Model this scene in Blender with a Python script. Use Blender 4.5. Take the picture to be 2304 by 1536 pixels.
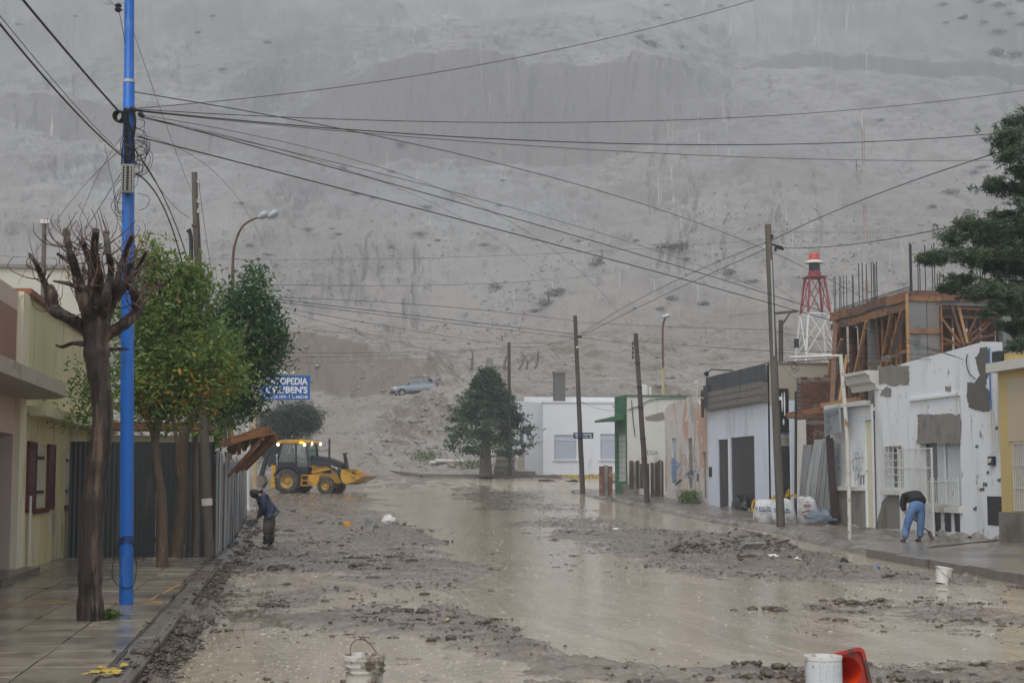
import bpy, bmesh, math, random
import numpy as np
from mathutils import Vector, Matrix

R = math.radians
random.seed(7)
rng = np.random.default_rng(7)
scene = bpy.context.scene
for o in list(bpy.data.objects):
    bpy.data.objects.remove(o)

# ------------------------------------------------------------------ camera
F = 3400.0          # focal length in pixels of the 2304-wide photograph
HZ, VPX, CAMH = 1079.0, 640.0, 1.62
PT = math.atan((HZ - 768) / F)
YW = math.atan((1152 - VPX) / math.hypot(F, HZ - 768))
cam_d = bpy.data.cameras.new('camera')
cam_d.sensor_width = 36.0
cam_d.lens = F / 2304 * 36.0
cam_d.clip_start = 0.1
cam_d.clip_end = 3000
cam = bpy.data.objects.new('camera', cam_d)
scene.collection.objects.link(cam)
cam.location = (0, 0, CAMH)
cam.rotation_euler = (R(90) + PT, 0, -YW)
scene.camera = cam

# ------------------------------------------------------------------ world, sun, exposure
SUN_EL, SUN_AZ = R(60), R(208)
world = bpy.data.worlds.new('World')
scene.world = world
world.use_nodes = True
wn = world.node_tree
wn.nodes.clear()
w_out = wn.nodes.new('ShaderNodeOutputWorld')
w_bg = wn.nodes.new('ShaderNodeBackground')
w_hs = wn.nodes.new('ShaderNodeHueSaturation')
w_sky = wn.nodes.new('ShaderNodeTexSky')
w_sky.sky_type = 'NISHITA'
w_sky.sun_disc = False
w_sky.sun_elevation = SUN_EL
w_sky.sun_rotation = SUN_AZ
w_sky.air_density = 1.0
w_sky.dust_density = 2.0
w_sky.ozone_density = 1.0
w_hs.inputs['Saturation'].default_value = 0.22     # overcast: grey cloud light
w_hs.inputs['Value'].default_value = 1.0
wn.links.new(w_sky.outputs[0], w_hs.inputs['Color'])
wn.links.new(w_hs.outputs[0], w_bg.inputs['Color'])
w_bg.inputs['Strength'].default_value = 0.15
wn.links.new(w_bg.outputs[0], w_out.inputs['Surface'])

sun_d = bpy.data.lights.new('sun', 'SUN')
sun_d.energy = 1.0
sun_d.angle = R(25)
sun_d.color = (1.0, 0.985, 0.965)
sun = bpy.data.objects.new('sun', sun_d)
scene.collection.objects.link(sun)
sun.rotation_euler = (R(90) - SUN_EL, 0, math.pi - SUN_AZ)

scene.view_settings.view_transform = 'Standard'
scene.view_settings.look = 'None'
scene.view_settings.gamma = 1.0
scene.view_settings.exposure = 0.42
scene.view_settings.use_curve_mapping = False
scene.render.engine = 'CYCLES'
scene.cycles.use_denoising = True
scene.cycles.max_bounces = 6
scene.cycles.volume_bounces = 1
scene.cycles.transparent_max_bounces = 12
scene.cycles.caustics_reflective = False
scene.cycles.caustics_refractive = False

# ------------------------------------------------------------------ geometry helpers
cp, sp, cyw, syw = math.cos(PT), math.sin(PT), math.cos(YW), math.sin(YW)
CAM = np.array([0, 0, CAMH])
def ray(px, py):
    x = (px - 1152) / F; u = (768 - py) / F
    fy = cp - u * sp; fz = sp + u * cp
    return np.array([x * cyw + fy * syw, -x * syw + fy * cyw, fz])
def AY(px, py, Y):                      # point of the place seen there at street depth Y
    d = ray(px, py); return Vector(CAM + d * (Y / d[1]))
def AX(px, py, X):
    d = ray(px, py); return Vector(CAM + d * (X / d[0]))
def G(px, py, z=0.0):
    d = ray(px, py); return Vector(CAM + d * ((z - CAMH) / d[2]))
def proj(p):
    p = np.asarray(p, float) - CAM
    r = p[..., 0] * cyw - p[..., 1] * syw; f = p[..., 0] * syw + p[..., 1] * cyw
    zf = f * cp + p[..., 2] * sp; zu = -f * sp + p[..., 2] * cp
    return 1152 + F * r / zf, 768 - F * zu / zf
ZB_Y = [-80, 40, 50, 60, 76, 82, 88, 92, 100, 200]
ZB_Z = [0, 0, .15, .4, .85, 1.0, 1.7, 1.95, 2.2, 2.2]
def zb(Y):
    return np.interp(Y, ZB_Y, ZB_Z)
def rectX(X, a, t, b, bt):              # photo rectangle on a street-side plane -> y0,z0,y1,z1
    pm, pc = (t + bt) / 2, (a + b) / 2
    ya, yb = AX(a, pm, X).y, AX(b, pm, X).y
    z1, z0 = AX(pc, t, X).z, AX(pc, bt, X).z
    return min(ya, yb), z0, max(ya, yb), z1
def rectY(Y, a, t, b, bt):
    pm, pc = (t + bt) / 2, (a + b) / 2
    return AY(a, pm, Y).x, AY(pc, bt, Y).z, AY(b, pm, Y).x, AY(pc, t, Y).z

def _hash(ix, iy, s):
    h = (ix.astype(np.int64) * 374761393 + iy.astype(np.int64) * 668265263 + s * 1442695041) & 0x7fffffff
    h = ((h ^ (h >> 13)) * 1274126177) & 0x7fffffff
    return ((h ^ (h >> 16)) & 0xffff) / 65535.0
def vn(x, y, s=0):
    ix, iy = np.floor(x), np.floor(y)
    fx, fy = x - ix, y - iy
    fx = fx * fx * fx * (fx * (fx * 6 - 15) + 10); fy = fy * fy * fy * (fy * (fy * 6 - 15) + 10)
    a = _hash(ix, iy, s); b = _hash(ix + 1, iy, s); c = _hash(ix, iy + 1, s); d = _hash(ix + 1, iy + 1, s)
    return (a * (1 - fx) + b * fx) * (1 - fy) + (c * (1 - fx) + d * fx) * fy - 0.5
def fbm(x, y, o=4, s=0, g=.5):
    t = 0; a = 1.0; f = 1.0
    for i in range(o):
        c, sn = math.cos(.7 * i), math.sin(.7 * i)
        t = t + a * vn((x * c - y * sn) * f + 17.3 * i, (x * sn + y * c) * f - 9.1 * i, s + i); a *= g; f *= 2.03
    return t
def sstep(a, b, x):
    t = np.clip((x - a) / (b - a), 0, 1); return t * t * (3 - 2 * t)

COL = scene.collection
ORIG = {}                                # world origin of each thing (for meshes given in world space)
def thing(name, label, cat, loc=(0, 0, 0), rz=0, group=None):
    o = bpy.data.objects.new(name, None); COL.objects.link(o)
    o.empty_display_size = .2
    o.location = loc; o.rotation_euler = (0, 0, rz)
    o['label'] = label; o['category'] = cat
    if group: o['group'] = group
    return o
def tag(o, label, cat, group=None):
    o['label'] = label; o['category'] = cat
    if group: o['group'] = group
    return o
def kind(o, k, label=None):
    o['kind'] = k
    if label: o['label'] = label
    return o
def root_of(o):
    while o.parent: o = o.parent
    return o
def link(name, me, m, parent=None, smooth=False, world=True, origin=None):
    o = bpy.data.objects.new(name, me); COL.objects.link(o)
    if m is not None: me.materials.append(m)
    if parent is not None:
        o.parent = parent
        if world:
            off = root_of(parent).location.copy()
            if parent.parent is not None or parent.type == 'MESH':
                pass
            if off.length > 0: me.transform(Matrix.Translation(-off))
    elif origin is not None:
        me.transform(Matrix.Translation(-Vector(origin))); o.location = origin
    if smooth:
        me.polygons.foreach_set('use_smooth', [True] * len(me.polygons))
    return o
def npmesh(name, V, Q, m, parent=None, smooth=False, attrs=None, uv=None, origin=None):
    """mesh from numpy: V (n,3), Q (k,3 or 4) ; attrs name -> per-vertex floats"""
    me = bpy.data.meshes.new(name)
    V = np.ascontiguousarray(V, np.float32); Q = np.ascontiguousarray(Q, np.int32)
    if parent is not None:
        V = V - np.array(root_of(parent).location, np.float32)
    elif origin is not None:
        V = V - np.array(origin, np.float32)
    k, n = Q.shape
    me.vertices.add(len(V)); me.vertices.foreach_set('co', V.ravel())
    me.loops.add(k * n); me.loops.foreach_set('vertex_index', Q.ravel())
    me.polygons.add(k); me.polygons.foreach_set('loop_start', np.arange(0, k * n, n, dtype=np.int32))
    if smooth: me.polygons.foreach_set('use_smooth', np.ones(k, bool))
    me.update(calc_edges=True)
    for nm, a in (attrs or {}).items():
        at = me.attributes.new(nm, 'FLOAT', 'POINT'); at.data.foreach_set('value', np.ascontiguousarray(a, np.float32))
    if uv is not None:
        l = me.uv_layers.new(name='UVMap'); l.data.foreach_set('uv', np.ascontiguousarray(uv[Q.ravel()], np.float32).ravel())
    o = bpy.data.objects.new(name, me); COL.objects.link(o)
    if m is not None: me.materials.append(m)
    if parent is not None: o.parent = parent
    elif origin is not None: o.location = origin
    return o

class MB:
    """collects simple shapes, then build() links them as ONE mesh object"""
    def __init__(s): s.v = []; s.f = []
    def add(s, vs, fs):
        k = len(s.v); s.v += [tuple(v) for v in vs]; s.f += [tuple(i + k for i in f) for f in fs]; return s
    def box(s, x0, y0, z0, x1, y1, z1):
        return s.add([(x0, y0, z0), (x1, y0, z0), (x1, y1, z0), (x0, y1, z0), (x0, y0, z1), (x1, y0, z1), (x1, y1, z1), (x0, y1, z1)],
                     [(0, 3, 2, 1), (4, 5, 6, 7), (0, 1, 5, 4), (1, 2, 6, 5), (2, 3, 7, 6), (3, 0, 4, 7)])
    def bar(s, a, b, w, h=None, up=(0, 0, 1)):
        a, b = Vector(a), Vector(b); h = h or w; d = (b - a).normalized(); up = Vector(up)
        if abs(d.dot(up)) > .95: up = Vector((0, 1, 0)) if abs(d.y) < .9 else Vector((1, 0, 0))
        x = d.cross(up).normalized() * (w / 2); y = x.cross(d).normalized() * (h / 2)
        p = [a - x - y, a + x - y, a + x + y, a - x + y, b - x - y, b + x - y, b + x + y, b - x + y]
        return s.add(p, [(0, 3, 2, 1), (4, 5, 6, 7), (0, 1, 5, 4), (1, 2, 6, 5), (2, 3, 7, 6), (3, 0, 4, 7)])
    def tube(s, pts, rad, n=8, cap=True):
        pts = [Vector(p) for p in pts]; m = len(pts)
        if not hasattr(rad, '__len__'): rad = [rad] * m
        k = len(s.v); prev = None
        for i, p in enumerate(pts):
            d = (pts[min(i + 1, m - 1)] - pts[max(i - 1, 0)]).normalized()
            if prev is None:
                a = Vector((0, 0, 1)) if abs(d.z) < .9 else Vector((1, 0, 0)); x = d.cross(a).normalized()
            else:
                x = (prev - d * prev.dot(d)).normalized()
            prev = x; y = d.cross(x)
            for j in range(n):
                t = 2 * math.pi * j / n
                s.v.append(tuple(p + (x * math.cos(t) + y * math.sin(t)) * rad[i]))
        for i in range(m - 1):
            for j in range(n):
                a, b = k + i * n + j, k + i * n + (j + 1) % n
                s.f.append((a, b, b + n, a + n))
        if cap:
            s.f.append(tuple(k + j for j in range(n))[::-1]); s.f.append(tuple(k + (m - 1) * n + j for j in range(n)))
        return s
    def lathe(s, prof, n=20, c=(0, 0, 0), axis='z'):
        k = len(s.v); m = len(prof)
        for r, h in prof:
            for j in range(n):
                t = 2 * math.pi * j / n; a, b = r * math.cos(t), r * math.sin(t)
                q = (a, b, h) if axis == 'z' else ((a, h, b) if axis == 'y' else (h, a, b))
                s.v.append((q[0] + c[0], q[1] + c[1], q[2] + c[2]))
        for i in range(m - 1):
            for j in range(n):
                a, b = k + i * n + j, k + i * n + (j + 1) % n
                s.f.append((a, b, b + n, a + n))
        return s
    def prism(s, poly, a0, a1, axis='y'):
        """poly of 2-D points extruded along an axis: axis y -> (x,z), x -> (y,z), z -> (x,y)"""
        k = len(s.v); n = len(poly)
        for a in (a0, a1):
            for p, q in poly:
                s.v.append((p, a, q) if axis == 'y' else ((a, p, q) if axis == 'x' else (p, q, a)))
        s.f.append(tuple(range(k, k + n))); s.f.append(tuple(range(k + 2 * n - 1, k + n - 1, -1)))
        for i in range(n):
            j = (i + 1) % n; s.f.append((k + i, k + n + i, k + n + j, k + j))
        return s
    def facade(s, P0, u, n, W, H, holes=(), t=.18, top=None):
        """wall sheet W x H from corner P0 along u, outward normal n, with recessed openings (u0,v0,u1,v1)"""
        P0, u, n = Vector(P0), Vector(u), Vector(n)
        us = {0, W}; vs = {0, H}
        for h in holes: us |= {h[0], h[2]}; vs |= {h[1], h[3]}
        if top: us |= {p[0] for p in top}
        us = sorted(x for x in us if -1e-6 <= x <= W + 1e-6); vs = sorted(x for x in vs if -1e-6 <= x <= H + 1e-6)
        def tp(x): return float(np.interp(x, [p[0] for p in top], [p[1] for p in top])) if top else H
        P = lambda a, b, d=0: P0 + u * a + Vector((0, 0, b)) - n * d
        for i in range(len(us) - 1):
            for j in range(len(vs) - 1):
                a, b, c, d = us[i], us[i + 1], vs[j], vs[j + 1]
                if any(h[0] - 1e-6 <= a and b <= h[2] + 1e-6 and h[1] - 1e-6 <= c and d <= h[3] + 1e-6 for h in holes): continue
                da, db = (tp(a), tp(b)) if j == len(vs) - 2 else (d, d)
                s.add([P(a, c), P(b, c), P(b, db), P(a, da)], [(0, 1, 2, 3)])
        for (a, c, b, d) in holes:
            s.add([P(a, c), P(b, c), P(b, d), P(a, d), P(a, c, t), P(b, c, t), P(b, d, t), P(a, d, t)],
                  [(0, 1, 5, 4), (1, 2, 6, 5), (2, 3, 7, 6), (3, 0, 4, 7)])
        return s
    def sheet(s, poly, n=None, t=.006):
        """thin plate: polygon of 3-D points with thickness t along normal n"""
        poly = [Vector(p) for p in poly]; m = len(poly)
        n = Vector(n) if n is not None else (poly[1] - poly[0]).cross(poly[2] - poly[0]).normalized()
        k = len(s.v); s.v += [tuple(p) for p in poly] + [tuple(p + n * t) for p in poly]
        s.f.append(tuple(range(k, k + m))); s.f.append(tuple(range(k + 2 * m - 1, k + m - 1, -1)))
        for i in range(m):
            j = (i + 1) % m; s.f.append((k + i, k + j, k + m + j, k + m + i))
        return s
    def build(s, name, m, parent=None, smooth=False, world=True, origin=None, bevel=0):
        me = bpy.data.meshes.new(name); me.from_pydata(s.v, [], s.f)
        bm = bmesh.new(); bm.from_mesh(me); bmesh.ops.recalc_face_normals(bm, faces=bm.faces)
        if bevel: bmesh.ops.bevel(bm, geom=bm.edges[:], offset=bevel, segments=1, affect='EDGES')
        bm.to_mesh(me); bm.free()
        o = link(name, me, m, parent, smooth, world, origin)
        if smooth and smooth != 'all':
            try: me.set_sharp_from_angle(angle=R(42))
            except Exception: pass
        return o

def copy_tree(o, parent=None):
    c = o.copy(); COL.objects.link(c); c.parent = parent
    for ch in list(o.children): copy_tree(ch, c)
    return c

def text_mesh(body, bold=.012, spacing=1.0):
    cu = bpy.data.curves.new('t', 'FONT'); cu.body = body; cu.offset = bold; cu.space_character = spacing
    cu.resolution_u = 3
    o = bpy.data.objects.new('t', cu); COL.objects.link(o)
    dg = bpy.context.evaluated_depsgraph_get(); me = bpy.data.meshes.new_from_object(o.evaluated_get(dg))
    v = np.array([x.co[:] for x in me.vertices]); f = [tuple(p.vertices) for p in me.polygons]
    bpy.data.objects.remove(o); bpy.data.curves.remove(cu); bpy.data.meshes.remove(me)
    return v, f
def lettering(name, body, P0, u, v, n, W, H, m, parent, bold=.012, world=True, lift=.004, spacing=1.0):
    """flat letters filling a W x H box whose lower left corner is P0; u reading direction, v up, n towards the reader"""
    tv, tf = text_mesh(body, bold, spacing)
    lo, hi = tv.min(0), tv.max(0)
    a = (tv[:, 0] - lo[0]) / (hi[0] - lo[0]) * W; b = (tv[:, 1] - lo[1]) / (hi[1] - lo[1]) * H
    P0, u, v, n = Vector(P0), Vector(u), Vector(v), Vector(n)
    mb = MB(); mb.add([P0 + u * float(x) + v * float(y) + n * lift for x, y in zip(a, b)], tf)
    return mb.build(name, m, parent, world=world)
def blob(pts_n, rx, ry, jit, seed, amp2=.0):
    """irregular closed outline around 0"""
    r = random.Random(seed); out = []
    ph = [r.uniform(0, 6.28) for _ in range(4)]
    for i in range(pts_n):
        t = 2 * math.pi * i / pts_n
        k = 1 + jit * (.5 * math.sin(2 * t + ph[0]) + .35 * math.sin(3 * t + ph[1]) + .3 * math.sin(5 * t + ph[2])) + r.uniform(-jit, jit) * .5
        # squarish
        c, s_ = math.cos(t), math.sin(t); q = (abs(c) ** 3 + abs(s_) ** 3) ** (-1 / 3)
        out.append((c * q * rx * k, s_ * q * ry * k))
    return out

# ------------------------------------------------------------------ material helpers
class NT:
    def __init__(s, name):
        s.m = bpy.data.materials.new(name); s.m.use_nodes = True; s.t = s.m.node_tree; s.t.nodes.clear()
        s.out = s.t.nodes.new('ShaderNodeOutputMaterial'); s.b = s.t.nodes.new('ShaderNodeBsdfPrincipled')
        s.t.links.new(s.b.outputs[0], s.out.inputs['Surface'])
    def n(s, t, ins=None, **kw):
        nd = s.t.nodes.new(t)
        for k, v in kw.items(): setattr(nd, k, v)
        for k, v in (ins or {}).items(): s.set(nd.inputs[k], v)
        return nd
    def set(s, i, v):
        if hasattr(v, 'is_output') or isinstance(v, bpy.types.NodeSocket): s.t.links.new(v, i)
        elif isinstance(v, (tuple, list)) and len(v) == 3 and i.type == 'RGBA': i.default_value = (*v, 1)
        else: i.default_value = v
    def coord(s, which='Object', sc=(1, 1, 1)):
        if which == 'World': c = s.n('ShaderNodeNewGeometry').outputs['Position']
        else: c = s.n('ShaderNodeTexCoord').outputs[which]
        mp = s.n('ShaderNodeMapping', {'Vector': c, 'Scale': sc}); return mp.outputs[0]
    def noise(s, v, scale, detail=5, rough=.55, dist=0):
        return s.n('ShaderNodeTexNoise', {'Vector': v, 'Scale': scale, 'Detail': detail, 'Roughness': rough, 'Distortion': dist}).outputs['Fac']
    def ramp(s, f, a, b, inv=False):
        return s.n('ShaderNodeMapRange', {'Value': f, 'From Min': a, 'From Max': b, 'To Min': 1.0 if inv else 0.0, 'To Max': 0.0 if inv else 1.0}, interpolation_type='SMOOTHSTEP').outputs[0]
    def mix(s, f, a, b):
        nd = s.n('ShaderNodeMix', data_type='RGBA'); s.set(nd.inputs['Factor'], f); s.set(nd.inputs[6], a); s.set(nd.inputs[7], b); return nd.outputs[2]
    def math(s, op, a, b=0.0):
        nd = s.n('ShaderNodeMath', operation=op); s.set(nd.inputs[0], a); s.set(nd.inputs[1], b); return nd.outputs[0]
    def attr(s, name): return s.n('ShaderNodeAttribute', attribute_name=name).outputs['Fac']
    def bump(s, h, strength=.3, dist=.02):
        nd = s.n('ShaderNodeBump', {'Height': h, 'Strength': strength, 'Distance': dist}); s.t.links.new(nd.outputs[0], s.b.inputs['Normal']); return nd
    def P(s, **kw):
        for k, v in kw.items(): s.set(s.b.inputs[k.replace('_', ' ')], v)
        return s.m
def sc3(c, k): return tuple(min(1, x * k) for x in c)
def mat(name, col, rough=.65, var=.15, scale=2.0, patches=(), bump=.0, bscale=25., metal=0., sc=(1, 1, 1), where='Object', spec=.4, bdist=.01, coat=0):
    """base colour with soft variation, then patches (colour, scale, lo, hi, stretch) from noise, then fine relief"""
    t = NT(name); v = t.coord(where, sc)
    c = t.mix(t.noise(v, scale, 6), sc3(col, 1 - var * 1.6), sc3(col, 1 + var * 1.3))
    for i, (pc, ps, lo, hi, st) in enumerate(patches):
        pv = t.coord(where, st); pv = t.n('ShaderNodeVectorMath', {0: pv, 1: (3.7 * i + 1, 2.1 * i, 5.3 * i)}, operation='ADD').outputs[0]
        c = t.mix(t.ramp(t.noise(pv, ps, 7, .6), lo, hi), c, pc)
    t.P(Base_Color=c, Roughness=rough, Metallic=metal)
    t.b.inputs['Specular IOR Level'].default_value = spec
    if coat: t.b.inputs['Coat Weight'].default_value = coat
    if bump: t.bump(t.noise(v, bscale, 6, .65), bump, bdist)
    return t.m
# ================================================================== materials
def m_hill():
    t = NT('hill_soil'); w = t.coord('World'); uv = t.coord('UV'); wl = t.coord('World', (1, .26, .26))     # wl: drawn out down the fall line
    nz = t.n('ShaderNodeSeparateXYZ', {0: t.n('ShaderNodeNewGeometry').outputs['Normal']}).outputs[2]
    near = t.ramp(t.n('ShaderNodeSeparateXYZ', {0: w}).outputs[2], 15.0, 26.0, inv=True)
    far_ = t.math('SUBTRACT', 1.0, near)
    c = t.mix(t.ramp(t.noise(wl, .03, 6, .62), .32, .68), (.270, .256, .242), (.375, .358, .338))
    low = t.ramp(t.n('ShaderNodeSeparateXYZ', {0: w}).outputs[2], 25.0, 60.0, inv=True)
    c = t.mix(t.math('MULTIPLY', low, .6), c, t.mix(t.noise(wl, .05, 6, .65), (.265, .235, .202), (.375, .338, .296)))
    c = t.mix(t.math('MULTIPLY', t.ramp(t.noise(t.coord('World', (1, .35, .5)), .012, 4, .5), .5, .7), .35), c, (.30, .305, .30))
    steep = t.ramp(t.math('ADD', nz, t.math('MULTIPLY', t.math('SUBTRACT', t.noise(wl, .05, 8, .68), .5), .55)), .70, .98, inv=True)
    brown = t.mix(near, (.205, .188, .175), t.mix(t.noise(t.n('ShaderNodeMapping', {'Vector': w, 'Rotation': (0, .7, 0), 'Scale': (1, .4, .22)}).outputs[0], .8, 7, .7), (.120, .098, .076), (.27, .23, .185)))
    c = t.mix(t.math('MULTIPLY', steep, t.math('ADD', .80, t.math('MULTIPLY', near, .15))), c, brown)  # steep faces: browner soil, also darkened to stand in for slope shading
    c = t.mix(t.math('MULTIPLY', near, t.math('MULTIPLY', t.ramp(t.noise(w, .35, 7, .75), .42, .70), .5)), c, (.215, .185, .152))
    c = t.mix(t.math('MULTIPLY', t.attr('silt'), .85), c, t.mix(t.noise(w, .9, 6, .75), (.19, .165, .138), (.37, .33, .28)))
    c = t.mix(t.math('MULTIPLY', near, t.math('MULTIPLY', t.ramp(t.noise(w, 1.4, 6, .8), .54, .64), .6)), c, (.15, .125, .102))
    c = t.mix(t.math('MULTIPLY', near, t.math('MULTIPLY', t.ramp(t.noise(w, .22, 5, .65, .8), .50, .66), .45)), c, (.175, .15, .125))
    # thin pale runoff rills and darker wet ones
    dom = t.ramp(t.noise(t.n('ShaderNodeMapping', {'Vector': uv, 'Scale': (.22, .12, 1)}).outputs[0], 1.0, 2), .42, .62)
    rr = t.noise(t.n('ShaderNodeMapping', {'Vector': uv, 'Scale': (1.0, .10, 1), 'Rotation': (0, 0, .05)}).outputs[0], 9.0, 6, .62, 1.2)
    c = t.mix(t.math('MULTIPLY', t.math('MULTIPLY', t.ramp(rr, .60, .67), t.math('MULTIPLY', dom, .75)), far_), c, (.50, .48, .45))
    r2 = t.noise(t.n('ShaderNodeMapping', {'Vector': uv, 'Scale': (1.0, .09, 1), 'Rotation': (0, 0, -.10), 'Location': (3, 7, 0)}).outputs[0], 5.0, 6, .6, 1.4)
    c = t.mix(t.math('MULTIPLY', t.math('MULTIPLY', t.ramp(r2, .63, .70), .4), far_), c, (.21, .20, .19))
    # stones and tufts as fine speckle
    c = t.mix(t.math('MULTIPLY', t.ramp(t.noise(wl, 1.5, 6, .8), .56, .68), .5), c, (.215, .195, .175))
    c = t.mix(t.math('MULTIPLY', t.ramp(t.noise(wl, 1.9, 5, .85), .60, .70), .6), c, (.50, .48, .45))
    c = t.mix(t.math('MULTIPLY', t.ramp(t.noise(wl, .30, 6, .7), .56, .68), .45), c, (.245, .235, .22))
    t.P(Base_Color=c, Roughness=.85); t.b.inputs['Specular IOR Level'].default_value = .2
    h = t.math('ADD', t.math('MULTIPLY', t.noise(wl, .35, 7, .65), 1.0), t.math('MULTIPLY', t.noise(wl, 1.8, 5, .7), .3))
    t.bump(h, .8, 1.3)
    return t.m
def m_mud():
    t = NT('wet_mud'); w = t.coord('World'); h = t.attr('relief')
    c = t.mix(t.ramp(t.noise(w, 1.3, 6, .65), .35, .68), (.155, .124, .092), (.262, .218, .168))
    c = t.mix(t.math('MULTIPLY', t.ramp(t.noise(w, 7, 6, .75), .54, .66), .6), c, (.085, .070, .058))
    c = t.mix(t.math('MULTIPLY', t.ramp(t.noise(w, 22, 4, .7), .62, .7), .5), c, (.31, .275, .235))
    wet = t.ramp(h, .02, .065)  # rises on raised lumps, not on damper ground
    rough = t.math('ADD', t.math('MULTIPLY', wet, .12), t.math('MULTIPLY', t.ramp(t.noise(w, 3, 5), .42, .62), .14))
    c = t.mix(t.math('MULTIPLY', wet, .45), c, (.095, .078, .062))  # raised lumps painted darker, imitating the shade on their sides
    t.P(Base_Color=c, Roughness=t.math('ADD', rough, .06)); t.b.inputs['Specular IOR Level'].default_value = .5
    bh = t.math('ADD', t.noise(w, 14, 6, .7), t.math('MULTIPLY', t.noise(w, 45, 4, .7), .4))
    nd = t.bump(bh, .8, .03); t.set(nd.inputs['Strength'], t.math('ADD', t.math('MULTIPLY', wet, .32), .07))
    return t.m
def m_water():
    t = NT('muddy_water'); w = t.coord('World', (1, 1, 1))
    flow = t.noise(t.coord('World', (1.6, .35, 1)), 1.2, 6, .65, .8)
    c = t.mix(t.ramp(flow, .3, .7), (.33, .282, .198), (.455, .395, .30))
    c = t.mix(t.math('MULTIPLY', t.ramp(t.noise(w, .35, 5, .6, .6), .56, .72), .5), c, (.20, .165, .12))
    fl = t.noise(t.coord('World', (2.6, .16, 1)), 2.0, 6, .7, 1.0)
    c = t.mix(t.math('MULTIPLY', t.ramp(fl, .54, .66), .5), c, (.50, .45, .36))
    t.P(Base_Color=c, Roughness=.10); t.b.inputs['Specular IOR Level'].default_value = .5; t.b.inputs['IOR'].default_value = 1.33
    # rain rings: many small dimples, plus drift ripples
    vo = t.n('ShaderNodeTexVoronoi', {'Vector': w, 'Scale': 7.0, 'Randomness': 1.0}, feature='F1').outputs['Distance']
    ring = t.math('SINE', t.math('MULTIPLY', vo, 34.0)); ring = t.math('MULTIPLY', ring, t.ramp(vo, .12, .5, inv=True))
    rip = t.noise(t.coord('World', (1, .55, 1)), 9.0, 4, .6, .5)
    fine = t.noise(t.coord('World', (1.0, .7, 1)), 34.0, 3, .6)
    chop = t.noise(t.coord('World', (1, .38, 1)), 2.6, 4, .6, .8)
    rip = t.math('ADD', rip, t.math('MULTIPLY', chop, 2.2))
    h = t.math('ADD', t.math('MULTIPLY', ring, .22), t.math('ADD', rip, t.math('MULTIPLY', fine, .5)))
    t.bump(h, .36, .012)
    return t.m
def m_leaf(name, cols, rough=.45, trans=.25):
    t = NT(name); a = t.attr('tint')
    r = t.n('ShaderNodeValToRGB', {'Fac': a}); el = r.color_ramp.elements
    el[0].color = (*cols[0][1], 1); el[0].position = cols[0][0]; el[1].color = (*cols[-1][1], 1); el[1].position = cols[-1][0]
    for p, c in cols[1:-1]:
        e = el.new(p); e.color = (*c, 1)
    t.P(Base_Color=r.outputs[0], Roughness=rough)
    t.b.inputs['Specular IOR Level'].default_value = .35
    tr = t.n('ShaderNodeBsdfTranslucent', {'Color': r.outputs[0]}); mx = t.n('ShaderNodeMixShader', {'Fac': trans})
    t.t.links.new(t.b.outputs[0], mx.inputs[1]); t.t.links.new(tr.outputs[0], mx.inputs[2]); t.t.links.new(mx.outputs[0], t.out.inputs['Surface'])
    return t.m
def m_emit(name, col, s):
    t = NT(name); t.P(Base_Color=col, Roughness=.4); t.set(t.b.inputs['Emission Color'], col); t.b.inputs['Emission Strength'].default_value = s; return t.m
def m_glass(name, col=(.03, .035, .04), rough=.08):
    t = NT(name); t.P(Base_Color=col, Roughness=rough); t.b.inputs['Specular IOR Level'].default_value = .6; return t.m
def m_clear(name):
    t = NT(name); g = t.n('ShaderNodeBsdfGlossy', {'Roughness': .05, 'Color': (.8, .85, .85)}); tr = t.n('ShaderNodeBsdfTransparent', {'Color': (.55, .62, .62)})
    mx = t.n('ShaderNodeMixShader', {'Fac': .16}); t.t.links.new(tr.outputs[0], mx.inputs[1]); t.t.links.new(g.outputs[0], mx.inputs[2]); t.t.links.new(mx.outputs[0], t.out.inputs['Surface']); return t.m

CEM = (.235, .215, .19)
K = {}
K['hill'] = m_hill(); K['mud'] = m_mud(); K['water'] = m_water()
K['clod'] = mat('mud_clod', (.092, .072, .054), .32, .3, 9, bump=.6, bscale=30, bdist=.01)
K['bubble'] = mat('rain_bubble', (.47, .43, .35), .15, .05, 9, spec=.7)
K['earth'] = mat('bare_earth', (.20, .17, .14), .6, .25, 1.2, bump=.4, bscale=9, where='World')
K['tile'] = mat('wet_paving_tile', (.27, .235, .18), .20, .25, 2.5, [((.11, .09, .07), 1.6, .5, .68, (1, 1, 1)), ((.30, .27, .21), .8, .58, .72, (1, 1, 1))], bump=.3, bscale=10, where='World')
tm_ = K['tile'].node_tree; oi_ = tm_.nodes.new('ShaderNodeObjectInfo'); pb_ = [n for n in tm_.nodes if n.type == 'BSDF_PRINCIPLED'][0]
hs_ = tm_.nodes.new('ShaderNodeHueSaturation'); mr_ = tm_.nodes.new('ShaderNodeMapRange'); mr_.inputs['To Min'].default_value = .72; mr_.inputs['To Max'].default_value = 1.2
tm_.links.new(oi_.outputs['Random'], mr_.inputs['Value']); tm_.links.new(mr_.outputs[0], hs_.inputs['Value'])
src_ = pb_.inputs['Base Color'].links[0].from_socket; tm_.links.new(src_, hs_.inputs['Color']); tm_.links.new(hs_.outputs[0], pb_.inputs['Base Color'])
K['grout'] = mat('paving_joint', (.075, .06, .045), .25, .2, 6, where='World')
K['kerb'] = mat('wet_concrete_kerb', (.17, .15, .13), .3, .25, 5, [((.10, .085, .07), 3, .5, .7, (1, 1, 1))], bump=.4, bscale=22, where='World')
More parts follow.
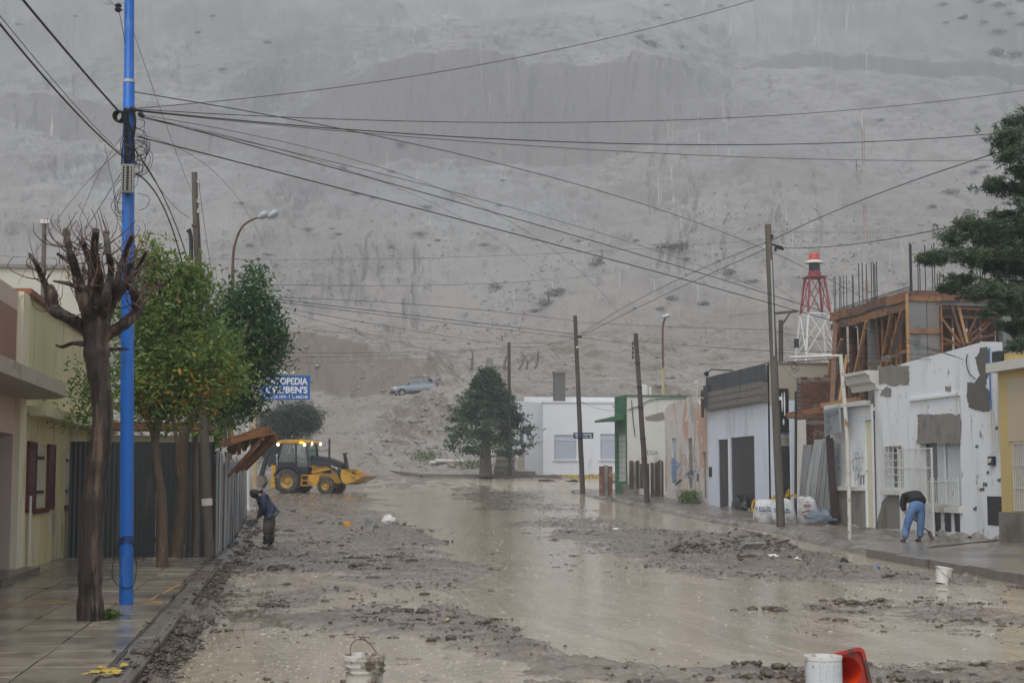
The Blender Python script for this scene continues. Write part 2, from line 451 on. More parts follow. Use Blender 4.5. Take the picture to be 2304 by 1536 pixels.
K['walk'] = mat('wet_muddy_concrete', (.19, .168, .142), .24, .22, .9, [((.115, .095, .077), .7, .48, .62, (1, 1, 1)), ((.26, .23, .195), 1.7, .58, .7, (1, 1, 1)), ((.09, .075, .06), 6, .56, .68, (1, 1, 1))], bump=.55, bscale=9, where='World')
K['yellow_paint'] = mat('yellow_kerb_paint', (.62, .44, .03), .4, .2, 9, [((.2, .17, .13), 9, .46, .54, (1, 1, 1))])
K['orange_strip'] = mat('ochre_joint_strip', (.45, .25, .07), .4, .2, 9)
K['bluepole'] = mat('blue_pole_paint', (.010, .125, .47), .36, .12, 3, [((.02, .09, .28), 5, .52, .7, (1, 1, .15)), ((.10, .22, .46), 9, .58, .68, (1, 1, .12)), ((.07, .06, .055), 16, .66, .70, (1, 1, .6))], bump=.12, bscale=8)
K['bark_dark'] = mat('wet_bark_dark', (.045, .032, .025), .5, .4, 5, [((.15, .10, .068), 8, .50, .64, (1, 1, .13)), ((.014, .011, .009), 11, .52, .60, (1, 1, .11))], bump=1.0, bscale=14, sc=(1, 1, .16), bdist=.05)
K['bark_brown'] = mat('bark_brown', (.095, .065, .042), .6, .35, 5, [((.16, .115, .07), 9, .55, .7, (1, 1, .3))], bump=1.0, bscale=16, sc=(1, 1, .2), bdist=.04)
K['bark_grey'] = mat('bark_grey', (.13, .115, .095), .6, .3, 6, bump=.8, bscale=14, sc=(1, 1, .2), bdist=.03)
K['twig'] = mat('reddish_twig', (.125, .070, .050), .6, .3, 6)
K['polewood'] = mat('weathered_pole_wood', (.115, .100, .078), .7, .25, 4, [((.06, .05, .038), 4, .5, .68, (1, 1, .12))], bump=.6, bscale=20, sc=(1, 1, .08), bdist=.02)
K['polewood_dark'] = mat('dark_pole_wood', (.060, .050, .042), .7, .25, 4, [((.10, .09, .075), 4, .5, .68, (1, 1, .12))], bump=.6, bscale=20, sc=(1, 1, .08), bdist=.02)
K['cable'] = mat('black_cable', (.012, .012, .013), .5, .1)
K['cable_grey'] = mat('grey_wire', (.06, .06, .062), .5, .1)
K['box_grey'] = mat('terminal_box_metal', (.33, .33, .30), .5, .2, 8, [((.12, .08, .05), 8, .58, .7, (1, 1, .3))])
K['porcelain'] = mat('porcelain', (.5, .47, .40), .3, .1)
K['rust'] = mat('rusty_metal', (.12, .060, .034), .7, .35, 8, [((.05, .03, .022), 6, .5, .66, (1, 1, 1))], bump=.3)
K['galv'] = mat('galvanised_steel', (.42, .44, .45), .4, .12, 4, metal=.3)
K['white_metal'] = mat('white_painted_metal', (.62, .62, .59), .45, .08, 4, [((.30, .20, .12), 5, .6, .7, (1, 1, .4))])
K['white_rust'] = mat('white_paint_flaking_rust', (.60, .58, .52), .5, .1, 4, [((.30, .17, .09), 9, .57, .66, (1, 1, .35)), ((.10, .055, .03), 14, .62, .68, (1, 1, .5))])
K['cream'] = mat('cream_render', (.68, .63, .47), .65, .08, 1.2, [((.42, .36, .22), 1.4, .55, .75, (1, 1, .4)), ((.28, .22, .14), 2.2, .66, .76, (1, 1, .7))], bump=.12, bscale=40)
K['yellow_wall'] = mat('yellow_render', (.68, .60, .34), .6, .1, 1.0, [((.54, .45, .22), 1.2, .5, .72, (1, 1, .25)), ((.40, .40, .34), .9, .58, .7, (1, 1, .5)), ((.24, .195, .12), 1.8, .60, .74, (1, 1, .35)), ((.30, .27, .20), 4.5, .56, .70, (1, 1, .07))], bump=.12, bscale=40)
K['pink_wall'] = mat('dusty_pink_render', (.52, .41, .355), .6, .07, 1.2, [((.33, .25, .21), 1.3, .58, .75, (1, 1, .4))], bump=.08, bscale=40)
K['brown_panel'] = mat('brown_pink_panel', (.265, .145, .105), .55, .06, 1.5)
K['dark_door'] = mat('dark_door', (.028, .026, .026), .4, .15, 3)
K['canopy'] = mat('concrete_canopy', (.38, .335, .265), .6, .12, 2, [((.22, .18, .13), 3, .55, .7, (1, 1, 1))], bump=.15)
K['maroon'] = mat('maroon_shutter', (.115, .030, .030), .5, .2, 5)
K['pale_shutter'] = mat('pale_window_shutter', (.52, .50, .41), .5, .08, 3)
K['ledge'] = mat('ledge_render', (.62, .57, .38), .6, .12, 3, [((.2, .17, .12), 3, .58, .7, (1, 1, 1))])
K['roof_tile'] = mat('clay_coping', (.25, .09, .05), .6, .25, 6)
K['peel_wall'] = mat('peeling_old_wall', (.54, .52, .45), .7, .08, 1, [((.42, .31, .13), .55, .52, .57, (1, 1, 1)), ((.3, .28, .24), 2.2, .63, .67, (1, 1, 1))], bump=.2)
K['hoarding'] = mat('dark_slate_hoarding', (.046, .050, .054), .42, .15, 2, [((.075, .078, .08), 3, .55, .75, (1, 1, .15))], sc=(1, 1, .3), bump=.1)
K['zinc'] = mat('weathered_zinc', (.30, .305, .31), .42, .15, 2, [((.19, .185, .18), 2.4, .5, .68, (1, 1, .12)), ((.16, .10, .065), 3.2, .68, .75, (1, 1, .3))], metal=.15)
K['zinc_bright'] = mat('bright_zinc', (.46, .48, .49), .3, .12, 2, metal=.35)
K['redwood'] = mat('reddish_timber', (.23, .095, .042), .6, .35, 3, [((.10, .05, .03), 4, .5, .68, (1, 1, 1))], bump=.4, bscale=18)
K['form_a'] = mat('wet_formwork_orange', (.26, .115, .045), .6, .3, 2.5, [((.12, .06, .035), 3, .48, .66, (1, 1, 1))], bump=.3, bscale=14)
K['form_b'] = mat('wet_formwork_brown', (.155, .075, .042), .6, .3, 2.5, [((.07, .04, .028), 3, .48, .66, (1, 1, 1))], bump=.3, bscale=14)
K['form_c'] = mat('pale_new_timber', (.37, .20, .085), .6, .2, 2.5, bump=.2, bscale=14)
K['concrete'] = mat('raw_concrete', (.16, .16, .155), .6, .15, 2, [((.09, .09, .09), 2, .55, .7, (1, 1, .4))], bump=.2)
K['rebar'] = mat('rebar_steel', (.028, .030, .036), .5, .2, 5)
K['sign_blue'] = mat('sign_blue', (.014, .10, .36), .35, .05)
K['white'] = mat('white_paint', (.75, .75, .73), .5, .04)
K['white_soft'] = mat('white_wall_far', (.70, .71, .73), .6, .04, .8, [((.50, .50, .50), 1.1, .6, .8, (1, 1, .3))], bump=.05)
K['white_shop'] = mat('bluish_white_wall', (.62, .66, .74), .55, .04, .8, [((.47, .48, .52), .9, .5, .72, (1, 1, .2)), ((.40, .39, .38), 2.6, .6, .74, (1, 1, .1))], bump=.08)
K['white_old'] = mat('old_whitewash', (.76, .78, .80), .6, .06, 1.0, [((.56, .56, .55), 1.2, .50, .7, (1, 1, .18)), ((.47, .455, .42), 3.2, .55, .72, (1, 1, .08)), ((.30, .285, .26), 2.6, .66, .72, (1, 1, .7)), ((.36, .34, .31), 6, .64, .70, (1, 1, .6))], bump=.2, bscale=30)
K['white_dirty'] = mat('dirty_cream_white', (.60, .59, .54), .6, .06, 1.0, [((.40, .36, .28), 1.2, .55, .75, (1, 1, .3)), ((.28, .27, .25), 2.2, .66, .73, (1, 1, 1))], bump=.15)
K['cement'] = mat('bare_cement', CEM, .75, .14, 3, [((.165, .15, .135), 2.6, .5, .68, (1, 1, 1))], bump=.3, bscale=30)
K['cement_dark'] = mat('dark_bare_cement', (.125, .115, .105), .75, .16, 4, bump=.3, bscale=30)
K['plinth'] = mat('grey_plinth', (.215, .20, .175), .6, .15, 2, [((.12, .115, .08), 1.6, .5, .7, (1, 1, .6))], bump=.2)
K['stain'] = mat('dried_mud_stain', (.40, .365, .30), .7, .2, 5, [((.30, .265, .21), 5, .5, .66, (1, 1, .5)), ((.56, .54, .49), 7, .50, .62, (1, 1, .4))])
K['tan'] = mat('tan_render', (.36, .32, .25), .65, .07, 1.2, [((.26, .23, .18), 1.5, .6, .75, (1, 1, .4))])
K['green'] = mat('green_paint', (.035, .135, .055), .5, .15, 2, [((.08, .10, .05), 3, .6, .75, (1, 1, .5))])
K['greenblock'] = mat('pale_green_glass_block', (.42, .46, .43), .25, .1, 3)
K['dark_sheet'] = mat('blackened_corrugated_sheet', (.060, .062, .066), .5, .2, 2, [((.035, .035, .037), 2, .5, .66, (1, 1, .1)), ((.12, .125, .135), 3, .6, .75, (1, 1, .12))])
K['grey_board'] = mat('weathered_grey_boards', (.165, .155, .135), .7, .15, 2, [((.10, .09, .078), 3, .52, .68, (1, 1, .3))])
K['black'] = mat('black_paint', (.016, .017, .02), .4, .1)
K['dark_roller'] = mat('dark_roller_door', (.035, .036, .041), .4, .2, 1.5, [((.06, .06, .065), 3, .55, .72, (1, 1, .2))])
K['pinkpeel'] = mat('peeling_salmon_wall', (.55, .52, .48), .7, .08, 1.0, [((.50, .315, .235), .55, .53, .62, (1, 1, .45)), ((.36, .34, .31), 1.1, .58, .68, (1, 1, .3)), ((.47, .29, .21), 2.2, .60, .68, (1, 1, .4)), ((.62, .6, .57), 3, .60, .64, (1, 1, .6))], bump=.2, bscale=30)
K['graf_blue'] = mat('blue_graffiti', (.16, .25, .42), .5, .1)
K['graf_dark'] = mat('dark_graffiti', (.16, .16, .18), .5, .1)
K['graf_teal'] = mat('pale_blue_board', (.36, .42, .45), .6, .1)
K['brick'] = mat('old_brick', (.165, .072, .050), .8, .3, 4, [((.25, .19, .16), 2, .55, .68, (1, 1, 1)), ((.08, .04, .03), 3, .55, .7, (1, 1, 1))], where='World', bump=.3)
K['mortar'] = mat('brick_mortar', (.20, .175, .15), .8, .2, 4)
K['yellow_house'] = mat('ochre_house_render', (.56, .42, .17), .6, .06, 1.2, [((.46, .33, .12), 1.3, .55, .75, (1, 1, .3))])
K['beige_panel'] = mat('beige_panel', (.50, .42, .29), .6, .05, 1.2)
K['curtain'] = mat('pale_curtain', (.52, .55, .57), .8, .06, 3)
K['glass'] = m_glass('window_glass'); K['glass_grey'] = m_glass('grey_window_glass', (.14, .15, .155), .15)
K['clear'] = m_clear('clear_cab_glass')
K['shutter_blue'] = mat('pale_blue_shutter', (.47, .50, .57), .5, .04, 3)
K['navy'] = mat('navy_sign', (.02, .03, .075), .4, .1)
K['jd_yellow'] = mat('machine_yellow', (.52, .275, .012), .4, .14, 3, [((.22, .14, .06), 3, .56, .7, (1, 1, 1))])
K['jd_black'] = mat('machine_black', (.014, .016, .020), .5, .15, 3, [((.09, .075, .06), 3, .62, .75, (1, 1, 1))])
K['steel_dirty'] = mat('muddy_steel', (.16, .135, .105), .5, .25, 4)
K['tyre'] = mat('muddy_tyre', (.040, .036, .032), .8, .3, 5, [((.13, .105, .08), 4, .5, .65, (1, 1, 1))], bump=.4)
K['rim'] = mat('muddy_yellow_rim', (.42, .24, .04), .5, .2, 4, [((.2, .15, .09), 4, .5, .66, (1, 1, 1))])
K['lamp_on'] = m_emit('lit_work_light', (1.0, .78, .48), 2.6); K['amber_on'] = m_emit('lit_amber_beacon', (1.0, .33, .02), 5.0)
K['silver'] = mat('silver_car_paint', (.30, .335, .375), .28, .05, 2, metal=.45, coat=.4)
K['plastic_dark'] = mat('dark_plastic', (.022, .023, .025), .5, .1)
K['alloy'] = mat('alloy_wheel', (.5, .5, .5), .3, .05, metal=.6)
K['headlight'] = mat('headlight_lens', (.72, .74, .74), .12, .03)
K['taillight'] = mat('red_lens', (.45, .02, .02), .2, .05)
K['skin'] = mat('skin', (.42, .24, .17), .5, .08, 8)
K['hair'] = mat('dark_hair', (.02, .015, .012), .6, .2, 20)
K['navy_jacket'] = mat('wet_navy_jacket', (.024, .032, .066), .45, .25, 6, bump=.4, bscale=7, bdist=.03)
K['hood_black'] = mat('black_hood', (.012, .012, .014), .6, .2, 6)
K['wader'] = mat('muddy_trousers', (.115, .105, .09), .6, .3, 5, [((.05, .043, .036), 3, .5, .64, (1, 1, .6))], bump=.3, bscale=9, bdist=.02)
K['boot'] = mat('wet_rubber_boot', (.020, .019, .018), .35, .25, 5)
K['jeans'] = mat('light_blue_jeans', (.095, .175, .345), .8, .25, 5, [((.16, .26, .46), 4, .52, .7, (1, 1, .5)), ((.05, .09, .18), 5, .6, .72, (1, 1, .5))], bump=.4, bscale=8, bdist=.02)
K['black_sweater'] = mat('black_jumper', (.014, .014, .016), .75, .25, 6, bump=.4, bscale=8, bdist=.03)
K['shoe'] = mat('muddy_shoe', (.045, .036, .028), .6, .2, 8)
K['tool_wood'] = mat('tool_handle_wood', (.20, .14, .08), .6, .2, 8)
K['blade'] = mat('dark_shovel_blade', (.03, .03, .034), .4, .3, 9)
K['bag'] = mat('woven_white_sack', (.62, .63, .64), .7, .08, 4, [((.33, .30, .26), 2.4, .5, .7, (1, 1, 1))], bump=.5, bscale=9, bdist=.03)
K['bag_logo'] = mat('blue_sack_print', (.055, .075, .24), .6, .2, 12)
K['bag_red'] = mat('red_sack_print', (.36, .06, .06), .6, .25, 12)
K['bag_strap'] = mat('yellow_sack_strap', (.62, .36, .02), .6, .15, 8)
K['tarp'] = mat('grey_blue_tarp', (.15, .18, .22), .35, .25, 4, bump=.5, bscale=6, bdist=.04)
K['black_bag'] = mat('black_bin_bag', (.016, .017, .02), .25, .2, 6, bump=.6, bscale=8, bdist=.04)
K['bucket'] = mat('mud_stained_white_plastic', (.52, .51, .46), .45, .08, 5, [((.24, .20, .15), 6, .42, .54, (1, 1, .5)), ((.13, .10, .07), 12, .50, .60, (1, 1, .6))])
K['bucket_clean'] = mat('white_plastic', (.64, .64, .62), .35, .05, 5, [((.36, .32, .26), 8, .52, .66, (1, 1, .6)), ((.2, .17, .13), 14, .6, .68, (1, 1, .7))])
K['label_paper'] = mat('printed_label', (.60, .63, .65), .45, .05, 5)
K['ink'] = mat('grey_print', (.20, .22, .24), .5, .1); K['ink_blue'] = mat('blue_print', (.05, .15, .42), .5, .1)
K['cone_red'] = mat('red_cone_plastic', (.40, .045, .030), .45, .15, 6, [((.085, .055, .045), 7, .52, .62, (1, 1, 1))])
K['cone_orange'] = mat('orange_cone_plastic', (.72, .055, .010), .4, .06, 5)
K['litter_white'] = mat('white_litter', (.66, .66, .64), .4, .08, 9); K['litter_orange'] = mat('orange_litter', (.60, .27, .03), .4, .15, 9)
K['litter_yellow'] = mat('yellow_litter', (.62, .52, .06), .4, .15, 9); K['litter_blue'] = mat('blue_litter', (.04, .13, .42), .4, .1, 9)
K['litter_teal'] = mat('grey_green_litter', (.12, .17, .19), .4, .15, 9)
K['plastic_clear'] = mat('dirty_clear_plastic', (.36, .38, .37), .15, .15, 9)
K['stone'] = mat('wet_stone', (.17, .155, .14), .35, .25, 7, bump=.3)
K['stone_pale'] = mat('pale_wet_stone', (.255, .24, .22), .3, .2, 7, bump=.3)
K['mast_red'] = mat('mast_red', (.34, .15, .12), .6, .1); K['mast_white'] = mat('mast_white', (.42, .42, .41), .6, .1)  # mast colours muted to imitate rain haze in front of it
K['tower_red'] = mat('tower_red', (.28, .055, .058), .5, .12); K['tower_white'] = mat('tower_white', (.66, .66, .65), .5, .06)
K['beacon_red'] = mat('beacon_red', (.50, .085, .050), .4, .08)
K['tank'] = mat('roof_water_tank', (.50, .49, .45), .6, .1)
K['lamp_yellow'] = mat('yellow_lamp_post', (.44, .34, .19), .5, .15, 4, [((.25, .17, .09), 4, .55, .68, (1, 1, .4))])
K['grass'] = m_leaf('grass_blade', [(0, (.055, .10, .02)), (1, (.16, .20, .05))])
K['ash_leaf'] = m_leaf('ash_leaf', [(0, (.028, .066, .016)), (.35, (.085, .160, .030)), (.68, (.17, .255, .050)), (.84, (.25, .29, .055)), (.93, (.42, .28, .028)), (1, (.44, .20, .018))], .4, .38)
K['ash_dark'] = m_leaf('dark_ash_leaf', [(0, (.020, .052, .024)), (.5, (.055, .125, .045)), (1, (.13, .22, .065))], .4, .33)
K['pine'] = m_leaf('pine_needles', [(0, (.020, .044, .026)), (.5, (.055, .095, .050)), (1, (.13, .175, .085))], .6, .1)
K['conifer'] = m_leaf('conifer_foliage', [(0, (.022, .048, .030)), (.55, (.045, .082, .048)), (.8, (.075, .125, .045)), (1, (.11, .17, .05))], .6, .1)
K['tamarisk'] = m_leaf('tamarisk_foliage', [(0, (.035, .055, .040)), (1, (.085, .115, .080))], .7, .1)
K['shrub'] = m_leaf('dry_shrub', [(0, (.050, .050, .040)), (1, (.12, .115, .09))], .8, .05)
# ================================================================== the ground
def grid(nu, nv):
    i = np.arange(nu * nv).reshape(nv, nu)
    return np.stack([i[:-1, :-1], i[:-1, 1:], i[1:, 1:], i[1:, :-1]], -1).reshape(-1, 4)
def from_px_depth(px, py, D):
    """world points on the viewing ray at forward distance D (arrays)"""
    x = (px - 1152) / F; u = (768 - py) / F
    f = cp - u * sp; zz = sp + u * cp; s = D / f
    return np.stack([(x * cyw + f * syw) * s, (-x * syw + f * cyw) * s, CAMH + zz * s], -1)

# plain ground sheet under everything
gx, gy = np.meshgrid(np.linspace(-90, 110, 60), np.linspace(-40, 96, 90))
go = npmesh('ground', np.stack([gx, gy, zb(gy) - .12], -1).reshape(-1, 3), grid(60, 90), K['earth'])
kind(go, 'structure')

# --- the hill: per azimuth column a profile of picture height against distance
HP = {
 -250: [(88, 1078), (95, 1062), (125, 910), (135, 890), (147, 790), (165, 745), (200, 655), (250, 530), (300, 405), (338, 290), (350, 215), (372, 190), (400, 150), (470, 40), (560, -70), (720, -230)],
 200:  [(88, 1078), (95, 1062), (125, 910), (135, 890), (147, 790), (165, 745), (200, 650), (250, 520), (300, 400), (336, 300), (347, 205), (372, 188), (400, 140), (470, 40), (560, -70), (720, -230)],
 480:  [(88, 1078), (95, 1062), (125, 910), (135, 890), (146, 770), (165, 738), (200, 645), (250, 505), (300, 395), (338, 300), (350, 212), (372, 196), (400, 140), (460, 50), (560, -60), (720, -230)],
 640:  [(88, 1078), (95, 1050), (110, 975), (125, 903), (135, 885), (139, 752), (165, 735), (200, 640), (250, 500), (300, 405), (326, 345), (345, 235), (380, 195), (405, 120), (460, 50), (560, -60), (720, -230)],
 690:  [(88, 1078), (95, 1046), (110, 970), (125, 900), (135, 883), (139, 745), (165, 733), (200, 640), (250, 500), (300, 412), (322, 345), (343, 195), (385, 165), (410, 105), (460, 50), (560, -60), (720, -230)],
 800:  [(88, 1078), (95, 1044), (110, 972), (125, 897), (134, 884), (139, 750), (165, 730), (200, 640), (250, 500), (300, 410), (325, 340), (345, 150), (385, 118), (410, 85), (460, 40), (560, -60), (720, -230)],
 880:  [(88, 1078), (95, 1050), (108, 1000), (118, 925), (126, 893), (133, 882), (138, 792), (165, 732), (200, 640), (250, 500), (300, 405), (328, 335), (347, 128), (390, 95), (415, 72), (460, 30), (560, -60), (720, -230)],
 960:  [(88, 1078), (96, 1052), (104, 985), (114, 905), (121, 884), (126, 884), (133, 872), (138, 792), (165, 735), (200, 640), (250, 500), (300, 400), (330, 330), (348, 118), (395, 85), (420, 65), (460, 30), (560, -60), (720, -230)],
 1040: [(88, 1078), (97, 1050), (105, 960), (114, 868), (120, 862), (126, 868), (135, 860), (146, 805), (165, 740), (200, 640), (250, 500), (300, 398), (332, 328), (350, 116), (395, 82), (420, 62), (460, 25), (560, -60), (720, -230)],
 1150: [(88, 1078), (97, 1050), (106, 945), (118, 860), (134, 842), (142, 838), (165, 745), (200, 640), (250, 500), (300, 398), (334, 325), (352, 118), (395, 82), (420, 62), (460, 20), (560, -60), (720, -230)],
 1400: [(88, 1078), (97, 1050), (110, 940), (125, 865), (140, 845), (165, 745), (200, 640), (250, 500), (300, 395), (338, 310), (356, 120), (395, 95), (420, 62), (460, 10), (560, -60), (720, -230)],
 1520: [(88, 1078), (97, 1050), (110, 940), (125, 870), (140, 835), (165, 745), (200, 640), (250, 500), (300, 395), (338, 300), (362, 150), (395, 110), (430, 62), (470, 5), (560, -70), (720, -230)],
 1650: [(88, 1078), (97, 1050), (110, 940), (125, 870), (140, 830), (165, 745), (200, 640), (250, 500), (300, 395), (338, 295), (372, 195), (404, 147), (408, 138), (440, 85), (480, 10), (560, -80), (720, -230)],
 1760: [(88, 1078), (97, 1050), (110, 940), (125, 870), (140, 830), (165, 745), (200, 640), (250, 500), (300, 390), (338, 290), (372, 200), (401, 160), (403, 128), (440, 78), (480, 5), (560, -90), (720, -240)],
 2500: [(88, 1078), (97, 1050), (110, 940), (125, 870), (140, 830), (165, 745), (200, 640), (250, 495), (300, 385), (338, 285), (372, 195), (401, 163), (403, 130), (440, 70), (480, -5), (560, -100), (720, -240)],
}
NC, NR = 760, 540
hpx = np.linspace(-250, 2500, NC)
hD = np.concatenate([np.linspace(88, 170, 240), np.linspace(171, 315, 120), np.linspace(316, 420, 130), np.linspace(423, 720, 50)])
keys = sorted(HP)
prof = np.array([np.interp(hD, [a for a, b in HP[k]], [b for a, b in HP[k]]) for k in keys])      # key x D
wob = 26 * fbm(hpx[:, None] / 190 + 0 * hD[None], hD[None] / 40, 3, 3)                                # wander the edges sideways
cols = np.empty((NC, NR))
for j in range(NR):
    cols[:, j] = np.interp(hpx + wob[:, j], keys, prof[:, j])
PXg, Dg = np.meshgrid(hpx, hD)                      # rows = distance
pyg = cols.T
P = from_px_depth(PXg, pyg, Dg)
X, Y = P[..., 0], P[..., 1]
relief = (2.6 * fbm((X + .12 * Y) / 24, Y / 90, 5, 11) + 11.0 * fbm((X - .35 * Y) / 62, Y / 150, 4, 12) + 13.0 * fbm((X + .55 * Y) / 120, (Y - .3 * X) / 170, 3, 13)) * sstep(110, 240, Dg)
steepw = np.clip(-np.gradient(pyg, hD, axis=0) / 6, 0, 1)
gul = np.abs(fbm(PXg / 95 + .5 * fbm(PXg / 60, Dg / 30, 2, 5), Dg / 130, 4, 21, .42)) * -3.6
relief = relief + gul * sstep(.25, .9, steepw) * sstep(250, 300, Dg)
rn = fbm(PXg / 70 + .25 * fbm(PXg / 25, Dg / 12, 3, 8), Dg / 140, 3, 31)
relief = relief - .9 * np.exp(-(rn / .022) ** 2) * sstep(150, 240, Dg) * sstep(-.1, .15, fbm(PXg / 300, Dg / 60, 2, 33))
relief = relief + ((.7 + .4 * sstep(140, 170, Dg)) * fbm(X / 5, Y / 7, 4, 14) + .4 * fbm(X / 1.3, Y / 1.3, 4, 15)) * sstep(92, 110, Dg)
relief = relief - 1.6 * np.abs(fbm((PXg + .8 * (Dg - 135) * 12) / 45, Dg / 30, 4, 19)) * sstep(.2, .8, steepw) * (Dg < 160) * .6
trk = sstep(95, 50, np.abs(PXg - np.interp(Dg, [88, 110, 126], [790, 760, 830]))) * (Dg < 126)      # smoother track up the ramp
P[..., 2] += relief * (1 - .9 * trk)
tc = np.interp(Dg, [88, 100, 112, 121, 126, 130, 137], [800, 775, 745, 760, 850, 970, 1060]); th = np.interp(Dg, [88, 100, 112, 121, 126, 130, 137], [110, 80, 62, 80, 110, 80, 20])
cz_ = float(AY(882, 893, 126).z)
seat = sstep(5.0, 2.6, np.abs(Dg - 126.5)) * sstep(845, 875, PXg) * sstep(1020, 985, PXg)
P[..., 2] = P[..., 2] * (1 - seat) + (cz_ - .02 + (PXg - 882) * .0016) * seat
silt = sstep(1.25, .6, np.abs(PXg - tc) / th + .5 * fbm(X / 3, Y / 3, 3, 35)) * (Dg < 137)
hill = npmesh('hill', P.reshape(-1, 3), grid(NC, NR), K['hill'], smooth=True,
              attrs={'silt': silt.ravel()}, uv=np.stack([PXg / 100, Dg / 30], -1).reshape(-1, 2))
kind(hill, 'structure')
def hill_at(px, D):
    """world point on the finished hill near picture column px at distance D"""
    i = int(np.clip(np.searchsorted(hpx, px), 0, NC - 1)); j = int(np.clip(np.searchsorted(hD, D), 0, NR - 1))
    return Vector(P[j, i])
def hill_seen(px, py):
    """hill point seen at a photo pixel"""
    i = int(np.clip(np.searchsorted(hpx, px), 0, NC - 1))
    a, b = proj(P[:, i, :]); m = np.minimum.accumulate(b)
    j = int(np.argmax((b <= py))) if (b <= py).any() else NR - 1
    return Vector(P[j, i])

# --- flooded street: mud relief that breaks through a sheet of brown water
def poly_sd(px, py, poly):
    """signed distance (inside positive) in stretched photo pixels"""
    q = np.array(poly, float); q[:, 1] *= 3.0; x, y = px, py * 3.0
    d = np.full(px.shape, 1e9); ins = np.zeros(px.shape, bool)
    for i in range(len(q)):
        a, b = q[i], q[(i + 1) % len(q)]; e = b - a
        t = np.clip(((x - a[0]) * e[0] + (y - a[1]) * e[1]) / (e @ e), 0, 1)
        d = np.minimum(d, np.hypot(x - a[0] - t * e[0], y - a[1] - t * e[1]))
        c = ((a[1] > y) != (b[1] > y)) & (x < (b[0] - a[0]) * (y - a[1]) / (b[1] - a[1] + 1e-9) + a[0]); ins ^= c
    return np.where(ins, d, -d)
W1 = [(830, 1108), (1000, 1110), (1070, 1150), (1190, 1140), (1235, 1160), (1080, 1183), (1210, 1195), (1320, 1232), (1440, 1268), (1580, 1330), (1660, 1395), (1790, 1435), (2304, 1462), (2400, 1480), (1900, 1484), (1500, 1492), (1330, 1478), (1210, 1432), (1165, 1360), (1170, 1300), (1090, 1262), (1000, 1218), (930, 1182), (890, 1140)]
W2 = [(1200, 1098), (1380, 1128), (1560, 1168), (1800, 1203), (1980, 1248), (2140, 1292), (1960, 1272), (1810, 1232), (1700, 1212), (1560, 1192), (1400, 1166), (1280, 1132)]
W3 = [(470, 1300), (640, 1290), (760, 1300), (700, 1325), (560, 1345), (430, 1350)]
W4 = [(360, 1420), (620, 1410), (760, 1425), (1100, 1465), (1180, 1490), (1040, 1536), (300, 1536)]
W5 = [(690, 1350), (900, 1335), (1090, 1345), (1150, 1385), (1000, 1372), (800, 1385), (640, 1380)]
W6 = [(1330, 1290), (1900, 1300), (2304, 1330), (2304, 1455), (1800, 1430), (1660, 1392), (1560, 1330)]
M1 = [(600, 1115), (820, 1122), (890, 1185), (1000, 1258), (1080, 1300), (1120, 1330), (960, 1320), (800, 1290), (640, 1270), (560, 1250), (620, 1150)]
M2 = [(1130, 1512), (1330, 1486), (1500, 1500), (1900, 1493), (2400, 1490), (2400, 1600), (900, 1600)]
M3 = [(1000, 1112), (1200, 1106), (1250, 1165), (1420, 1190), (1560, 1200), (1700, 1218), (1900, 1272), (2080, 1296), (2200, 1312), (1950, 1310), (1700, 1290), (1500, 1262), (1330, 1222), (1240, 1190), (1090, 1150)]
M4 = [(620, 1400), (900, 1352), (1000, 1355), (1120, 1400), (1240, 1470), (1330, 1490), (1180, 1492), (1050, 1450), (900, 1420), (760, 1412), (640, 1412)]
M5 = [(330, 1536), (470, 1310), (500, 1280), (460, 1390), (400, 1480), (360, 1560)]
MOUND = [(1490, 1238), (1560, 1208), (1660, 1204), (1760, 1214), (1790, 1236), (1640, 1246)]
MOUND2 = [(830, 1212), (880, 1186), (940, 1200), (990, 1222), (900, 1224)]
def mud_height(X, Y):
    px, py = proj(np.stack([X, Y, zb(Y)], -1))
    b = np.full(X.shape, -.003)
    for pl, v, wd in ((W1, -.042, 60), (W2, -.05, 30), (W3, -.018, 60), (W4, -.020, 80), (W5, -.022, 50), (W6, -.010, 90),
                      (M1, .030, 60), (M2, .026, 60), (M3, .030, 40), (M4, .030, 50), (M5, .055, 40)):
        b = b + v * sstep(-wd, wd * .6, poly_sd(px + 60 * fbm(X / 1.2, Y / 1.8, 3, 41), py + 10 * fbm(X / 1.1, Y / 1.6, 3, 42), pl))
    rid = .5 - np.abs(fbm(X / .9, Y / 1.7, 4, 51)) * 2.2
    n = .050 * fbm(X / 2.6, Y / 3.6, 4, 52) + .014 * rid * sstep(-.01, .03, b) + .026 * fbm(X / .32, Y / .42, 4, 53, .6) + .012 * fbm(X / .09, Y / .13, 3, 55, .6)
    pat = sstep(-.02, .22, fbm(X / 1.5, Y / 2.2, 3, 57) + b * 3.0)
    bil = np.clip(fbm(X / .17, Y / .24, 4, 58, .6) - .02, 0, 1)
    rib = np.exp(-(fbm(X / 2.2, Y / .55, 4, 59, .55) / .035) ** 2) * sstep(-.03, .01, b + n) * .028
    lump = pat * bil * .105 * sstep(-.03, .03, b + n) + rib + 0.6 * sstep(.1, .42, fbm(X / .42, Y / .5, 3, 54)) * .030 * sstep(.0, .03, b + n * .6)
    h = b + n + lump
    h = h + .24 * sstep(-35, 55, poly_sd(px, py, MOUND)) * (.75 + .9 * fbm(X / .7, Y / .9, 4, 61)) + .22 * sstep(-30, 40, poly_sd(px, py, MOUND2)) * (.8 + .9 * fbm(X / .5, Y / .7, 4, 62))
    h = h + .10 * sstep(-1.05, -1.22, X) * sstep(22, 27, Y)          # silt banked against the left kerb and fence
    return np.where(h > 0, h, h * .8)
SC_, SR_ = 760, 620
spx = np.linspace(150, 2440, SC_); sD = np.geomspace(8.6, 96, SR_)
PXs, Ds = np.meshgrid(spx, sD)
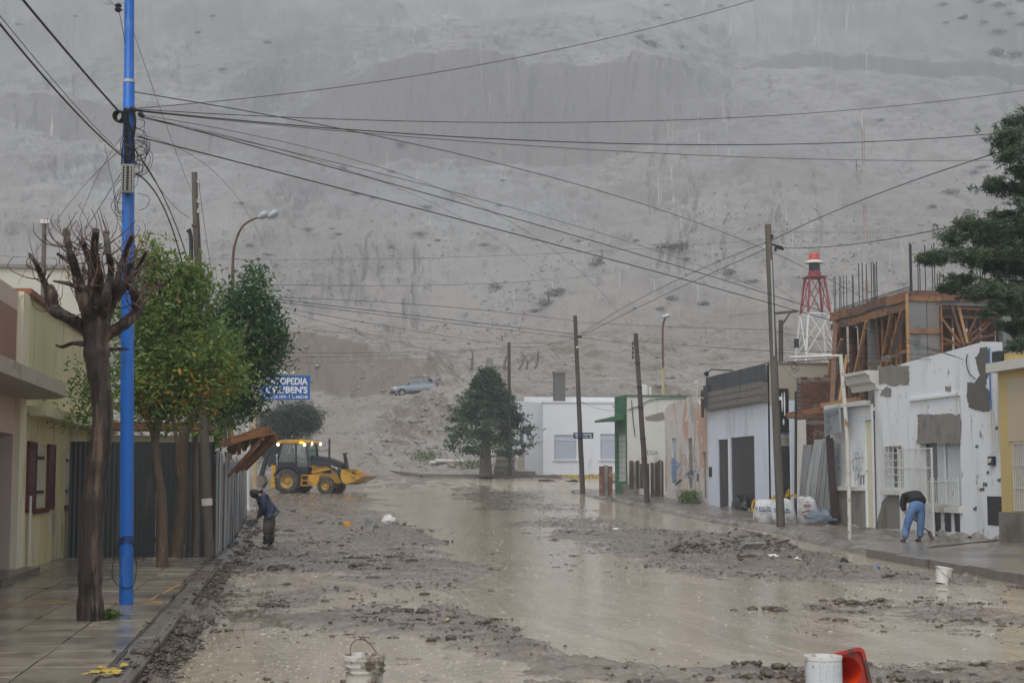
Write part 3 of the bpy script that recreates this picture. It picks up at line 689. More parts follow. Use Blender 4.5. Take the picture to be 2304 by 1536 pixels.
dirx = (PXs - 1152) / math.hypot(F, HZ - 768)
Xs = dirx * Ds * cyw + Ds * syw; Ys = -dirx * Ds * syw + Ds * cyw
mh = mud_height(Xs, Ys)
zz = zb(Ys) + mh
zz = np.where(Xs < -1.28, zb(Ys) - .25, zz)
street = npmesh('street', np.stack([Xs, Ys, zz], -1).reshape(-1, 3), grid(SC_, SR_), K['mud'], smooth=True, attrs={'relief': mh.ravel()})
kind(street, 'structure')
wpx, wD = np.linspace(150, 2440, 60), np.geomspace(8.6, 90, 120)
PXw, Dw = np.meshgrid(wpx, wD); dx_ = (PXw - 1152) / math.hypot(F, HZ - 768)
Xw = dx_ * Dw * cyw + Dw * syw; Yw = -dx_ * Dw * syw + Dw * cyw
wz = np.where(Xw < -1.3, -.3, zb(Yw))
kind(npmesh('water', np.stack([Xw, Yw, wz], -1).reshape(-1, 3), grid(60, 120), K['water'], smooth=True), 'structure')

# clods of mud and stones lying about (nobody could count them)
ico = bmesh.new(); bmesh.ops.create_icosphere(ico, subdivisions=1, radius=1); ico.verts.ensure_lookup_table()
IV = np.array([v.co[:] for v in ico.verts]); IF = np.array([[v.index for v in f.verts] for f in ico.faces]); ico.free()
def scatter_clods(n, size, seed, tilt=.5, water_ok=.25):
    r = np.random.default_rng(seed); Vs, Fs = [], []; k = 0; tries = 0; at = []
    D = np.exp(r.uniform(math.log(9.5), math.log(62), n * 8)); pxx = r.uniform(300, 2400, n * 8); dd = (pxx - 1152) / 3414
    X = dd * D * cyw + D * syw; Y = -dd * D * syw + D * cyw
    h = mud_height(X, Y); dens = vn(X / 1.1, Y / 1.6, 77) + .5 * vn(X / .3, Y / .4, 78)
    kR = np.interp(Y, [20, 30.5, 43, 72], [11.2, 12.0, 14.2, 14.6])
    ok = ((h > .006) | (r.random(n * 8) < water_ok * (h > -.03))) & (X > -1.0) & (X < kR - .1) & (dens > r.uniform(-.25, .55, n * 8))
    idx = np.where(ok)[0][:n]
    for i in idx:
        s = size * math.exp(r.normal(0, .55)) * (.7 + .3 * min(2.2, Y[i] / 18))
        sc = np.array([s * r.uniform(.8, 1.9), s * r.uniform(.7, 1.3), s * r.uniform(.35, .8)])
        v = IV * (1 + r.uniform(-.28, .28, (len(IV), 1))) * sc; a = r.uniform(0, 6.28); c, q = math.cos(a), math.sin(a)
        v = np.stack([v[:, 0] * c - v[:, 1] * q, v[:, 0] * q + v[:, 1] * c, v[:, 2]], -1) + [X[i], Y[i], zb(Y[i]) + max(h[i], 0) + s * .1]
        Vs.append(v); Fs.append(IF + k); k += len(v)
    return np.concatenate(Vs), np.concatenate(Fs)
v1, f1 = scatter_clods(5200, .0100, 5)
v2, f2 = scatter_clods(300, .020, 6, water_ok=.12)
# crumbly clumps
r = np.random.default_rng(17); v3, f3, k0 = [v1, v2], [f1, f2 + len(v1)], len(v1) + len(v2)
D = np.exp(r.uniform(math.log(9.8), math.log(50), 6000)); dd = (r.uniform(330, 2380, 6000) - 1152) / 3414
cX, cY = dd * D * cyw + D * syw, -dd * D * syw + D * cyw; ch_ = mud_height(cX, cY)
sel = np.where((ch_ > -.012) & (cX > -.9) & (cX < np.interp(cY, [20, 30.5, 43, 72], [11.0, 11.8, 14.0, 14.4])) & (vn(cX / 1.4, cY / 2, 90) > .05))[0][:260]
for i in sel:
    R0 = .036 * math.exp(r.normal(0, .5)) * (.75 + cY[i] / 40)
    for q in range(int(r.integers(6, 16))):
        o_ = r.normal(size=2) * R0 * [1.3, .8]; s = R0 * r.uniform(.22, .5); z = zb(cY[i]) + max(ch_[i], 0) + R0 * .35 * math.exp(-(o_ @ o_) / R0 ** 2) * r.uniform(.3, 1.2)
        v = IV * (1 + r.uniform(-.35, .35, (len(IV), 1))) * [s * 1.3, s, s * .75] + [cX[i] + o_[0], cY[i] + o_[1], z]; v3.append(v); f3.append(IF + k0); k0 += len(v)
co_ = npmesh('mud_clods', np.concatenate(v3), np.concatenate(f3), K['clod'], smooth=True)
kind(co_, 'stuff', 'small dark clods of mud scattered over the flooded street')
co_['category'] = 'mud'

# rain bubbles and splash rings on the puddles
r = np.random.default_rng(99); n_ = 60000
D = np.exp(r.uniform(math.log(9.5), math.log(48), n_)); dd = (r.uniform(330, 2400, n_) - 1152) / 3414
bX, bYy = dd * D * cyw + D * syw, -dd * D * syw + D * cyw
ok = (mud_height(bX, bYy) < -.004) & (bX > -1.0) & (bX < np.interp(bYy, [20, 30.5, 43, 72], [11.0, 11.8, 14.0, 14.4])) & (r.random(n_) < .06 + .14 * (bX < 3) * (bYy < 17))
bX, bYy = bX[ok], bYy[ok]; nb = len(bX); s_ = .0052 * np.exp(r.normal(0, .4, nb)) * (.6 + bYy / 30)
ang = np.arange(6) * math.pi / 3
dome = np.concatenate([np.stack([np.cos(ang), np.sin(ang), 0 * ang], 1), np.stack([.6 * np.cos(ang), .6 * np.sin(ang), 0 * ang + .55], 1), [[0, 0, .8]]])
V = dome[None] * s_[:, None, None] * np.array([1.6, 1, .5]) + np.stack([bX, bYy, zb(bYy)], 1)[:, None]
tri = [(i, (i + 1) % 6, 6 + (i + 1) % 6) for i in range(6)] + [(i, 6 + (i + 1) % 6, 6 + i) for i in range(6)] + [(6 + i, 6 + (i + 1) % 6, 12) for i in range(6)]
Q = (np.array(tri)[None] + (np.arange(nb) * 13)[:, None, None]).reshape(-1, 3)
bo = npmesh('rain_bubbles', V.reshape(-1, 3), Q, K['bubble'], smooth=True); kind(bo, 'stuff', 'raindrop bubbles and splashes dotting the puddles'); bo['category'] = 'rain'

# --- left pavement of square tiles, kerb stones
walk = MB().box(-4.35, 4, -.1, -1.34, 30.2, .128).box(-4.35, 30.25, -.1, -1.5, 60, .1).build('sidewalk', K['grout']); kind(walk, 'structure')
tile_me = None
TS = .6
for iy in range(45):
    for ix in range(5):
        x0 = -1.36 - (ix + 1) * TS; y0 = 3.5 + iy * TS
        if y0 + TS > 30.1: continue
        if tile_me is None:
            to = MB().box(0, 0, -.03, TS - .014, TS - .014, 0).build('paving_tile', K['tile'], bevel=.003); tile_me = to.data; to.parent = walk
        else:
            to = bpy.data.objects.new('paving_tile', tile_me); COL.objects.link(to); to.parent = walk
        to.location = (x0, y0, .150 + random.uniform(-.004, .004)); to.rotation_euler = (random.gauss(0, .006), random.gauss(0, .006), 0)
MB().box(-4.3, 18.93, .14, -1.45, 18.965, .1565).build('joint_strip', K['orange_strip'], walk)
MB().bar((-1.62, 19.2, .152), (-1.44, 22.1, .152), .03, .010).build('joint_strip', K['orange_strip'], walk)
kerb = MB().box(-1.335, 4, -.1, -1.12, 28.2, .02).build('kerb', K['kerb']); kind(kerb, 'structure')
ks = None
for i in range(25):
    y0 = 4 + i * .97
    b = MB(); jx = random.uniform(-.012, .012); zt = .158 + random.uniform(-.02, .01)
    b.prism([(-1.33 + jx, -.05), (-1.125 + jx, -.05), (-1.13 + jx, zt - .05), (-1.165 + jx, zt), (-1.33 + jx, zt)], y0, y0 + .955)
    ko = b.build('kerb_stone', K['kerb'], kerb, bevel=.008)
p = G(245, 1513, .175)
for k, (ox, oy, rx, ry) in enumerate(((-.05, .10, .05, .16), (.04, -.12, .04, .12), (-.02, -.28, .05, .07), (-.14, .02, .035, .13), (-.2, -.15, .03, .10), (.05, .30, .03, .12), (-.12, .30, .03, .08))):
    x_ = -1.28 + ox; MB().sheet([(x_ + a, 12.1 + oy + b, .170 if x_ > -1.33 else .157) for a, b in blob(14, rx, ry, .35, 4 + k)], (0, 0, 1), .004).build('painted_mark', K['yellow_paint'], kerb if x_ > -1.33 else walk)

# mud heaped along the left kerb
r = np.random.default_rng(44); v3, f3, k0 = [], [], 0
for i in range(4200):
    y_ = r.uniform(9, 29); x_ = -1.10 + abs(r.normal(0, .13)) - (.35 * r.random() if (y_ > 22 or r.random() < .1) else 0)
    z_ = (.158 if x_ < -1.34 else (.15 if x_ < -1.12 else .03 + .05 * r.random())); s = .0115 * math.exp(r.normal(0, .55))
    v = IV * (1 + r.uniform(-.3, .3, (len(IV), 1))) * [s * r.uniform(.8, 1.6), s * r.uniform(.8, 2.2), s * .6] + [x_, y_, z_]; v3.append(v); f3.append(IF + k0); k0 += len(v)
ko_ = npmesh('kerb_mud', np.concatenate(v3), np.concatenate(f3), K['clod'], smooth=True); kind(ko_, 'stuff', 'lumps of mud heaped along the left kerb'); ko_['category'] = 'mud'

# --- right pavement: muddy concrete, broken kerb
KR = [(4, 10.6), (20, 11.3), (23.2, 11.55), (30.6, 12.25), (43.4, 14.4), (60, 14.7), (72, 14.9), (80, 15.2)]
ky = np.concatenate([np.linspace(4, 26, 60), np.linspace(26.1, 50, 260), np.linspace(50.3, 80, 120)]); kx = np.interp(ky, [a for a, b in KR], [b for a, b in KR])
NU = 130; us = np.linspace(0, 1, NU)
Xr = kx[:, None] + (21.5 - kx[:, None]) * us[None] ** 1.2; Yr = np.repeat(ky[:, None], NU, 1)
edge = sstep(31.5, 33.5, Yr)            # beyond here the edge is buried: slopes down into the mud
Zr = zb(Yr) + .15 - edge * .13 * sstep(.09, .0, us[None] + .10 * fbm(Xr, Yr / 2, 3, 71)) + .03 * fbm(Xr / 1.3, Yr / 1.3, 4, 72) * sstep(29, 34, Yr) + .09 * np.clip(fbm(Xr / .5, Yr / .6, 4, 73), 0, 1) * sstep(32, 37, Yr) + .03 * np.clip(fbm(Xr / .18, Yr / .22, 3, 74), 0, 1) * sstep(30, 35, Yr)
Zr = Zr + .12 * sstep(.45, .8, fbm(Xr / 1.5, Yr / 1.8, 3, 75) + .5) * sstep(33.5, 32, np.abs(Yr - 60) * 0 + Yr) * sstep(13.5, 15, Xr) * (Yr < 31)
Xr = np.concatenate([Xr[:, :1], Xr], 1); Yr = np.concatenate([Yr[:, :1], Yr], 1); Zr = np.concatenate([zb(Yr[:, :1]) - .3, Zr], 1); NU += 1
rw = npmesh('sidewalk', np.stack([Xr, Yr, Zr], -1).reshape(-1, 3), grid(NU, len(ky)), K['walk'], smooth=True); kind(rw, 'structure')
rk = MB()
for i in range(12):
    a, b = 4.0, 18.6
    y0, y1 = 18.6 + i * 1.0, 18.6 + (i + 1) * 1.0 - .015
    rk = MB()
    xa, xb = np.interp([y0, y1], [q for q, w in KR], [w for q, w in KR])
    dz = random.uniform(-.01, .015); ox = random.uniform(-.02, .02)
    rk.add([(xa - .16 + ox, y0, -.1), (xa + .02 + ox, y0, -.1), (xb + .02 + ox, y1, -.1), (xb - .16 + ox, y1, -.1), (xa - .145 + ox, y0, .17 + dz), (xa + .02 + ox, y0, .17 + dz), (xb + .02 + ox, y1, .17 + dz), (xb - .145 + ox, y1, .17 + dz)],
           [(0, 3, 2, 1), (4, 5, 6, 7), (0, 1, 5, 4), (1, 2, 6, 5), (2, 3, 7, 6), (3, 0, 4, 7)])
    rk.build('kerb_stone', K['kerb'], rw, bevel=.01)
# low broken slab edge on the right pavement in front of the white house
MB().bar(G(2090, 1232, .15), G(2262, 1214, .15), .10, .07).build('slab_edge', K['kerb'], rw)
# far corner kerb across the junction
fk = MB()
pts = [AY(870, 1050, 96), AY(905, 1066, 92.5), AY(950, 1074, 89.5), AY(1100, 1075, 89), AY(1260, 1074, 88.8)]
pts2 = [AY(1262, 1074, 88.8), AY(1420, 1074, 88.8)]
for q in pts + pts2: q.z = float(zb(q.y)) + .04
for a, b in zip(pts, pts[1:]): fk.bar(a, b, .3, .24)
fko = fk.build('far_kerb', K['kerb']); kind(fko, 'structure')
yk = MB().bar(pts2[0], pts2[1], .3, .26).build('painted_kerb', K['yellow_paint'], fko)
# ================================================================== foliage helpers
def leaf_quads(C, size, seed, droop=.3, aspect=.42, fold=True):
    """rhombus leaves at centres C (n,3)"""
    r = np.random.default_rng(seed); n = len(C)
    d = r.normal(size=(n, 3)); d[:, 2] = d[:, 2] * .6 - droop; d /= np.linalg.norm(d, axis=1, keepdims=True)
    w = np.cross(d, r.normal(size=(n, 3))); w /= np.linalg.norm(w, axis=1, keepdims=True) + 1e-9
    s = (size * np.exp(r.normal(0, .25, n)))[:, None]
    a = C - d * s * .5; b = C + w * s * aspect * .5; c = C + d * s * .5; e = C - w * s * aspect * .5
    V = np.stack([a, b, c, e], 1).reshape(-1, 3); Q = np.arange(4 * n).reshape(n, 4)
    return V, Q
def crown_points(blobs, nclump, per, cr, seed, shell=.55):
    """leaf centres in clumps through a set of ellipsoids (c, radii, weight)"""
    r = np.random.default_rng(seed); out = []; cl = []
    w = np.array([b[2] for b in blobs], float); w /= w.sum()
    for i in range(nclump):
        c, rad, _ = blobs[r.choice(len(blobs), p=w)]
        d = r.normal(size=3); d /= np.linalg.norm(d); k = r.random() ** shell
        cc = np.array(c) + d * np.array(rad) * k
        m = int(per * r.uniform(.6, 1.4))
        p = r.normal(size=(m, 3)) * cr * np.array([1, 1, .75]) * r.uniform(.7, 1.3) * .6
        out.append(cc + p); cl.append(np.full(m, r.random()))
    return np.concatenate(out), np.concatenate(cl)
def foliage(name, blobs, nclump, per, cr, size, m, parent, seed, droop=.3, aspect=.42, tint=None, shell=.55):
    C, cl = crown_points(blobs, nclump, per, cr, seed, shell)
    V, Q = leaf_quads(C, size, seed + 1, droop, aspect)
    r = np.random.default_rng(seed + 2)
    t = np.clip(cl * .55 + r.random(len(C)) * .35, 0, .86)
    if tint is not None: t = tint(C, t, r)
    return npmesh(name, V, Q, m, parent, attrs={'tint': np.repeat(t, 4)})

# ================================================================== left side
# --- dusty pink garage building at the left edge
XL = -4.2
bd = thing('garage_building', 'dusty pink garage building with brown panel and thin concrete canopy at left edge', 'building', (XL, 20, .12))
yE = AX(57, 1000, XL + .08).y
dr = rectX(XL, -60, 968, 25, 1266)
zt_ = AX(40, 655, XL).z
MB().facade((XL, 9, .1), (0, 1, 0), (1, 0, 0), yE - 9, zt_ - .1, [(dr[0] - 9, .03, dr[2] - 9, dr[3] - .1)], .25).box(-9, yE - .02, .1, XL - .3, yE, zt_).box(-9, 9, zt_ - .12, XL - .002, yE - .02, zt_ - .02).build('wall', K['pink_wall'], bd)
MB().box(XL - .28, dr[0] - .1, .1, XL - .24, dr[2] + .1, dr[3] + .05).build('door', K['dark_door'], bd)
pr = rectX(XL, -80, 662, 33, 805)
MB().box(XL, pr[0], pr[1], XL + .03, pr[2], pr[3]).build('panel', K['brown_panel'], bd)
MB().box(XL - .1, AX(33, 900, XL).y + .03, .12, XL + .09, yE - .005, zt_ + .004).build('pilaster', K['cream'], bd)
tip = AX(103, 848, XL + .85)
cn = MB(); zc = AX(60, 858, XL + .85).z
pl = [(XL, 12)] + [(XL + .85, 12), (XL + .85, yE - 1.6), (XL + .82, yE - .9), (XL + .6, yE - .35), (XL + .25, yE - .08), (XL, yE - .03)]
cn.prism(pl, zc, zc + .20, 'z').build('canopy', K['canopy'], bd)
MB().box(XL - .2, 22, .12, XL + .35, yE + .1, .24).build('doorstep', K['kerb'], bd)

# --- yellow house with maroon shutters
yh = thing('yellow_house', 'low yellow rendered house with maroon shutters beside the dark hoarding', 'house', (XL, 28.5, .12))
y0h, y1h = yE + .03, 36.0
ztop = AX(80, 678, XL).z
w1 = rectX(XL, 77, 1000, 103, 1142); w2 = rectX(XL, 147, 1015, 164, 1142)
zs, ze = w1[1], w1[3]
holes = [(w1[0] - y0h, zs - .1, w1[2] - y0h, ze - .1), (w2[0] - y0h, zs - .1, w2[2] - y0h, ze - .1)]
MB().facade((XL, y0h, .1), (0, 1, 0), (1, 0, 0), y1h - y0h, ztop - .1, holes, .05).box(-9, y1h, .1, XL - .06, y1h + .1, ztop).box(-9, y0h, ztop - .3, XL - .003, y1h, ztop - .2).build('wall', K['yellow_wall'], yh)
for wv, nm in ((w1, 0), (w2, 1)):
    wf = MB().box(XL - .049, wv[0] + .02, zs + .02, XL - .02, wv[2] - .02, ze - .02).build('window', K['pale_shutter'], yh)
    for zz_ in (zs + .25, ze - .25): MB().box(XL - .019, wv[0] + .1, zz_, XL + .015, wv[2] - .25, zz_ + .05).build('hinge', K['dark_door'], wf)
    MB().box(XL - .1, wv[0] - .06, zs - .09, XL + .07, wv[2] + .06, zs - .003).build('sill', K['maroon'], yh)
    wd_ = .80
    for side in (0, 1):
        a = wv[0] - wd_ - .03 if side == 0 else wv[2] + .03
        if nm == 1 and side == 0: continue
        sh = MB()
        for q in range(22):
            z0 = zs + (ze - zs) * q / 22
            sh.add([(XL + .02, a + .03, z0), (XL + .02, a + wd_ - .03, z0), (XL + .045, a + wd_ - .03, z0 + .004), (XL + .045, a + .03, z0 + .004), (XL + .02, a + .03, z0 + .05), (XL + .02, a + wd_ - .03, z0 + .05)], [(0, 1, 2, 3), (3, 2, 5, 4)])
        sh.box(XL + .003, a, zs - .02, XL + .05, a + .04, ze).box(XL + .003, a + wd_ - .04, zs - .02, XL + .05, a + wd_, ze).box(XL + .003, a, ze - .03, XL + .051, a + wd_, ze + .03).box(XL + .002, a, zs - .05, XL + .05, a + wd_, zs)
        sh.box(XL + .001, a + .01, zs, XL + .015, a + wd_ - .01, ze)
        sh.build('shutter', K['maroon'], yh)
lz = AX(120, 940, XL + .35).z
MB().box(XL - .02, y0h + .02, lz, XL + .38, y1h, lz + .16).build('ledge', K['ledge'], yh)
for q in range(12):
    a = y0h + q * .8
    MB().box(XL - .30, a, ztop + .002, XL + .10, a + .785, ztop + .09).build('coping_tile', K['roof_tile'], yh)
MB().box(XL - .1, y0h + .03, .12, XL + .012, y0h + .45, ztop + .001).build('pilaster', K['cream'], yh)
for (a, b, rx, rz_, sd) in ((43, 1175, .18, .15, 1), (110, 1185, .12, .10, 3), (135, 1245, .10, .09, 5), (75, 1230, .10, .22, 7)):
    c = AX(a, b, XL); mb = MB(); mb.sheet([(XL + .003, c.y + u, c.z + v) for u, v in blob(18, rx, rz_, .3, sd)], (1, 0, 0), .004); mb.build('bare_patch', K['cement_dark'] if sd == 1 else K['white_dirty'], yh)
MB().tube([AX(68, 1115, XL + .05), AX(66, 1175, XL + .05), AX(64, 1272, XL + .05)], .03, 8).build('downpipe', K['white_dirty'], yh)

# --- old peeling building behind and a rooftop structure
ob = thing('old_building', 'old peeling cream building rising behind the yellow house', 'building', (-8, 41, 0))
zo = AY(90, 604, 40).z
x1o = AY(182, 640, 40).x
MB().box(-16, 40, 0, x1o, 48, zo).build('wall', K['peel_wall'], ob)
MB().box(-16, 39.93, zo, x1o + .06, 48, zo + .09).build('parapet', K['cement'], ob)
wt = thing('roof_structure', 'small white rooftop housing with a window behind the leafy trees', 'roof housing', (-6, 52, 0))
a = AY(356, 640, 52); b = AY(392, 566, 52)
MB().facade((a.x, 52, 0), (1, 0, 0), (0, -1, 0), b.x - a.x, b.z, [(.15, b.z - .75, .38, b.z - .2)], .08).box(a.x, 52.1, 0, b.x, 54, b.z).build('wall', K['white_dirty'], wt)
MB().box(a.x + .15, 52.08, b.z - .75, a.x + .38, 52.09, b.z - .2).build('window', K['glass_grey'], wt)
MB().box(a.x - .06, 51.9, b.z, b.x + .06, 54.1, b.z + .07).build('roof', K['white_dirty'], wt)
gp = thing('grey_pole', 'short grey pole with a white cap above the peeling building', 'pole', (AY(100, 700, 38).x, 38, 0))
g0, g1 = AY(101, 640, 38), AY(100, 500, 38)
MB().tube([(g0.x, 38, 0), g1], .055, 10).build('shaft', K['bark_grey'], gp, smooth=True)
MB().box(g1.x - .09, 37.9, g1.z - .04, g1.x + .13, 38.1, g1.z + .05).build('cap', K['white_metal'], gp)

# --- pollarded bare tree
def px_limb(pts, Y, r, jit=.0, seed=0):
    rr = random.Random(seed); out = []
    for i, (x, y) in enumerate(pts):
        q = AY(x, y, Y + rr.uniform(-jit, jit) * (i > 0)); out.append(q)
    return out
def smooth_path(pts, n=4):
    pts = [Vector(p) for p in pts]; out = []
    for i in range(len(pts) - 1):
        p0, p1, p2, p3 = pts[max(i - 1, 0)], pts[i], pts[i + 1], pts[min(i + 2, len(pts) - 1)]
        for k in range(n):
            t = k / n
            out.append(.5 * ((2 * p1) + (p2 - p0) * t + (2 * p0 - 5 * p1 + 4 * p2 - p3) * t * t + (3 * p1 - p0 - 3 * p2 + p3) * t ** 3))
    out.append(pts[-1]); return out
def rads(r, n): return list(np.interp(np.linspace(0, 1, n), np.linspace(0, 1, len(r)), r))
TY = 16.56
bt = thing('bare_tree', 'pollarded bare dark tree with knobbly stumps beside the blue pole', 'tree', tuple(G(203, 1395, .15)))
k_ = 1 / 206.0           # metres per photo pixel at that depth
def limb(mb, pts, rpx, jit=.25, seed=0, n=10, rough=.06):
    path = smooth_path(px_limb(pts, TY, None, jit, seed), 5); rr = random.Random(seed)
    rad = [max(.004, q * k_ * (1 + rr.uniform(-rough, rough))) for q in rads(rpx, len(path))]
    mb.tube(path, rad, n); return path
tr = MB()
limb(tr, [(203, 1402), (203, 1385), (203, 1300), (207, 1180), (216, 1080), (226, 1000), (232, 940), (224, 860), (218, 800), (216, 740), (214, 690)], [33, 29, 26, 25, 25, 25, 23, 23, 27, 29, 26], 0, 1, 16, .09)
tr.build('trunk', K['bark_dark'], bt, smooth=True)
for nm, pts, rp, jit, sd in [
    (0, [(214, 745), (190, 735), (160, 718), (130, 702), (117, 690), (108, 655), (95, 625), (82, 595), (67, 572)], [16, 14, 13, 13, 15, 8, 7, 5, 3], .2, 2),
    (1, [(222, 760), (250, 748), (280, 728), (305, 705), (310, 690), (302, 660), (295, 640)], [15, 14, 13, 12, 12, 11, 9], .2, 3),
    (2, [(205, 730), (190, 680), (178, 640), (165, 590), (155, 560), (148, 518)], [18, 15, 13, 9.5, 7, 7.5], .3, 4),
    (3, [(212, 720), (208, 660), (210, 620), (200, 580), (185, 545)], [18, 13, 11, 8, 7], .4, 5),
    (4, [(218, 720), (222, 660), (218, 600), (212, 560), (216, 518)], [18, 13, 10, 8.5, 8], .3, 6),
    (5, [(228, 720), (240, 660), (250, 610), (244, 570), (238, 524)], [16, 11, 8, 7, 6.5], .4, 7),
    (6, [(232, 730), (250, 690), (262, 640), (278, 580), (298, 528)], [14, 10, 8, 7, 5], .3, 8),
    (7, [(295, 650), (285, 620), (296, 590)], [10, 8, 6], .2, 9),
    (8, [(120, 690), (118, 660), (112, 645)], [13, 10, 8], .2, 10),
    (9, [(240, 700), (270, 660), (300, 620), (330, 565)], [9, 8, 6, 3], .4, 11),
    (10, [(192, 670), (165, 600), (128, 570)], [8, 6, 3], .4, 12),
    (11, [(200, 775), (165, 772), (140, 780), (126, 776)], [7, 5, 4, 2], .3, 13),
    (12, [(232, 790), (260, 785), (290, 785)], [6, 4, 2], .3, 14),
    (13, [(196, 660), (160, 640), (120, 632)], [7, 5, 2], .4, 15)]:
    lm = MB(); limb(lm, pts, rp, jit, sd, 9, .12)
    lm.build('limb', K['bark_dark'], bt, smooth=True)
tw = MB(); rr = random.Random(33)
anchors = [(150, 560), (185, 560), (215, 560), (240, 560), (280, 580), (295, 640), (300, 660), (200, 650), (230, 640), (260, 640), (180, 640), (120, 690), (95, 625), (160, 600), (250, 690), (290, 600), (190, 690), (310, 690)]
for i in range(150):
    ax, ay = rr.choice(anchors); ax += rr.uniform(-12, 12); ay += rr.uniform(-15, 15)
    an = rr.uniform(-math.pi, 0) if rr.random() < .8 else rr.uniform(-3.6, .5); L = rr.uniform(25, 85)
    x1, y1 = ax + math.cos(an) * L * .5 + rr.uniform(-8, 8), ay + math.sin(an) * L * .4 + rr.uniform(-6, 10)
    x2, y2 = ax + math.cos(an) * L, ay + math.sin(an) * L * .8 + rr.uniform(-10, 14)
    Yj = TY + rr.uniform(-.35, .35)
    tw.tube(smooth_path([AY(ax, ay, Yj), AY(x1, y1, Yj + rr.uniform(-.15, .15)), AY(x2, y2 - rr.uniform(0, 18), Yj + rr.uniform(-.25, .25)), AY(x2 + rr.uniform(-14, 14), y2 - rr.uniform(18, 48), Yj + rr.uniform(-.3, .3))], 3), rads([.009, .006, .0045, .0025], 10), 4)
kind(tw.build('twigs', K['twig'], bt), 'stuff')
# weeds at its foot
wp = G(245, 1393, .15); wv_ = []
C = np.array([wp.x, wp.y, .15]) + np.random.default_rng(3).normal(size=(240, 3)) * [.06, .06, .0] + np.random.default_rng(4).random((240, 1)) * [0, 0, .10]
V, Q = leaf_quads(C, .055, 5, -.4, .3)
go_ = npmesh('weed_tuft', V, Q, K['grass'], attrs={'tint': np.repeat(np.random.default_rng(6).random(240) * .6, 4)}, origin=(wp.x, wp.y, .15))
tag(go_, 'small tuft of green weeds at the foot of the bare tree', 'weeds')

# --- blue utility pole
BP = G(284, 1358, .15); bY = BP.y
pole = thing('utility_pole', 'tall bright blue steel pole with terminal box beside the bare tree', 'pole', tuple(BP))
topx = AY(291.5, -120, bY)
j1 = AY(291, 180, bY)
MB().tube([BP, AY(287, 700, bY), AY(290, 185, bY), AY(290, 183, bY), AY(291.5, -120, bY)], [.083, .078, .070, .062, .060], 20).build('shaft', K['bluepole'], pole, smooth=True)
MB().tube([AY(290, 187, bY), AY(290, 180, bY)], .074, 20).build('collar', K['galv'], pole, smooth=True)
tb0, tb1 = AY(275, 438, bY), AY(304, 376, bY)
tbx = MB().box(tb0.x, bY - .17, tb0.z, tb1.x, bY - .08, tb1.z).build('terminal_box', K['box_grey'], pole, bevel=.006)
MB().box(tb0.x + .018, bY - .173, tb0.z + .018, tb1.x - .018, bY - .1702, tb1.z - .018).build('recess', K['dark_door'], tbx)
tm = MB()
for c in range(2):
    for r_ in range(10):
        xx = tb0.x + .05 + c * .055; z_ = tb0.z + .035 + r_ * (tb1.z - tb0.z - .07) / 9
        tm.box(xx - .012, bY - .185, z_ - .008, xx + .012, bY - .174, z_ + .008)
tm.build('terminals', K['porcelain'], tbx)
c0 = AY(265, 262, bY - .05)
cl = MB()
for q in range(7):
    a_ = []
    rad = .055 + .003 * (q % 3)
    for k2 in range(19):
        t = 2 * math.pi * k2 / 18
        a_.append((c0.x + rad * math.cos(t) + .006 * q, c0.y - .03 + q * .011, c0.z + rad * 1.15 * math.sin(t)))
    cl.tube(a_, .010, 6)
cl.build('cable_coil', K['cable'], pole, smooth=True)
cw = MB()
for q, (x, y) in enumerate(((286, 248), (300, 246), (318, 258), (289, 330), (289, 352), (287, 360))):
    c = AY(x, y, bY - .07); cw.tube([c + Vector((-.035, 0, .02)), c, c + Vector((.03, 0, -.03))], [.022, .032, .02], 8)
cw.build('clamps', K['cable'], pole, smooth=True)
dc = MB(); rr = random.Random(5)
for q in range(16):     # drop cables strapped down the shaft and loose loops
    x = rr.uniform(276, 304); pth = [AY(x + rr.uniform(-6, 6), y, bY - .075 - rr.random() * .02) for y in (250, 275, 300, 325, 350, 372)]
    dc.tube(smooth_path(pth, 3), rr.uniform(.004, .008), 5)
for q in range(20):
    x, y = rr.uniform(300, 318), rr.uniform(260, 440); w_, h_ = rr.uniform(6, 26), rr.uniform(20, 75)
    dc.tube(smooth_path([AY(x - 8, y, bY - .05), AY(x + w_, y + h_ * .25, bY - .1), AY(x + w_ * .7, y + h_ * .8, bY - .1), AY(x - 6, y + h_, bY - .06)], 5), .0035, 4)
for q in range(6):
    y = rr.uniform(380, 470); dc.tube(smooth_path([AY(277, y, bY - .06), AY(262 + rr.uniform(-12, 6), y + 30, bY - .06), AY(256 + rr.uniform(-6, 10), y + 55, bY - .06), AY(278, y + 60, bY - .06)], 5), .0035, 4)
dc.tube(smooth_path([AY(280, 1205, bY - .09), AY(262, 1235, bY - .09), AY(252, 1290, bY - .08), AY(268, 1318, bY - .09), AY(298, 1318, bY - .08), AY(307, 1270, bY - .07), AY(297, 1215, bY - .09)], 6), .006, 5)
for z_ in (1207, 1213, 1219):
    c = AY(285, z_, bY); ring = [(c.x + .088 * math.cos(t * .35), c.y + .088 * math.sin(t * .35), c.z + .01 * math.sin(t)) for t in range(19)]; dc.tube(ring, .006, 5)
kind(dc.build('loose_cables', K['cable'], pole, smooth=True), 'stuff')
ins = AY(266, 18, bY - .1)
im = MB().tube([AY(291, 22, bY), AY(264, 24, bY - .1)], .008, 6).tube([AY(291, 5, bY), AY(264, 8, bY - .1)], .008, 6); im.build('bracket', K['galv'], pole)
MB().lathe([(.0, -.06), (.03, -.05), (.045, -.02), (.03, 0), (.045, .03), (.02, .055), (0, .06)], 12, tuple(ins)).build('insulator', K['black'], pole, smooth=True)
MB().tube(smooth_path([ins, AY(275, 60, bY - .08), AY(281, 95, bY - .08)], 4), .004, 5).build('jumper_wire', K['cable'], pole)
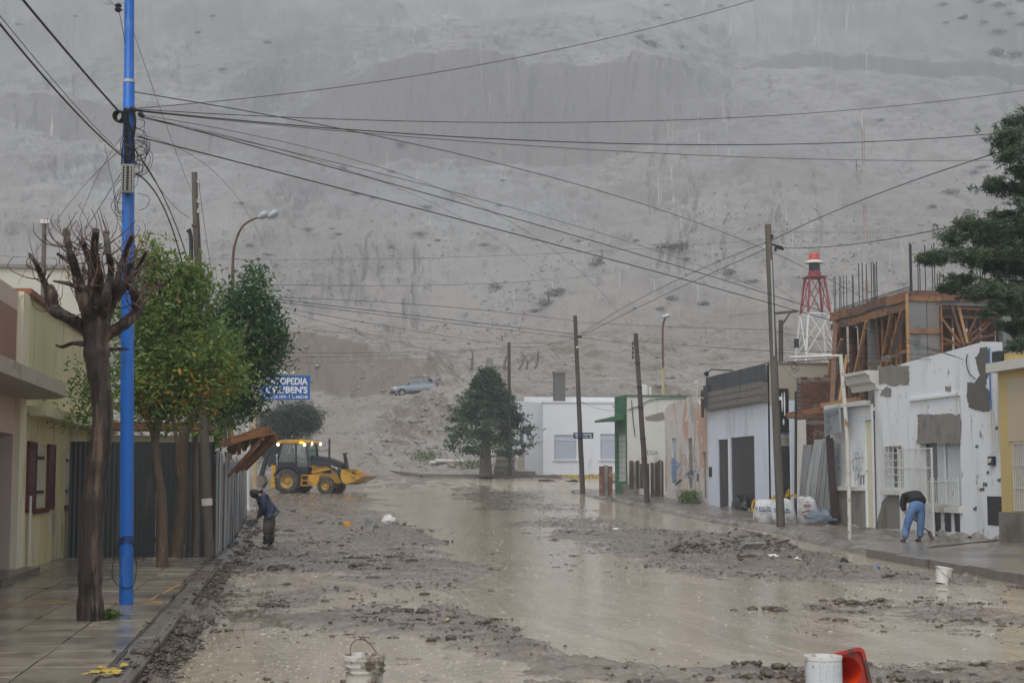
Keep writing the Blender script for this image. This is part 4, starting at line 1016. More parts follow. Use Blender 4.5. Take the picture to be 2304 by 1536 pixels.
# --- slate hoarding across the pavement
HY = 30.32
ho = thing('hoarding', 'dark slate site hoarding across the left pavement behind the tree trunks', 'fence', (-2.7, HY, .1))
xa, xb = -4.12, AY(482, 1100, HY).x
zt = AY(300, 993, HY).z
np_ = 5
for i in range(np_):
    a = xa + (xb - xa) * i / np_; b = xa + (xb - xa) * (i + 1) / np_ - .006
    pm = MB(); n = 12; v = []
    for k in range(n + 1):
        x = a + (b - a) * k / n; o = .012 * (1 if k % 2 else -1)
        v.append((x, o))
    for k in range(n):
        (x0, o0), (x1, o1) = v[k], v[k + 1]
        pm.add([(x0, HY + o0, .08), (x1, HY + o1, .08), (x1, HY + o1, zt - .01 * (i % 2)), (x0, HY + o0, zt - .01 * (i % 2))], [(0, 1, 2, 3)])
    pm.build('panel', K['hoarding'], ho)
MB().box(xa, HY + .03, zt - .25, xb, HY + .09, zt - .15).box(xa, HY + .03, .4, xb, HY + .09, .5).build('rail', K['redwood'], ho)

# --- corrugated zinc fence running up the street
fn = thing('corrugated_fence', 'weathered grey corrugated metal fence running up the left kerb', 'fence', (-1.35, 40, 0))
XF = AY(484, 1100, HY).x
y = HY + .02; i = 0; rr = random.Random(12)
while y < 54:
    w = rr.choice([.75, .85, .9, 1.0]); lean = rr.uniform(-.04, .04); out = rr.uniform(-.02, .05); ht = 2.27 + rr.uniform(-.09, .06) - (y - HY) * .004
    sm = MB(); n = 14; z0 = float(zb(y)) - .05
    for k in range(n):
        ya, yb_ = y + w * k / n, y + w * (k + 1) / n
        oa, obb = .018 * math.cos(k * math.pi), .018 * math.cos((k + 1) * math.pi)
        sm.add([(XF + out + oa, ya, z0), (XF + out + obb, yb_, z0), (XF + out + obb + lean, yb_ + lean * .6, z0 + ht), (XF + out + oa + lean, ya + lean * .6, z0 + ht)], [(0, 1, 2, 3)])
    sm.build('sheet', K['zinc'] if rr.random() < .7 else K['zinc_bright'], fn)
    if i % 3 == 1: MB().box(XF - .12, y, z0, XF - .05, y + .08, z0 + ht - .1).build('post', K['redwood'], fn)
    y += w - .04; i += 1
MB().bar((XF - .08, HY + .1, 1.9), (XF - .08, 54, 2.2), .05, .08).bar((XF - .08, HY + .1, .7), (XF - .08, 54, 1.0), .05, .08).build('rail', K['redwood'], fn)
sb = MB()
for q in range(70):
    a = rr.uniform(HY + .2, 52); s = rr.uniform(.03, .11); sb.lathe([(0, -s * .5), (s, -s * .2), (s * .8, s * .35), (0, s * .5)], 6, (XF + .12 + rr.random() ** 2 * .5, a, float(zb(a)) + .05 + rr.random() * .08))
so = sb.build('rubble_bank', K['clod'], smooth=True); kind(so, 'stuff', 'low bank of muddy rubble along the foot of the zinc fence'); so['category'] = 'rubble'

# --- collapsed timber awning over the fence
aw = thing('timber_awning', 'collapsed reddish timber awning sagging over the zinc fence', 'awning', (-1.2, 35, 1.5))
A0, A1, A2 = AY(500, 996, 36.5), AY(604, 962, 34.0), AY(628, 984, 34.0)
Ab = AY(498, 1002, 33.6)
rr = random.Random(21)
def plank(a, b, w, t, m, up=(0, 0, 1)):
    MB().bar(a, b, w, t, up).build('plank', m, aw)
for k in range(9):      # roof boards, front edge to back
    t = k / 8
    a = AY(498 + 3 * t, 1000 - 6 * t, 33.8 + 3.0 * t); b = AY(598 + 26 * (1 - t) - 6, 962 + 20 * (1 - t) * .6, 33.9 + 2.2 * t)
    plank(a, b, .26, .03, K['redwood'] if k % 3 else K['form_a'])
plank(AY(500, 1001, 33.7), AY(603, 968, 33.8), .05, .12, K['form_a'])
plank(AY(598, 962, 34.0), AY(622, 990, 34.0), .09, .16, K['redwood'])
for k, (x0, y0, x1, y1, Yd, m) in enumerate([(604, 968, 513, 1072, 33.75, 'redwood'), (612, 978, 530, 1062, 33.95, 'form_b'), (616, 984, 542, 1058, 34.2, 'form_a'), (618, 988, 552, 1056, 34.5, 'form_b'), (622, 990, 562, 1040, 34.8, 'redwood'), (560, 982, 520, 1020, 34.3, 'form_b'), (585, 975, 545, 1010, 34.6, 'form_c'), (600, 972, 570, 1000, 34.1, 'form_b'), (540, 988, 512, 1012, 34.4, 'redwood'), (608, 985, 566, 1022, 34.3, 'form_c')]):
    plank(AY(x0, y0, Yd), AY(x1, y1, Yd + .25), rr.uniform(.06, .11), .035, K[m], (.3, -1, .2))
for k in range(9):
    x0 = 520 + k * 10; plank(AY(x0, 996 - k * 3.2, 33.9 + .08 * k), AY(x0 - rr.uniform(2, 14), 1012 - k * 2 + rr.uniform(0, 14), 34.1 + .1 * k), rr.uniform(.05, .09), .03, K[rr.choice(['form_b', 'redwood', 'form_b'])], (.3, -1, .2))
plank(AY(519, 900, 36), AY(522, 1000, 36), .07, .07, K['form_a'])
plank(AY(508, 900, 35), AY(508, 1002, 35), .05, .05, K['polewood_dark'])

# --- wooden utility pole, posts and leafy street trees in front of the hoarding
def wood_pole(name, label, base, top, r0, r1, m, cat='pole', group=None):
    t = thing(name, label, cat, tuple(base), group=group)
    base, top = Vector(base), Vector(top); rr = random.Random(sum(map(ord, label)) % 1000)
    n = 12; pts = [base.lerp(top, i / n) + Vector((rr.uniform(-1, 1), rr.uniform(-1, 1), 0)) * .006 for i in range(n + 1)]
    MB().tube(pts, [r0 + (r1 - r0) * i / n for i in range(n + 1)], 12).build('shaft', m, t, smooth=True)
    return t
PY = 29.4
wp1 = wood_pole('utility_pole', 'leaning weathered wooden utility pole growing out of the leafy tree', AY(470, 1251, PY), AY(437, 388, PY), .10, .055, K['polewood'])
c = AY(466, 1128, PY); MB().tube([AY(466, 1137, PY), AY(465, 1121, PY)], .104, 14).build('white_band', K['white_dirty'], wp1, smooth=True)
for yy in (408, 452, 475): MB().tube([AY(436, yy, PY), AY(447, yy - 2, PY - .05)], .018, 6).lathe([(.012, -.05), (.035, -.03), (.02, 0), (.035, .03), (.01, .05)], 8, tuple(AY(447, yy, PY - .05))).build('insulator', K['porcelain'], wp1, smooth=True)
MB().tube([AY(437, 390, PY), AY(437, 380, PY)], .012, 6).build('spike', K['galv'], wp1)
MB().tube(smooth_path([AY(424, 517, PY), AY(428, 525, PY), AY(430, 545, PY), AY(430, 585, PY)], 4), [.06, .05, .045] + [.04] * 10, 8).build('cable_boot', K['plastic_dark'], wp1, smooth=True)
MB().tube([AY(440, 505, PY), AY(440, 511, PY)], .075, 12).build('band', K['rust'], wp1)
gp2 = wood_pole('wooden_post', 'slim grey wooden post against the dark hoarding', AY(440, 1251, 29.9), AY(440, 980, 29.9), .07, .06, K['bark_grey'], 'post')

def leafy_tree(label, base, trunk_px, Yt, rad, bark, blobs, nclump, per, size, m, seed, tint=None, limbs=()):
    t = thing('leafy_tree', label, 'tree', tuple(base), group='leafy trees by the hoarding')
    path = smooth_path([AY(x, y, Yt) for x, y in trunk_px], 4)
    MB().tube(path, rads(rad, len(path)), 12).build('trunk', bark, t, smooth=True)
    for i, (a, b, c, r0) in enumerate(limbs):
        lp = smooth_path([AY(*a), AY(*b), AY(*c)], 4); MB().tube(lp, rads([r0, r0 * .6, r0 * .25], len(lp)), 7).build('limb', bark, t, smooth=True)
    foliage('crown', blobs, nclump, per, .30, size, m, t, seed, .45, .34, tint)
    return t
def BL(px, py, Y, rx, ry, rz, w): c = AY(px, py, Y); return (tuple(c), (rx, ry, rz), w)
def autumn(C, t, r):
    px, py = proj(C)
    f = np.exp(-(((px - 405) / 110) ** 2 + ((py - 890) / 75) ** 2)) * (r.random(len(C)) < .42)
    return np.clip(t * 1.0 + .08 + f * r.uniform(.2, .7, len(C)), 0, 1)
leafy_tree('yellowing leafy tree with the twisted trunk nearest the blue pole', G(365, 1277, .15),
    [(365, 1280), (366, 1200), (364, 1120), (352, 1040), (350, 980), (370, 880), (390, 800), (400, 700), (400, 640)], 26.3, [.105, .085, .08, .075, .07, .06, .05, .04, .02], K['bark_brown'],
    [BL(400, 800, 26.6, 1.05, 1.0, .95, 5), BL(330, 700, 26.6, .55, .6, .65, 2), BL(460, 840, 26.4, .75, .8, .7, 3), BL(350, 880, 26.4, .75, .8, .55, 3), BL(345, 600, 26.6, .22, .3, .42, .8), BL(432, 630, 26.8, .28, .3, .45, 1), BL(200, 860, 27.5, .32, .4, .45, .7), BL(190, 935, 27.5, .3, .3, .2, .3), BL(395, 690, 26.7, .7, .6, .6, 2)],
    400, 62, .105, K['ash_leaf'], 101, autumn,
    [((352, 1000, 26.3), (320, 900, 26.2), (300, 760, 26.4), .05), ((360, 940, 26.3), (440, 860, 26.2), (500, 800, 26.2), .05), ((390, 800, 26.3), (350, 680, 26.5), (340, 590, 26.6), .035), ((395, 760, 26.3), (430, 680, 26.6), (435, 610, 26.7), .035)])
leafy_tree('darker green leafy tree leaning towards the blue shop sign', AY(398, 1252, 29.6),
    [(396, 1254), (405, 1180), (412, 1090), (408, 1030), (420, 960), (470, 880), (530, 800), (560, 720)], 29.6, [.13, .11, .12, .11, .10, .08, .06, .03], K['bark_brown'],
    [BL(560, 790, 30.2, .66, .9, .95, 4), BL(555, 690, 30.2, .55, .7, .5, 2.5), BL(500, 900, 30, .8, .8, .5, 2), BL(608, 770, 30.4, .28, .5, .5, 1), BL(570, 630, 30.2, .15, .2, .30, .5), BL(450, 760, 30.4, .9, .8, .9, 2), BL(520, 905, 30.2, .45, .5, .3, 1)],
    330, 54, .11, K['ash_dark'], 131, None,
    [((420, 960, 29.6), (500, 900, 29.8), (570, 860, 30.0), .05), ((470, 880, 29.6), (560, 800, 30), (620, 760, 30.2), .04), ((530, 800, 29.7), (560, 700, 30), (570, 620, 30.2), .03), ((408, 1030, 29.6), (396, 980, 29.8), (380, 900, 30), .06)])
# weeds and yard shrubs seen over the hoarding
ys = thing('yard_bush', 'bright green bush in the yard behind the zinc fence', 'bush', tuple(AY(500, 990, 40)))
foliage('leaves', [BL(500, 950, 40, .6, .5, .35, 1), BL(470, 985, 40, .5, .5, .3, 1)], 60, 40, .22, .10, K['ash_leaf'], ys, 171, .2, .5, lambda C, t, r: np.clip(t + .15, 0, .8))
MB().tube([AY(495, 1060, 40), AY(498, 960, 40)], .03, 6).build('stem', K['bark_brown'], ys)
yw = thing('yard_wall', 'low cream wall seen above the dark hoarding', 'wall', (-4, 34, 0))
a, b = AY(230, 1010, 34), AY(480, 980, 34); MB().box(a.x, 34, 0, b.x, 34.2, b.z).build('wall', K['cream'], yw)
yr = MB().box(a.x, 33.7, b.z + .12, b.x, 35, b.z + .28).build('roof_edge', K['redwood'], yw)

# --- shop sign on a white post
SY = 60.0
sg = thing('shop_sign', 'blue orthopaedics shop sign with white lettering on a bent white post', 'sign', tuple(AY(558, 1142, SY)))
s0, s1 = AY(588, 899, SY), AY(698, 845, SY)
bdz = MB().box(s0.x, SY - .06, s0.z, s1.x, SY + .06, s1.z).build('board', K['sign_blue'], sg)
Wd, Hd = s1.x - s0.x, s1.z - s0.z
U, Vv, N = (1, 0, 0), (0, 0, 1), (0, -1, 0)
lettering('lettering', 'ORTOPEDIA', (s0.x + .05 * Wd, SY - .06, s0.z + .62 * Hd), U, Vv, N, .90 * Wd, .29 * Hd, K['white'], bdz, .03)
lettering('lettering', "RUBEN'S", (s0.x + .25 * Wd, SY - .06, s0.z + .27 * Hd), U, Vv, N, .70 * Wd, .29 * Hd, K['white'], bdz, .03)
lettering('lettering', 'FRANCIA 1074 - TEL: 4462148', (s0.x + .05 * Wd, SY - .06, s0.z + .06 * Hd), U, Vv, N, .90 * Wd, .13 * Hd, K['white'], bdz, .02)
ring = MB(); cx, cz = s0.x + .17 * Wd, s0.z + .41 * Hd
for k in range(24):
    t0, t1 = k * math.pi / 12, (k + 1) * math.pi / 12
    ring.add([(cx + r_ * math.cos(t), SY - .064, cz + r_ * .9 * math.sin(t)) for r_, t in ((.10, t0), (.15, t0), (.15, t1), (.10, t1))], [(0, 1, 2, 3)])
ring.build('emblem', K['white'], bdz)
bp_ = AY(558, 1142, SY)
MB().tube(smooth_path([bp_ + Vector((0, 0, -.1)), AY(557, 1000, SY), AY(556, 893, SY), AY(566, 887, SY), AY(582, 878, SY), AY(584, 838, SY), AY(600, 838, SY), AY(662, 839, SY)], 2), .075, 10).build('post', K['white_metal'], sg, smooth=True)
MB().box(bp_.x - .18, SY - .2, bp_.z - .1, bp_.x + .3, SY + .1, bp_.z + .03).build('base', K['white_dirty'], sg)
# street lamp behind the trees
LY = 55.0
sl = thing('street_lamp', 'rusty curved street lamp with two pale heads above the trees', 'street lamp', (AY(523, 1100, LY).x, LY, float(zb(LY))))
lb = AY(523, 640, LY); rad_ = [.075, .06, .05, .045, .04, .035]
path = smooth_path([(lb.x, LY, float(zb(LY))), AY(523, 700, LY), AY(524, 590, LY), AY(530, 545, LY), AY(548, 507, LY), AY(582, 488, LY)], 5)
MB().tube(path, rads([.09, .07, .05, .045, .04, .035], len(path)), 10).build('post', K['rust'], sl, smooth=True)
for x0, x1, y0, y1 in ((580, 604, 490, 478), (601, 627, 489, 475)):
    a, b = AY(x0, y0, LY), AY(x1, y1, LY)
    hd = MB().tube([a, a.lerp(b, .3), a.lerp(b, .75), b], [.06, .12, .15, .06], 10); hd.build('lamp_head', K['galv'], sl, smooth=True)
lp2 = thing('lamp_post', 'slim ochre and white painted post behind the zinc fence', 'post', tuple(AY(573, 1095, 64)))
MB().tube([AY(574, 1098, 64), AY(573, 1000, 64)], .10, 10).build('lower_shaft', K['lamp_yellow'], lp2, smooth=True)
MB().tube([AY(573, 1000, 64), AY(572, 880, 64)], [.085, .07], 10).build('upper_shaft', K['lamp_yellow'], lp2, smooth=True)
# feathery tree behind the sign
tmk = thing('tamarisk_tree', 'feathery grey-green tree behind the blue shop sign', 'tree', tuple(AY(640, 1075, 84)))
foliage('crown', [BL(655, 950, 85, 1.6, 1.5, 1.2, 3), BL(620, 965, 85, 1.3, 1.2, 1.2, 2), BL(690, 945, 85, .8, 1, .9, 1.2), BL(610, 1015, 85, 1, 1, .8, 1)], 300, 60, .32, .22, K['tamarisk'], tmk, 191, -.3, .16)
for k in range(5):
    MB().tube(smooth_path([AY(640, 1076, 85), AY(635 + k * 6 - 12, 1010, 85), AY(620 + k * 18 - 10, 950, 85)], 4), rads([.09, .06, .03], 9), 6).build('trunk', K['bark_grey'], tmk)
# ================================================================== right side of the street
XR = 17.2                                   # facade line (faces -x)
NX = (-1, 0, 0)
def patchX(X, pts_px, name, m, parent, t=.005, off=.004):
    """irregular bare patch on a street facade from photo outline points"""
    r = random.Random(int(pts_px[0][0] * 7 + pts_px[0][1])); fine = []
    span = max(p[0] for p in pts_px) - min(p[0] for p in pts_px)
    for (xa, ya_), (xb, yb_) in zip(pts_px, pts_px[1:] + pts_px[:1]):
        for k in range(4): fine.append((xa + (xb - xa) * k / 4 + r.uniform(-1, 1) * min(1.6, span * .05), ya_ + (yb_ - ya_) * k / 4 + r.uniform(-1, 1) * min(1.4, span * .05)))
    mb = MB(); mb.sheet([(X - off, AX(x, y, X).y, AX(x, y, X).z) for x, y in fine], NX, t); return mb.build(name, m, parent)
def ragged(px0, py0, px1, py1, n, amp, seed):
    r = random.Random(seed); out = []
    for k in range(n): out.append((px0 + (px1 - px0) * k / n, py0 + r.uniform(-amp, amp)))
    for k in range(n): out.append((px1 + r.uniform(-amp, amp) * .6, py0 + (py1 - py0) * k / n))
    for k in range(n): out.append((px1 - (px1 - px0) * k / n, py1 + r.uniform(-amp, amp)))
    for k in range(n): out.append((px0 + r.uniform(-amp, amp) * .6, py1 - (py1 - py0) * k / n))
    return out
def grille(X, r, nv, nh, m, parent, name='grille', rad=.012, off=.03):
    g = MB(); y0, z0, y1, z1 = r
    for i in range(nv + 1):
        yy = y0 + (y1 - y0) * i / nv; g.bar((X - off, yy, z0), (X - off, yy, z1), rad * 2)
    for i in range(nh + 1):
        zz_ = z0 + (z1 - z0) * i / nh; g.bar((X - off - .004, y0, zz_), (X - off - .004, y1, zz_), rad * 2)
    return g.build(name, m, parent)

# --- white peeling house
wh = thing('white_house', 'white peeling single-storey house with barred windows behind the stooping man', 'house', (XR, 40, .1))
yA, yB = AX(2262, 1000, XR).y, AX(1970, 1000, XR).y
Zt = 4.95
hw1 = rectX(XR, 1993, 1003, 2033, 1100)          # small gridded window
hw2 = rectX(XR, 2072, 995, 2162, 1135)           # large barred window recess
vents = [rectX(XR, a, 1152, b, 1196) for a, b in ((2102, 2117), (2124, 2140), (2146, 2160))]
hole = lambda r: (r[0] - yA, r[1] - .05, r[2] - yA, r[3] - .05)
topl = [(0, Zt - .05), (1.0, Zt + .05), (3.0, Zt - .02), (5.5, Zt - .10), (yB - yA, Zt - .22)]
MB().facade((XR, yA, .05), (0, 1, 0), NX, yB - yA, Zt - .05, [hole(hw1), hole(hw2)] + [hole(v) for v in vents], .3, topl) \
    .box(XR + .31, yA, .05, XR + 6, yA + .2, Zt - .1).box(XR + .31, yB - .2, .05, XR + 6, yB, Zt - .3).box(XR + .002, yA, Zt - .5, XR + 6, yB, Zt - .4).build('wall', K['white_old'], wh)
wo = MB().box(XR + .24, hw1[0], hw1[1], XR + .26, hw1[2], hw1[3]).build('window', K['glass_grey'], wh)
MB().box(XR + .20, hw1[0], hw1[1], XR + .235, hw1[2], hw1[1] + .05).box(XR + .2, hw1[0], hw1[3] - .05, XR + .235, hw1[2], hw1[3]).box(XR + .2, hw1[0], hw1[1] + .05, XR + .235, hw1[0] + .05, hw1[3] - .05).box(XR + .2, hw1[2] - .05, hw1[1] + .05, XR + .235, hw1[2], hw1[3] - .05).build('frame', K['white'], wo)
grille(XR, hw1, 4, 6, K['white_metal'], wo)
MB().box(XR - .14, hw1[0] - .15, hw1[1] - .16, XR + .22, hw1[2] + .12, hw1[1] - .01).build('sill', K['white_dirty'], wh)
wo2 = MB().box(XR + .20, hw2[0], hw2[1], XR + .22, hw2[2], hw2[3]).build('window', K['glass_grey'], wh)
cu_ = MB(); n = 40
for k in range(n):
    a, b = hw2[0] + .2 + (hw2[2] - hw2[0] - .9) * k / n, hw2[0] + .2 + (hw2[2] - hw2[0] - .9) * (k + 1) / n
    oa, ob_ = .02 * math.sin(k * 1.1), .02 * math.sin((k + 1) * 1.1)
    cu_.add([(XR + .17 + oa, a, hw2[1] + .02), (XR + .17 + ob_, b, hw2[1] + .02), (XR + .17 + ob_, b, hw2[3]), (XR + .17 + oa, a, hw2[3])], [(0, 1, 2, 3)])
cu_.build('curtain', K['curtain'], wo2)
for fy in (hw2[0], hw2[0] + .95 * .5 * (hw2[2] - hw2[0]), hw2[2] - .06):
    MB().box(XR + .11, fy, hw2[1], XR + .145, fy + .06, hw2[3]).build('mullion', K['white'], wo2)
bars = MB()
zm = AX(2120, 1083, XR).z
ys_ = rectX(XR, 2098, 1083, 2165, 1135)
nb = 16
for k in range(nb + 1):
    yy = ys_[0] + (ys_[2] - ys_[0]) * k / nb; bars.bar((XR - .10, yy, hw2[1]), (XR - .10, yy, zm + (.10 if k % 2 else .03)), .016)
bars.bar((XR - .10, ys_[0], zm), (XR - .10, ys_[2], zm), .03).bar((XR - .10, ys_[0], hw2[1] + .02), (XR - .10, ys_[2], hw2[1] + .02), .03)
bars.build('railing', K['white_metal'], wh)
for v in vents:
    MB().box(XR + .03, v[0], v[1], XR + .06, v[2], v[3]).build('vent', K['black'], wh)
wl = rectX(XR, 2092, 1140, 2166, 1152)
MB().box(XR - .12, wl[0], wl[1], XR + .0, wl[2], wl[3]).build('window_ledge', K['white_dirty'], wh)
# front yard gate of thin white bars
gt = thing('wire_gate', 'tall thin white wire gate in front of the white house window', 'gate', (XR - .55, 40, .15))
XG = XR - .55
gr = rectX(XG, 2026, 1008, 2098, 1205)
g = MB()
for yy in (gr[0], (gr[0] + gr[2]) / 2, gr[2]): g.bar((XG, yy, .12), (XG, yy, gr[3]), .045)
for zz_ in (.3, 1.0, (gr[3] + 1) / 2 + .2, gr[3] - .02): g.bar((XG, gr[0], zz_), (XG, gr[2], zz_), .03)
g.build('frame', K['white_metal'], gt)
g = MB()
for k in range(1, 26):
    yy = gr[0] + (gr[2] - gr[0]) * k / 26; g.bar((XG + .01, yy, .3), (XG + .01, yy, gr[3]), .006)
for k in range(1, 22):
    zz_ = .3 + (gr[3] - .3) * k / 22; g.bar((XG + .012, gr[0], zz_), (XG + .012, gr[2], zz_), .006)
g.build('mesh', K['white_metal'], gt)
# bare cement patches, cornice, pipes
patchX(XR, ragged(1975, 822, 2046, 866, 7, 3, 1), 'bare_patch', K['cement'], wh)
patchX(XR, ragged(1982, 874, 2005, 892, 4, 3, 2), 'bare_patch', K['cement'], wh)
patchX(XR, ragged(2066, 932, 2162, 997, 8, 2.5, 3), 'bare_patch', K['cement'], wh, .02)
patchX(XR, [(2205, 782), (2222, 780), (2226, 800), (2224, 840), (2218, 868), (2226, 880), (2228, 924), (2212, 927), (2196, 922), (2180, 915), (2176, 890), (2178, 860), (2192, 862), (2206, 845), (2200, 825), (2194, 805), (2204, 795)], 'bare_patch', K['cement_dark'], wh)
patchX(XR, ragged(2127, 868, 2140, 880, 4, 2, 5), 'bare_patch', K['cement'], wh)
patchX(XR, [(2003, 1108), (2025, 1108), (2026, 1190), (1972, 1188), (1985, 1130)], 'bare_patch', K['plinth'], wh)
patchX(XR, ragged(1985, 800, 2005, 812, 4, 3, 8), 'bare_patch', K['cement'], wh)
for k, (x, y, s) in enumerate(((2195, 1000, 3), (2213, 1085, 4), (2240, 960, 3), (2205, 1095, 5), (2190, 1140, 4), (2245, 1075, 4), (2220, 1060, 3))):
    patchX(XR, ragged(x, y, x + s * 2, y + s * 2, 3, s * .6, 20 + k), 'chip', K['cement_dark'], wh)
bx_ = rectX(XR, 2222, 1116, 2262, 1182)
MB().box(XR - .006, bx_[0] + .02, bx_[1], XR - .002, bx_[2], bx_[3]).build('tar_patch', K['black'], wh)
pj = rectX(XR, 2048, 890, 2160, 896)
MB().box(XR - .07, pj[0], pj[1], XR + 0, pj[2], pj[1] + .07).build('moulding', K['white_old'], wh)
co = rectX(XR, 1922, 838, 1978, 872)
MB().prism([(XR - .42, co[3]), (XR - .42, co[3] - .08), (XR - .30, co[3] - .14), (XR - .26, co[3] - .32), (XR - .12, co[3] - .40), (XR - .08, co[1] - .1), (XR, co[1] - .1), (XR, co[3])], co[0], co[2]).build('cornice', K['white_dirty'], wh)
MB().tube([AX(2226, 782, XR - .05), AX(2228, 880, XR - .05), AX(2230, 922, XR - .05)], .02, 8).build('blue_pipe', mat('blue_pipe', (.05, .17, .40), .4), wh)
MB().tube([AX(2228, 925, XR - .04), AX(2233, 1018, XR - .04)], .018, 6).tube([AX(2234, 925, XR - .04), AX(2239, 1018, XR - .04)], .018, 6).build('conduit', K['white_dirty'], wh)
mbx = rectX(XR, 2229, 1026, 2241, 1046)
mo = MB().box(XR - .08, mbx[0], mbx[1], XR - .001, mbx[2], mbx[3]).build('meter_box', K['plastic_dark'], wh)
MB().lathe([(0, 0), (.06, .0), (.06, .03), (0, .03)], 12, (XR - .11, (mbx[0] + mbx[2]) / 2, (mbx[1] + mbx[3]) / 2), 'x').build('dial', K['white_dirty'], mo)
MB().tube(smooth_path([AX(2176, 797, XR - .03), AX(2174, 815, XR - .03), AX(2180, 838, XR - .03), AX(2194, 852, XR - .03)], 5), .012, 6).build('loose_wire', K['cable'], wh)

# --- left, lower section of the white house: graffiti, boarded doors, plinth
w2h = thing('white_annex', 'narrow white graffitied annex with grey plinth beside the rusty sign frame', 'building', (XR, 46, .1))
ya, yb2 = yB + .02, AX(1872, 1050, XR).y
zt2 = AX(1915, 915, XR).z
s1_ = rectX(XR, 1905, 948, 1914, 1090); d1 = rectX(XR, 1950, 944, 1966, 1186)
XA = XR - .04
MB().facade((XA, ya, .1), (0, 1, 0), NX, yb2 - ya, zt2 - .1, [(max(.05, d1[0] - ya), .02, d1[2] - ya, d1[3] - .1), (s1_[0] - ya, s1_[1] - .1, s1_[2] - ya, s1_[3] - .1)], .22).box(XA + .23, yb2 - .15, .1, XR + 5, yb2, zt2).box(XA + .003, ya, zt2 - .2, XR + 5, yb2 - .15, zt2 - .1).build('wall', K['white_old'], w2h)
MB().box(XA + .06, max(ya + .05, d1[0]), .1, XA + .09, d1[2], d1[3]).build('door', K['cream'], w2h)
MB().box(XA + .06, s1_[0], s1_[1], XA + .09, s1_[2], s1_[3]).build('shutter', K['tan'], w2h)
pz = AX(1910, 1103, XR).z
MB().box(XA - .12, d1[2] + .05, .1, XA - .003, yb2, pz).build('plinth', K['plinth'], w2h)
MB().box(XA - .22, d1[2] + .02, pz + .003, XA - .001, yb2 + .05, pz + .12).build('plinth_cap', K['white_dirty'], w2h)
MB().box(XA - .2, ya + .2, zt2 - .02, XA - .001, yb2, zt2 + .12).build('roof_edge', K['white_metal'], w2h)
def scrawl(X, cx, cy, w, h, n, m, parent, seed, wd=.010):
    r = random.Random(seed); g = MB()
    for k in range(n):
        pts = [(cx + r.uniform(-w, w), cy + r.uniform(-h, h))]
        for q in range(3): pts.append((pts[-1][0] + r.uniform(-w, w) * .8, pts[-1][1] + r.uniform(-h, h) * .9))
        path = smooth_path([AX(x, y, X - .004) for x, y in pts], 5)
        for a, b in zip(path, path[1:]):
            d = Vector((0, (b - a).y, (b - a).z)); 
            if d.length < 1e-4: continue
            q_ = Vector((0, -d.z, d.y)).normalized() * wd
            g.add([a - q_, b - q_, b + q_, a + q_], [(0, 1, 2, 3)])
    return g.build('graffiti', m, parent)
scrawl(XA, 1928, 1045, 12, 26, 9, K['graf_dark'], w2h, 3); scrawl(XA, 1882, 1048, 5, 14, 6, K['graf_blue'], w2h, 4)
for x in (1936, 1942): patchX(XA, [(x, 1068), (x + 3, 1068), (x + 3, 1090), (x, 1090)], 'graffiti', K['graf_dark'], w2h)
# notice board leaning out under the beam
nb_ = thing('notice_board', 'grey site notice board fixed under the timber beam', 'sign', tuple(AX(1870, 980, XR - .5)))
q = [AX(1853, 922, XR - .3), AX(1888, 914, XR - .55), AX(1890, 972, XR - .55), AX(1856, 980, XR - .3)]
bo = MB().sheet(q, None, .04).build('board', mat('faded_board', (.30, .33, .33), .6, .1, 3), nb_)
gq = MB()
for k, (u0, u1, v0, v1) in enumerate(((.1, .45, .12, .30), (.55, .9, .10, .28), (.1, .4, .42, .46), (.1, .45, .52, .56), (.12, .5, .66, .76), (.12, .38, .84, .88), (.6, .9, .42, .45))):
    P4 = lambda u, v: q[0].lerp(q[1], u).lerp(q[3].lerp(q[2], u), v) + Vector((-.05, -.03, 0))
    gq.add([P4(u0, v0), P4(u1, v0), P4(u1, v1), P4(u0, v1)], [(0, 1, 2, 3)])
gq.build('print', K['ink'], bo)

# --- ochre house at the right edge
oh = thing('ochre_house', 'ochre yellow house with white cornice at the right edge', 'house', (XR - .15, 34, .1))
XO = XR - .15; yo = yA - .02
ow = rectX(XO, 2283, 994, 2400, 1150)
zo_ = AX(2290, 790, XO).z; zco = AX(2280, 812, XO).z
MB().facade((XO, 24, .1), (0, 1, 0), NX, yo - 24, zo_ - .1, [(ow[0] - 24, ow[1] - .1, ow[2] - 24, ow[3] - .1)], .25).box(XO + .26, yo - .2, .1, XR + 6, yo, zo_).box(XO + .003, 24, zo_ - .2, XR + 6, yo - .2, zo_ - .1).build('wall', K['yellow_house'], oh)
pn = rectX(XO, 2262, 845, 2400, 990)
MB().box(XO - .02, 24.2, pn[1], XO - .001, pn[2] - .15, pn[3]).build('panel', K['beige_panel'], oh)
MB().box(XO - .25, 24, zco - .22, XO - .001, yo + .12, zco).build('cornice', K['white_dirty'], oh)
wq = MB().box(XO + .2, ow[0], ow[1], XO + .23, ow[2], ow[3]).build('window', K['curtain'], oh)
grille(XO, ow, 26, 3, K['white_metal'], wq, 'grille', .010)
MB().box(XO - .08, 24, .08, XO - .001, yo + .01, AX(2285, 1152, XO).z).build('plinth', K['plinth'], oh)
MB().box(XO - .14, yo - .35, zco + .002, XO + .1, yo + .0, zco + .28).build('spotlight', K['plastic_dark'], oh)

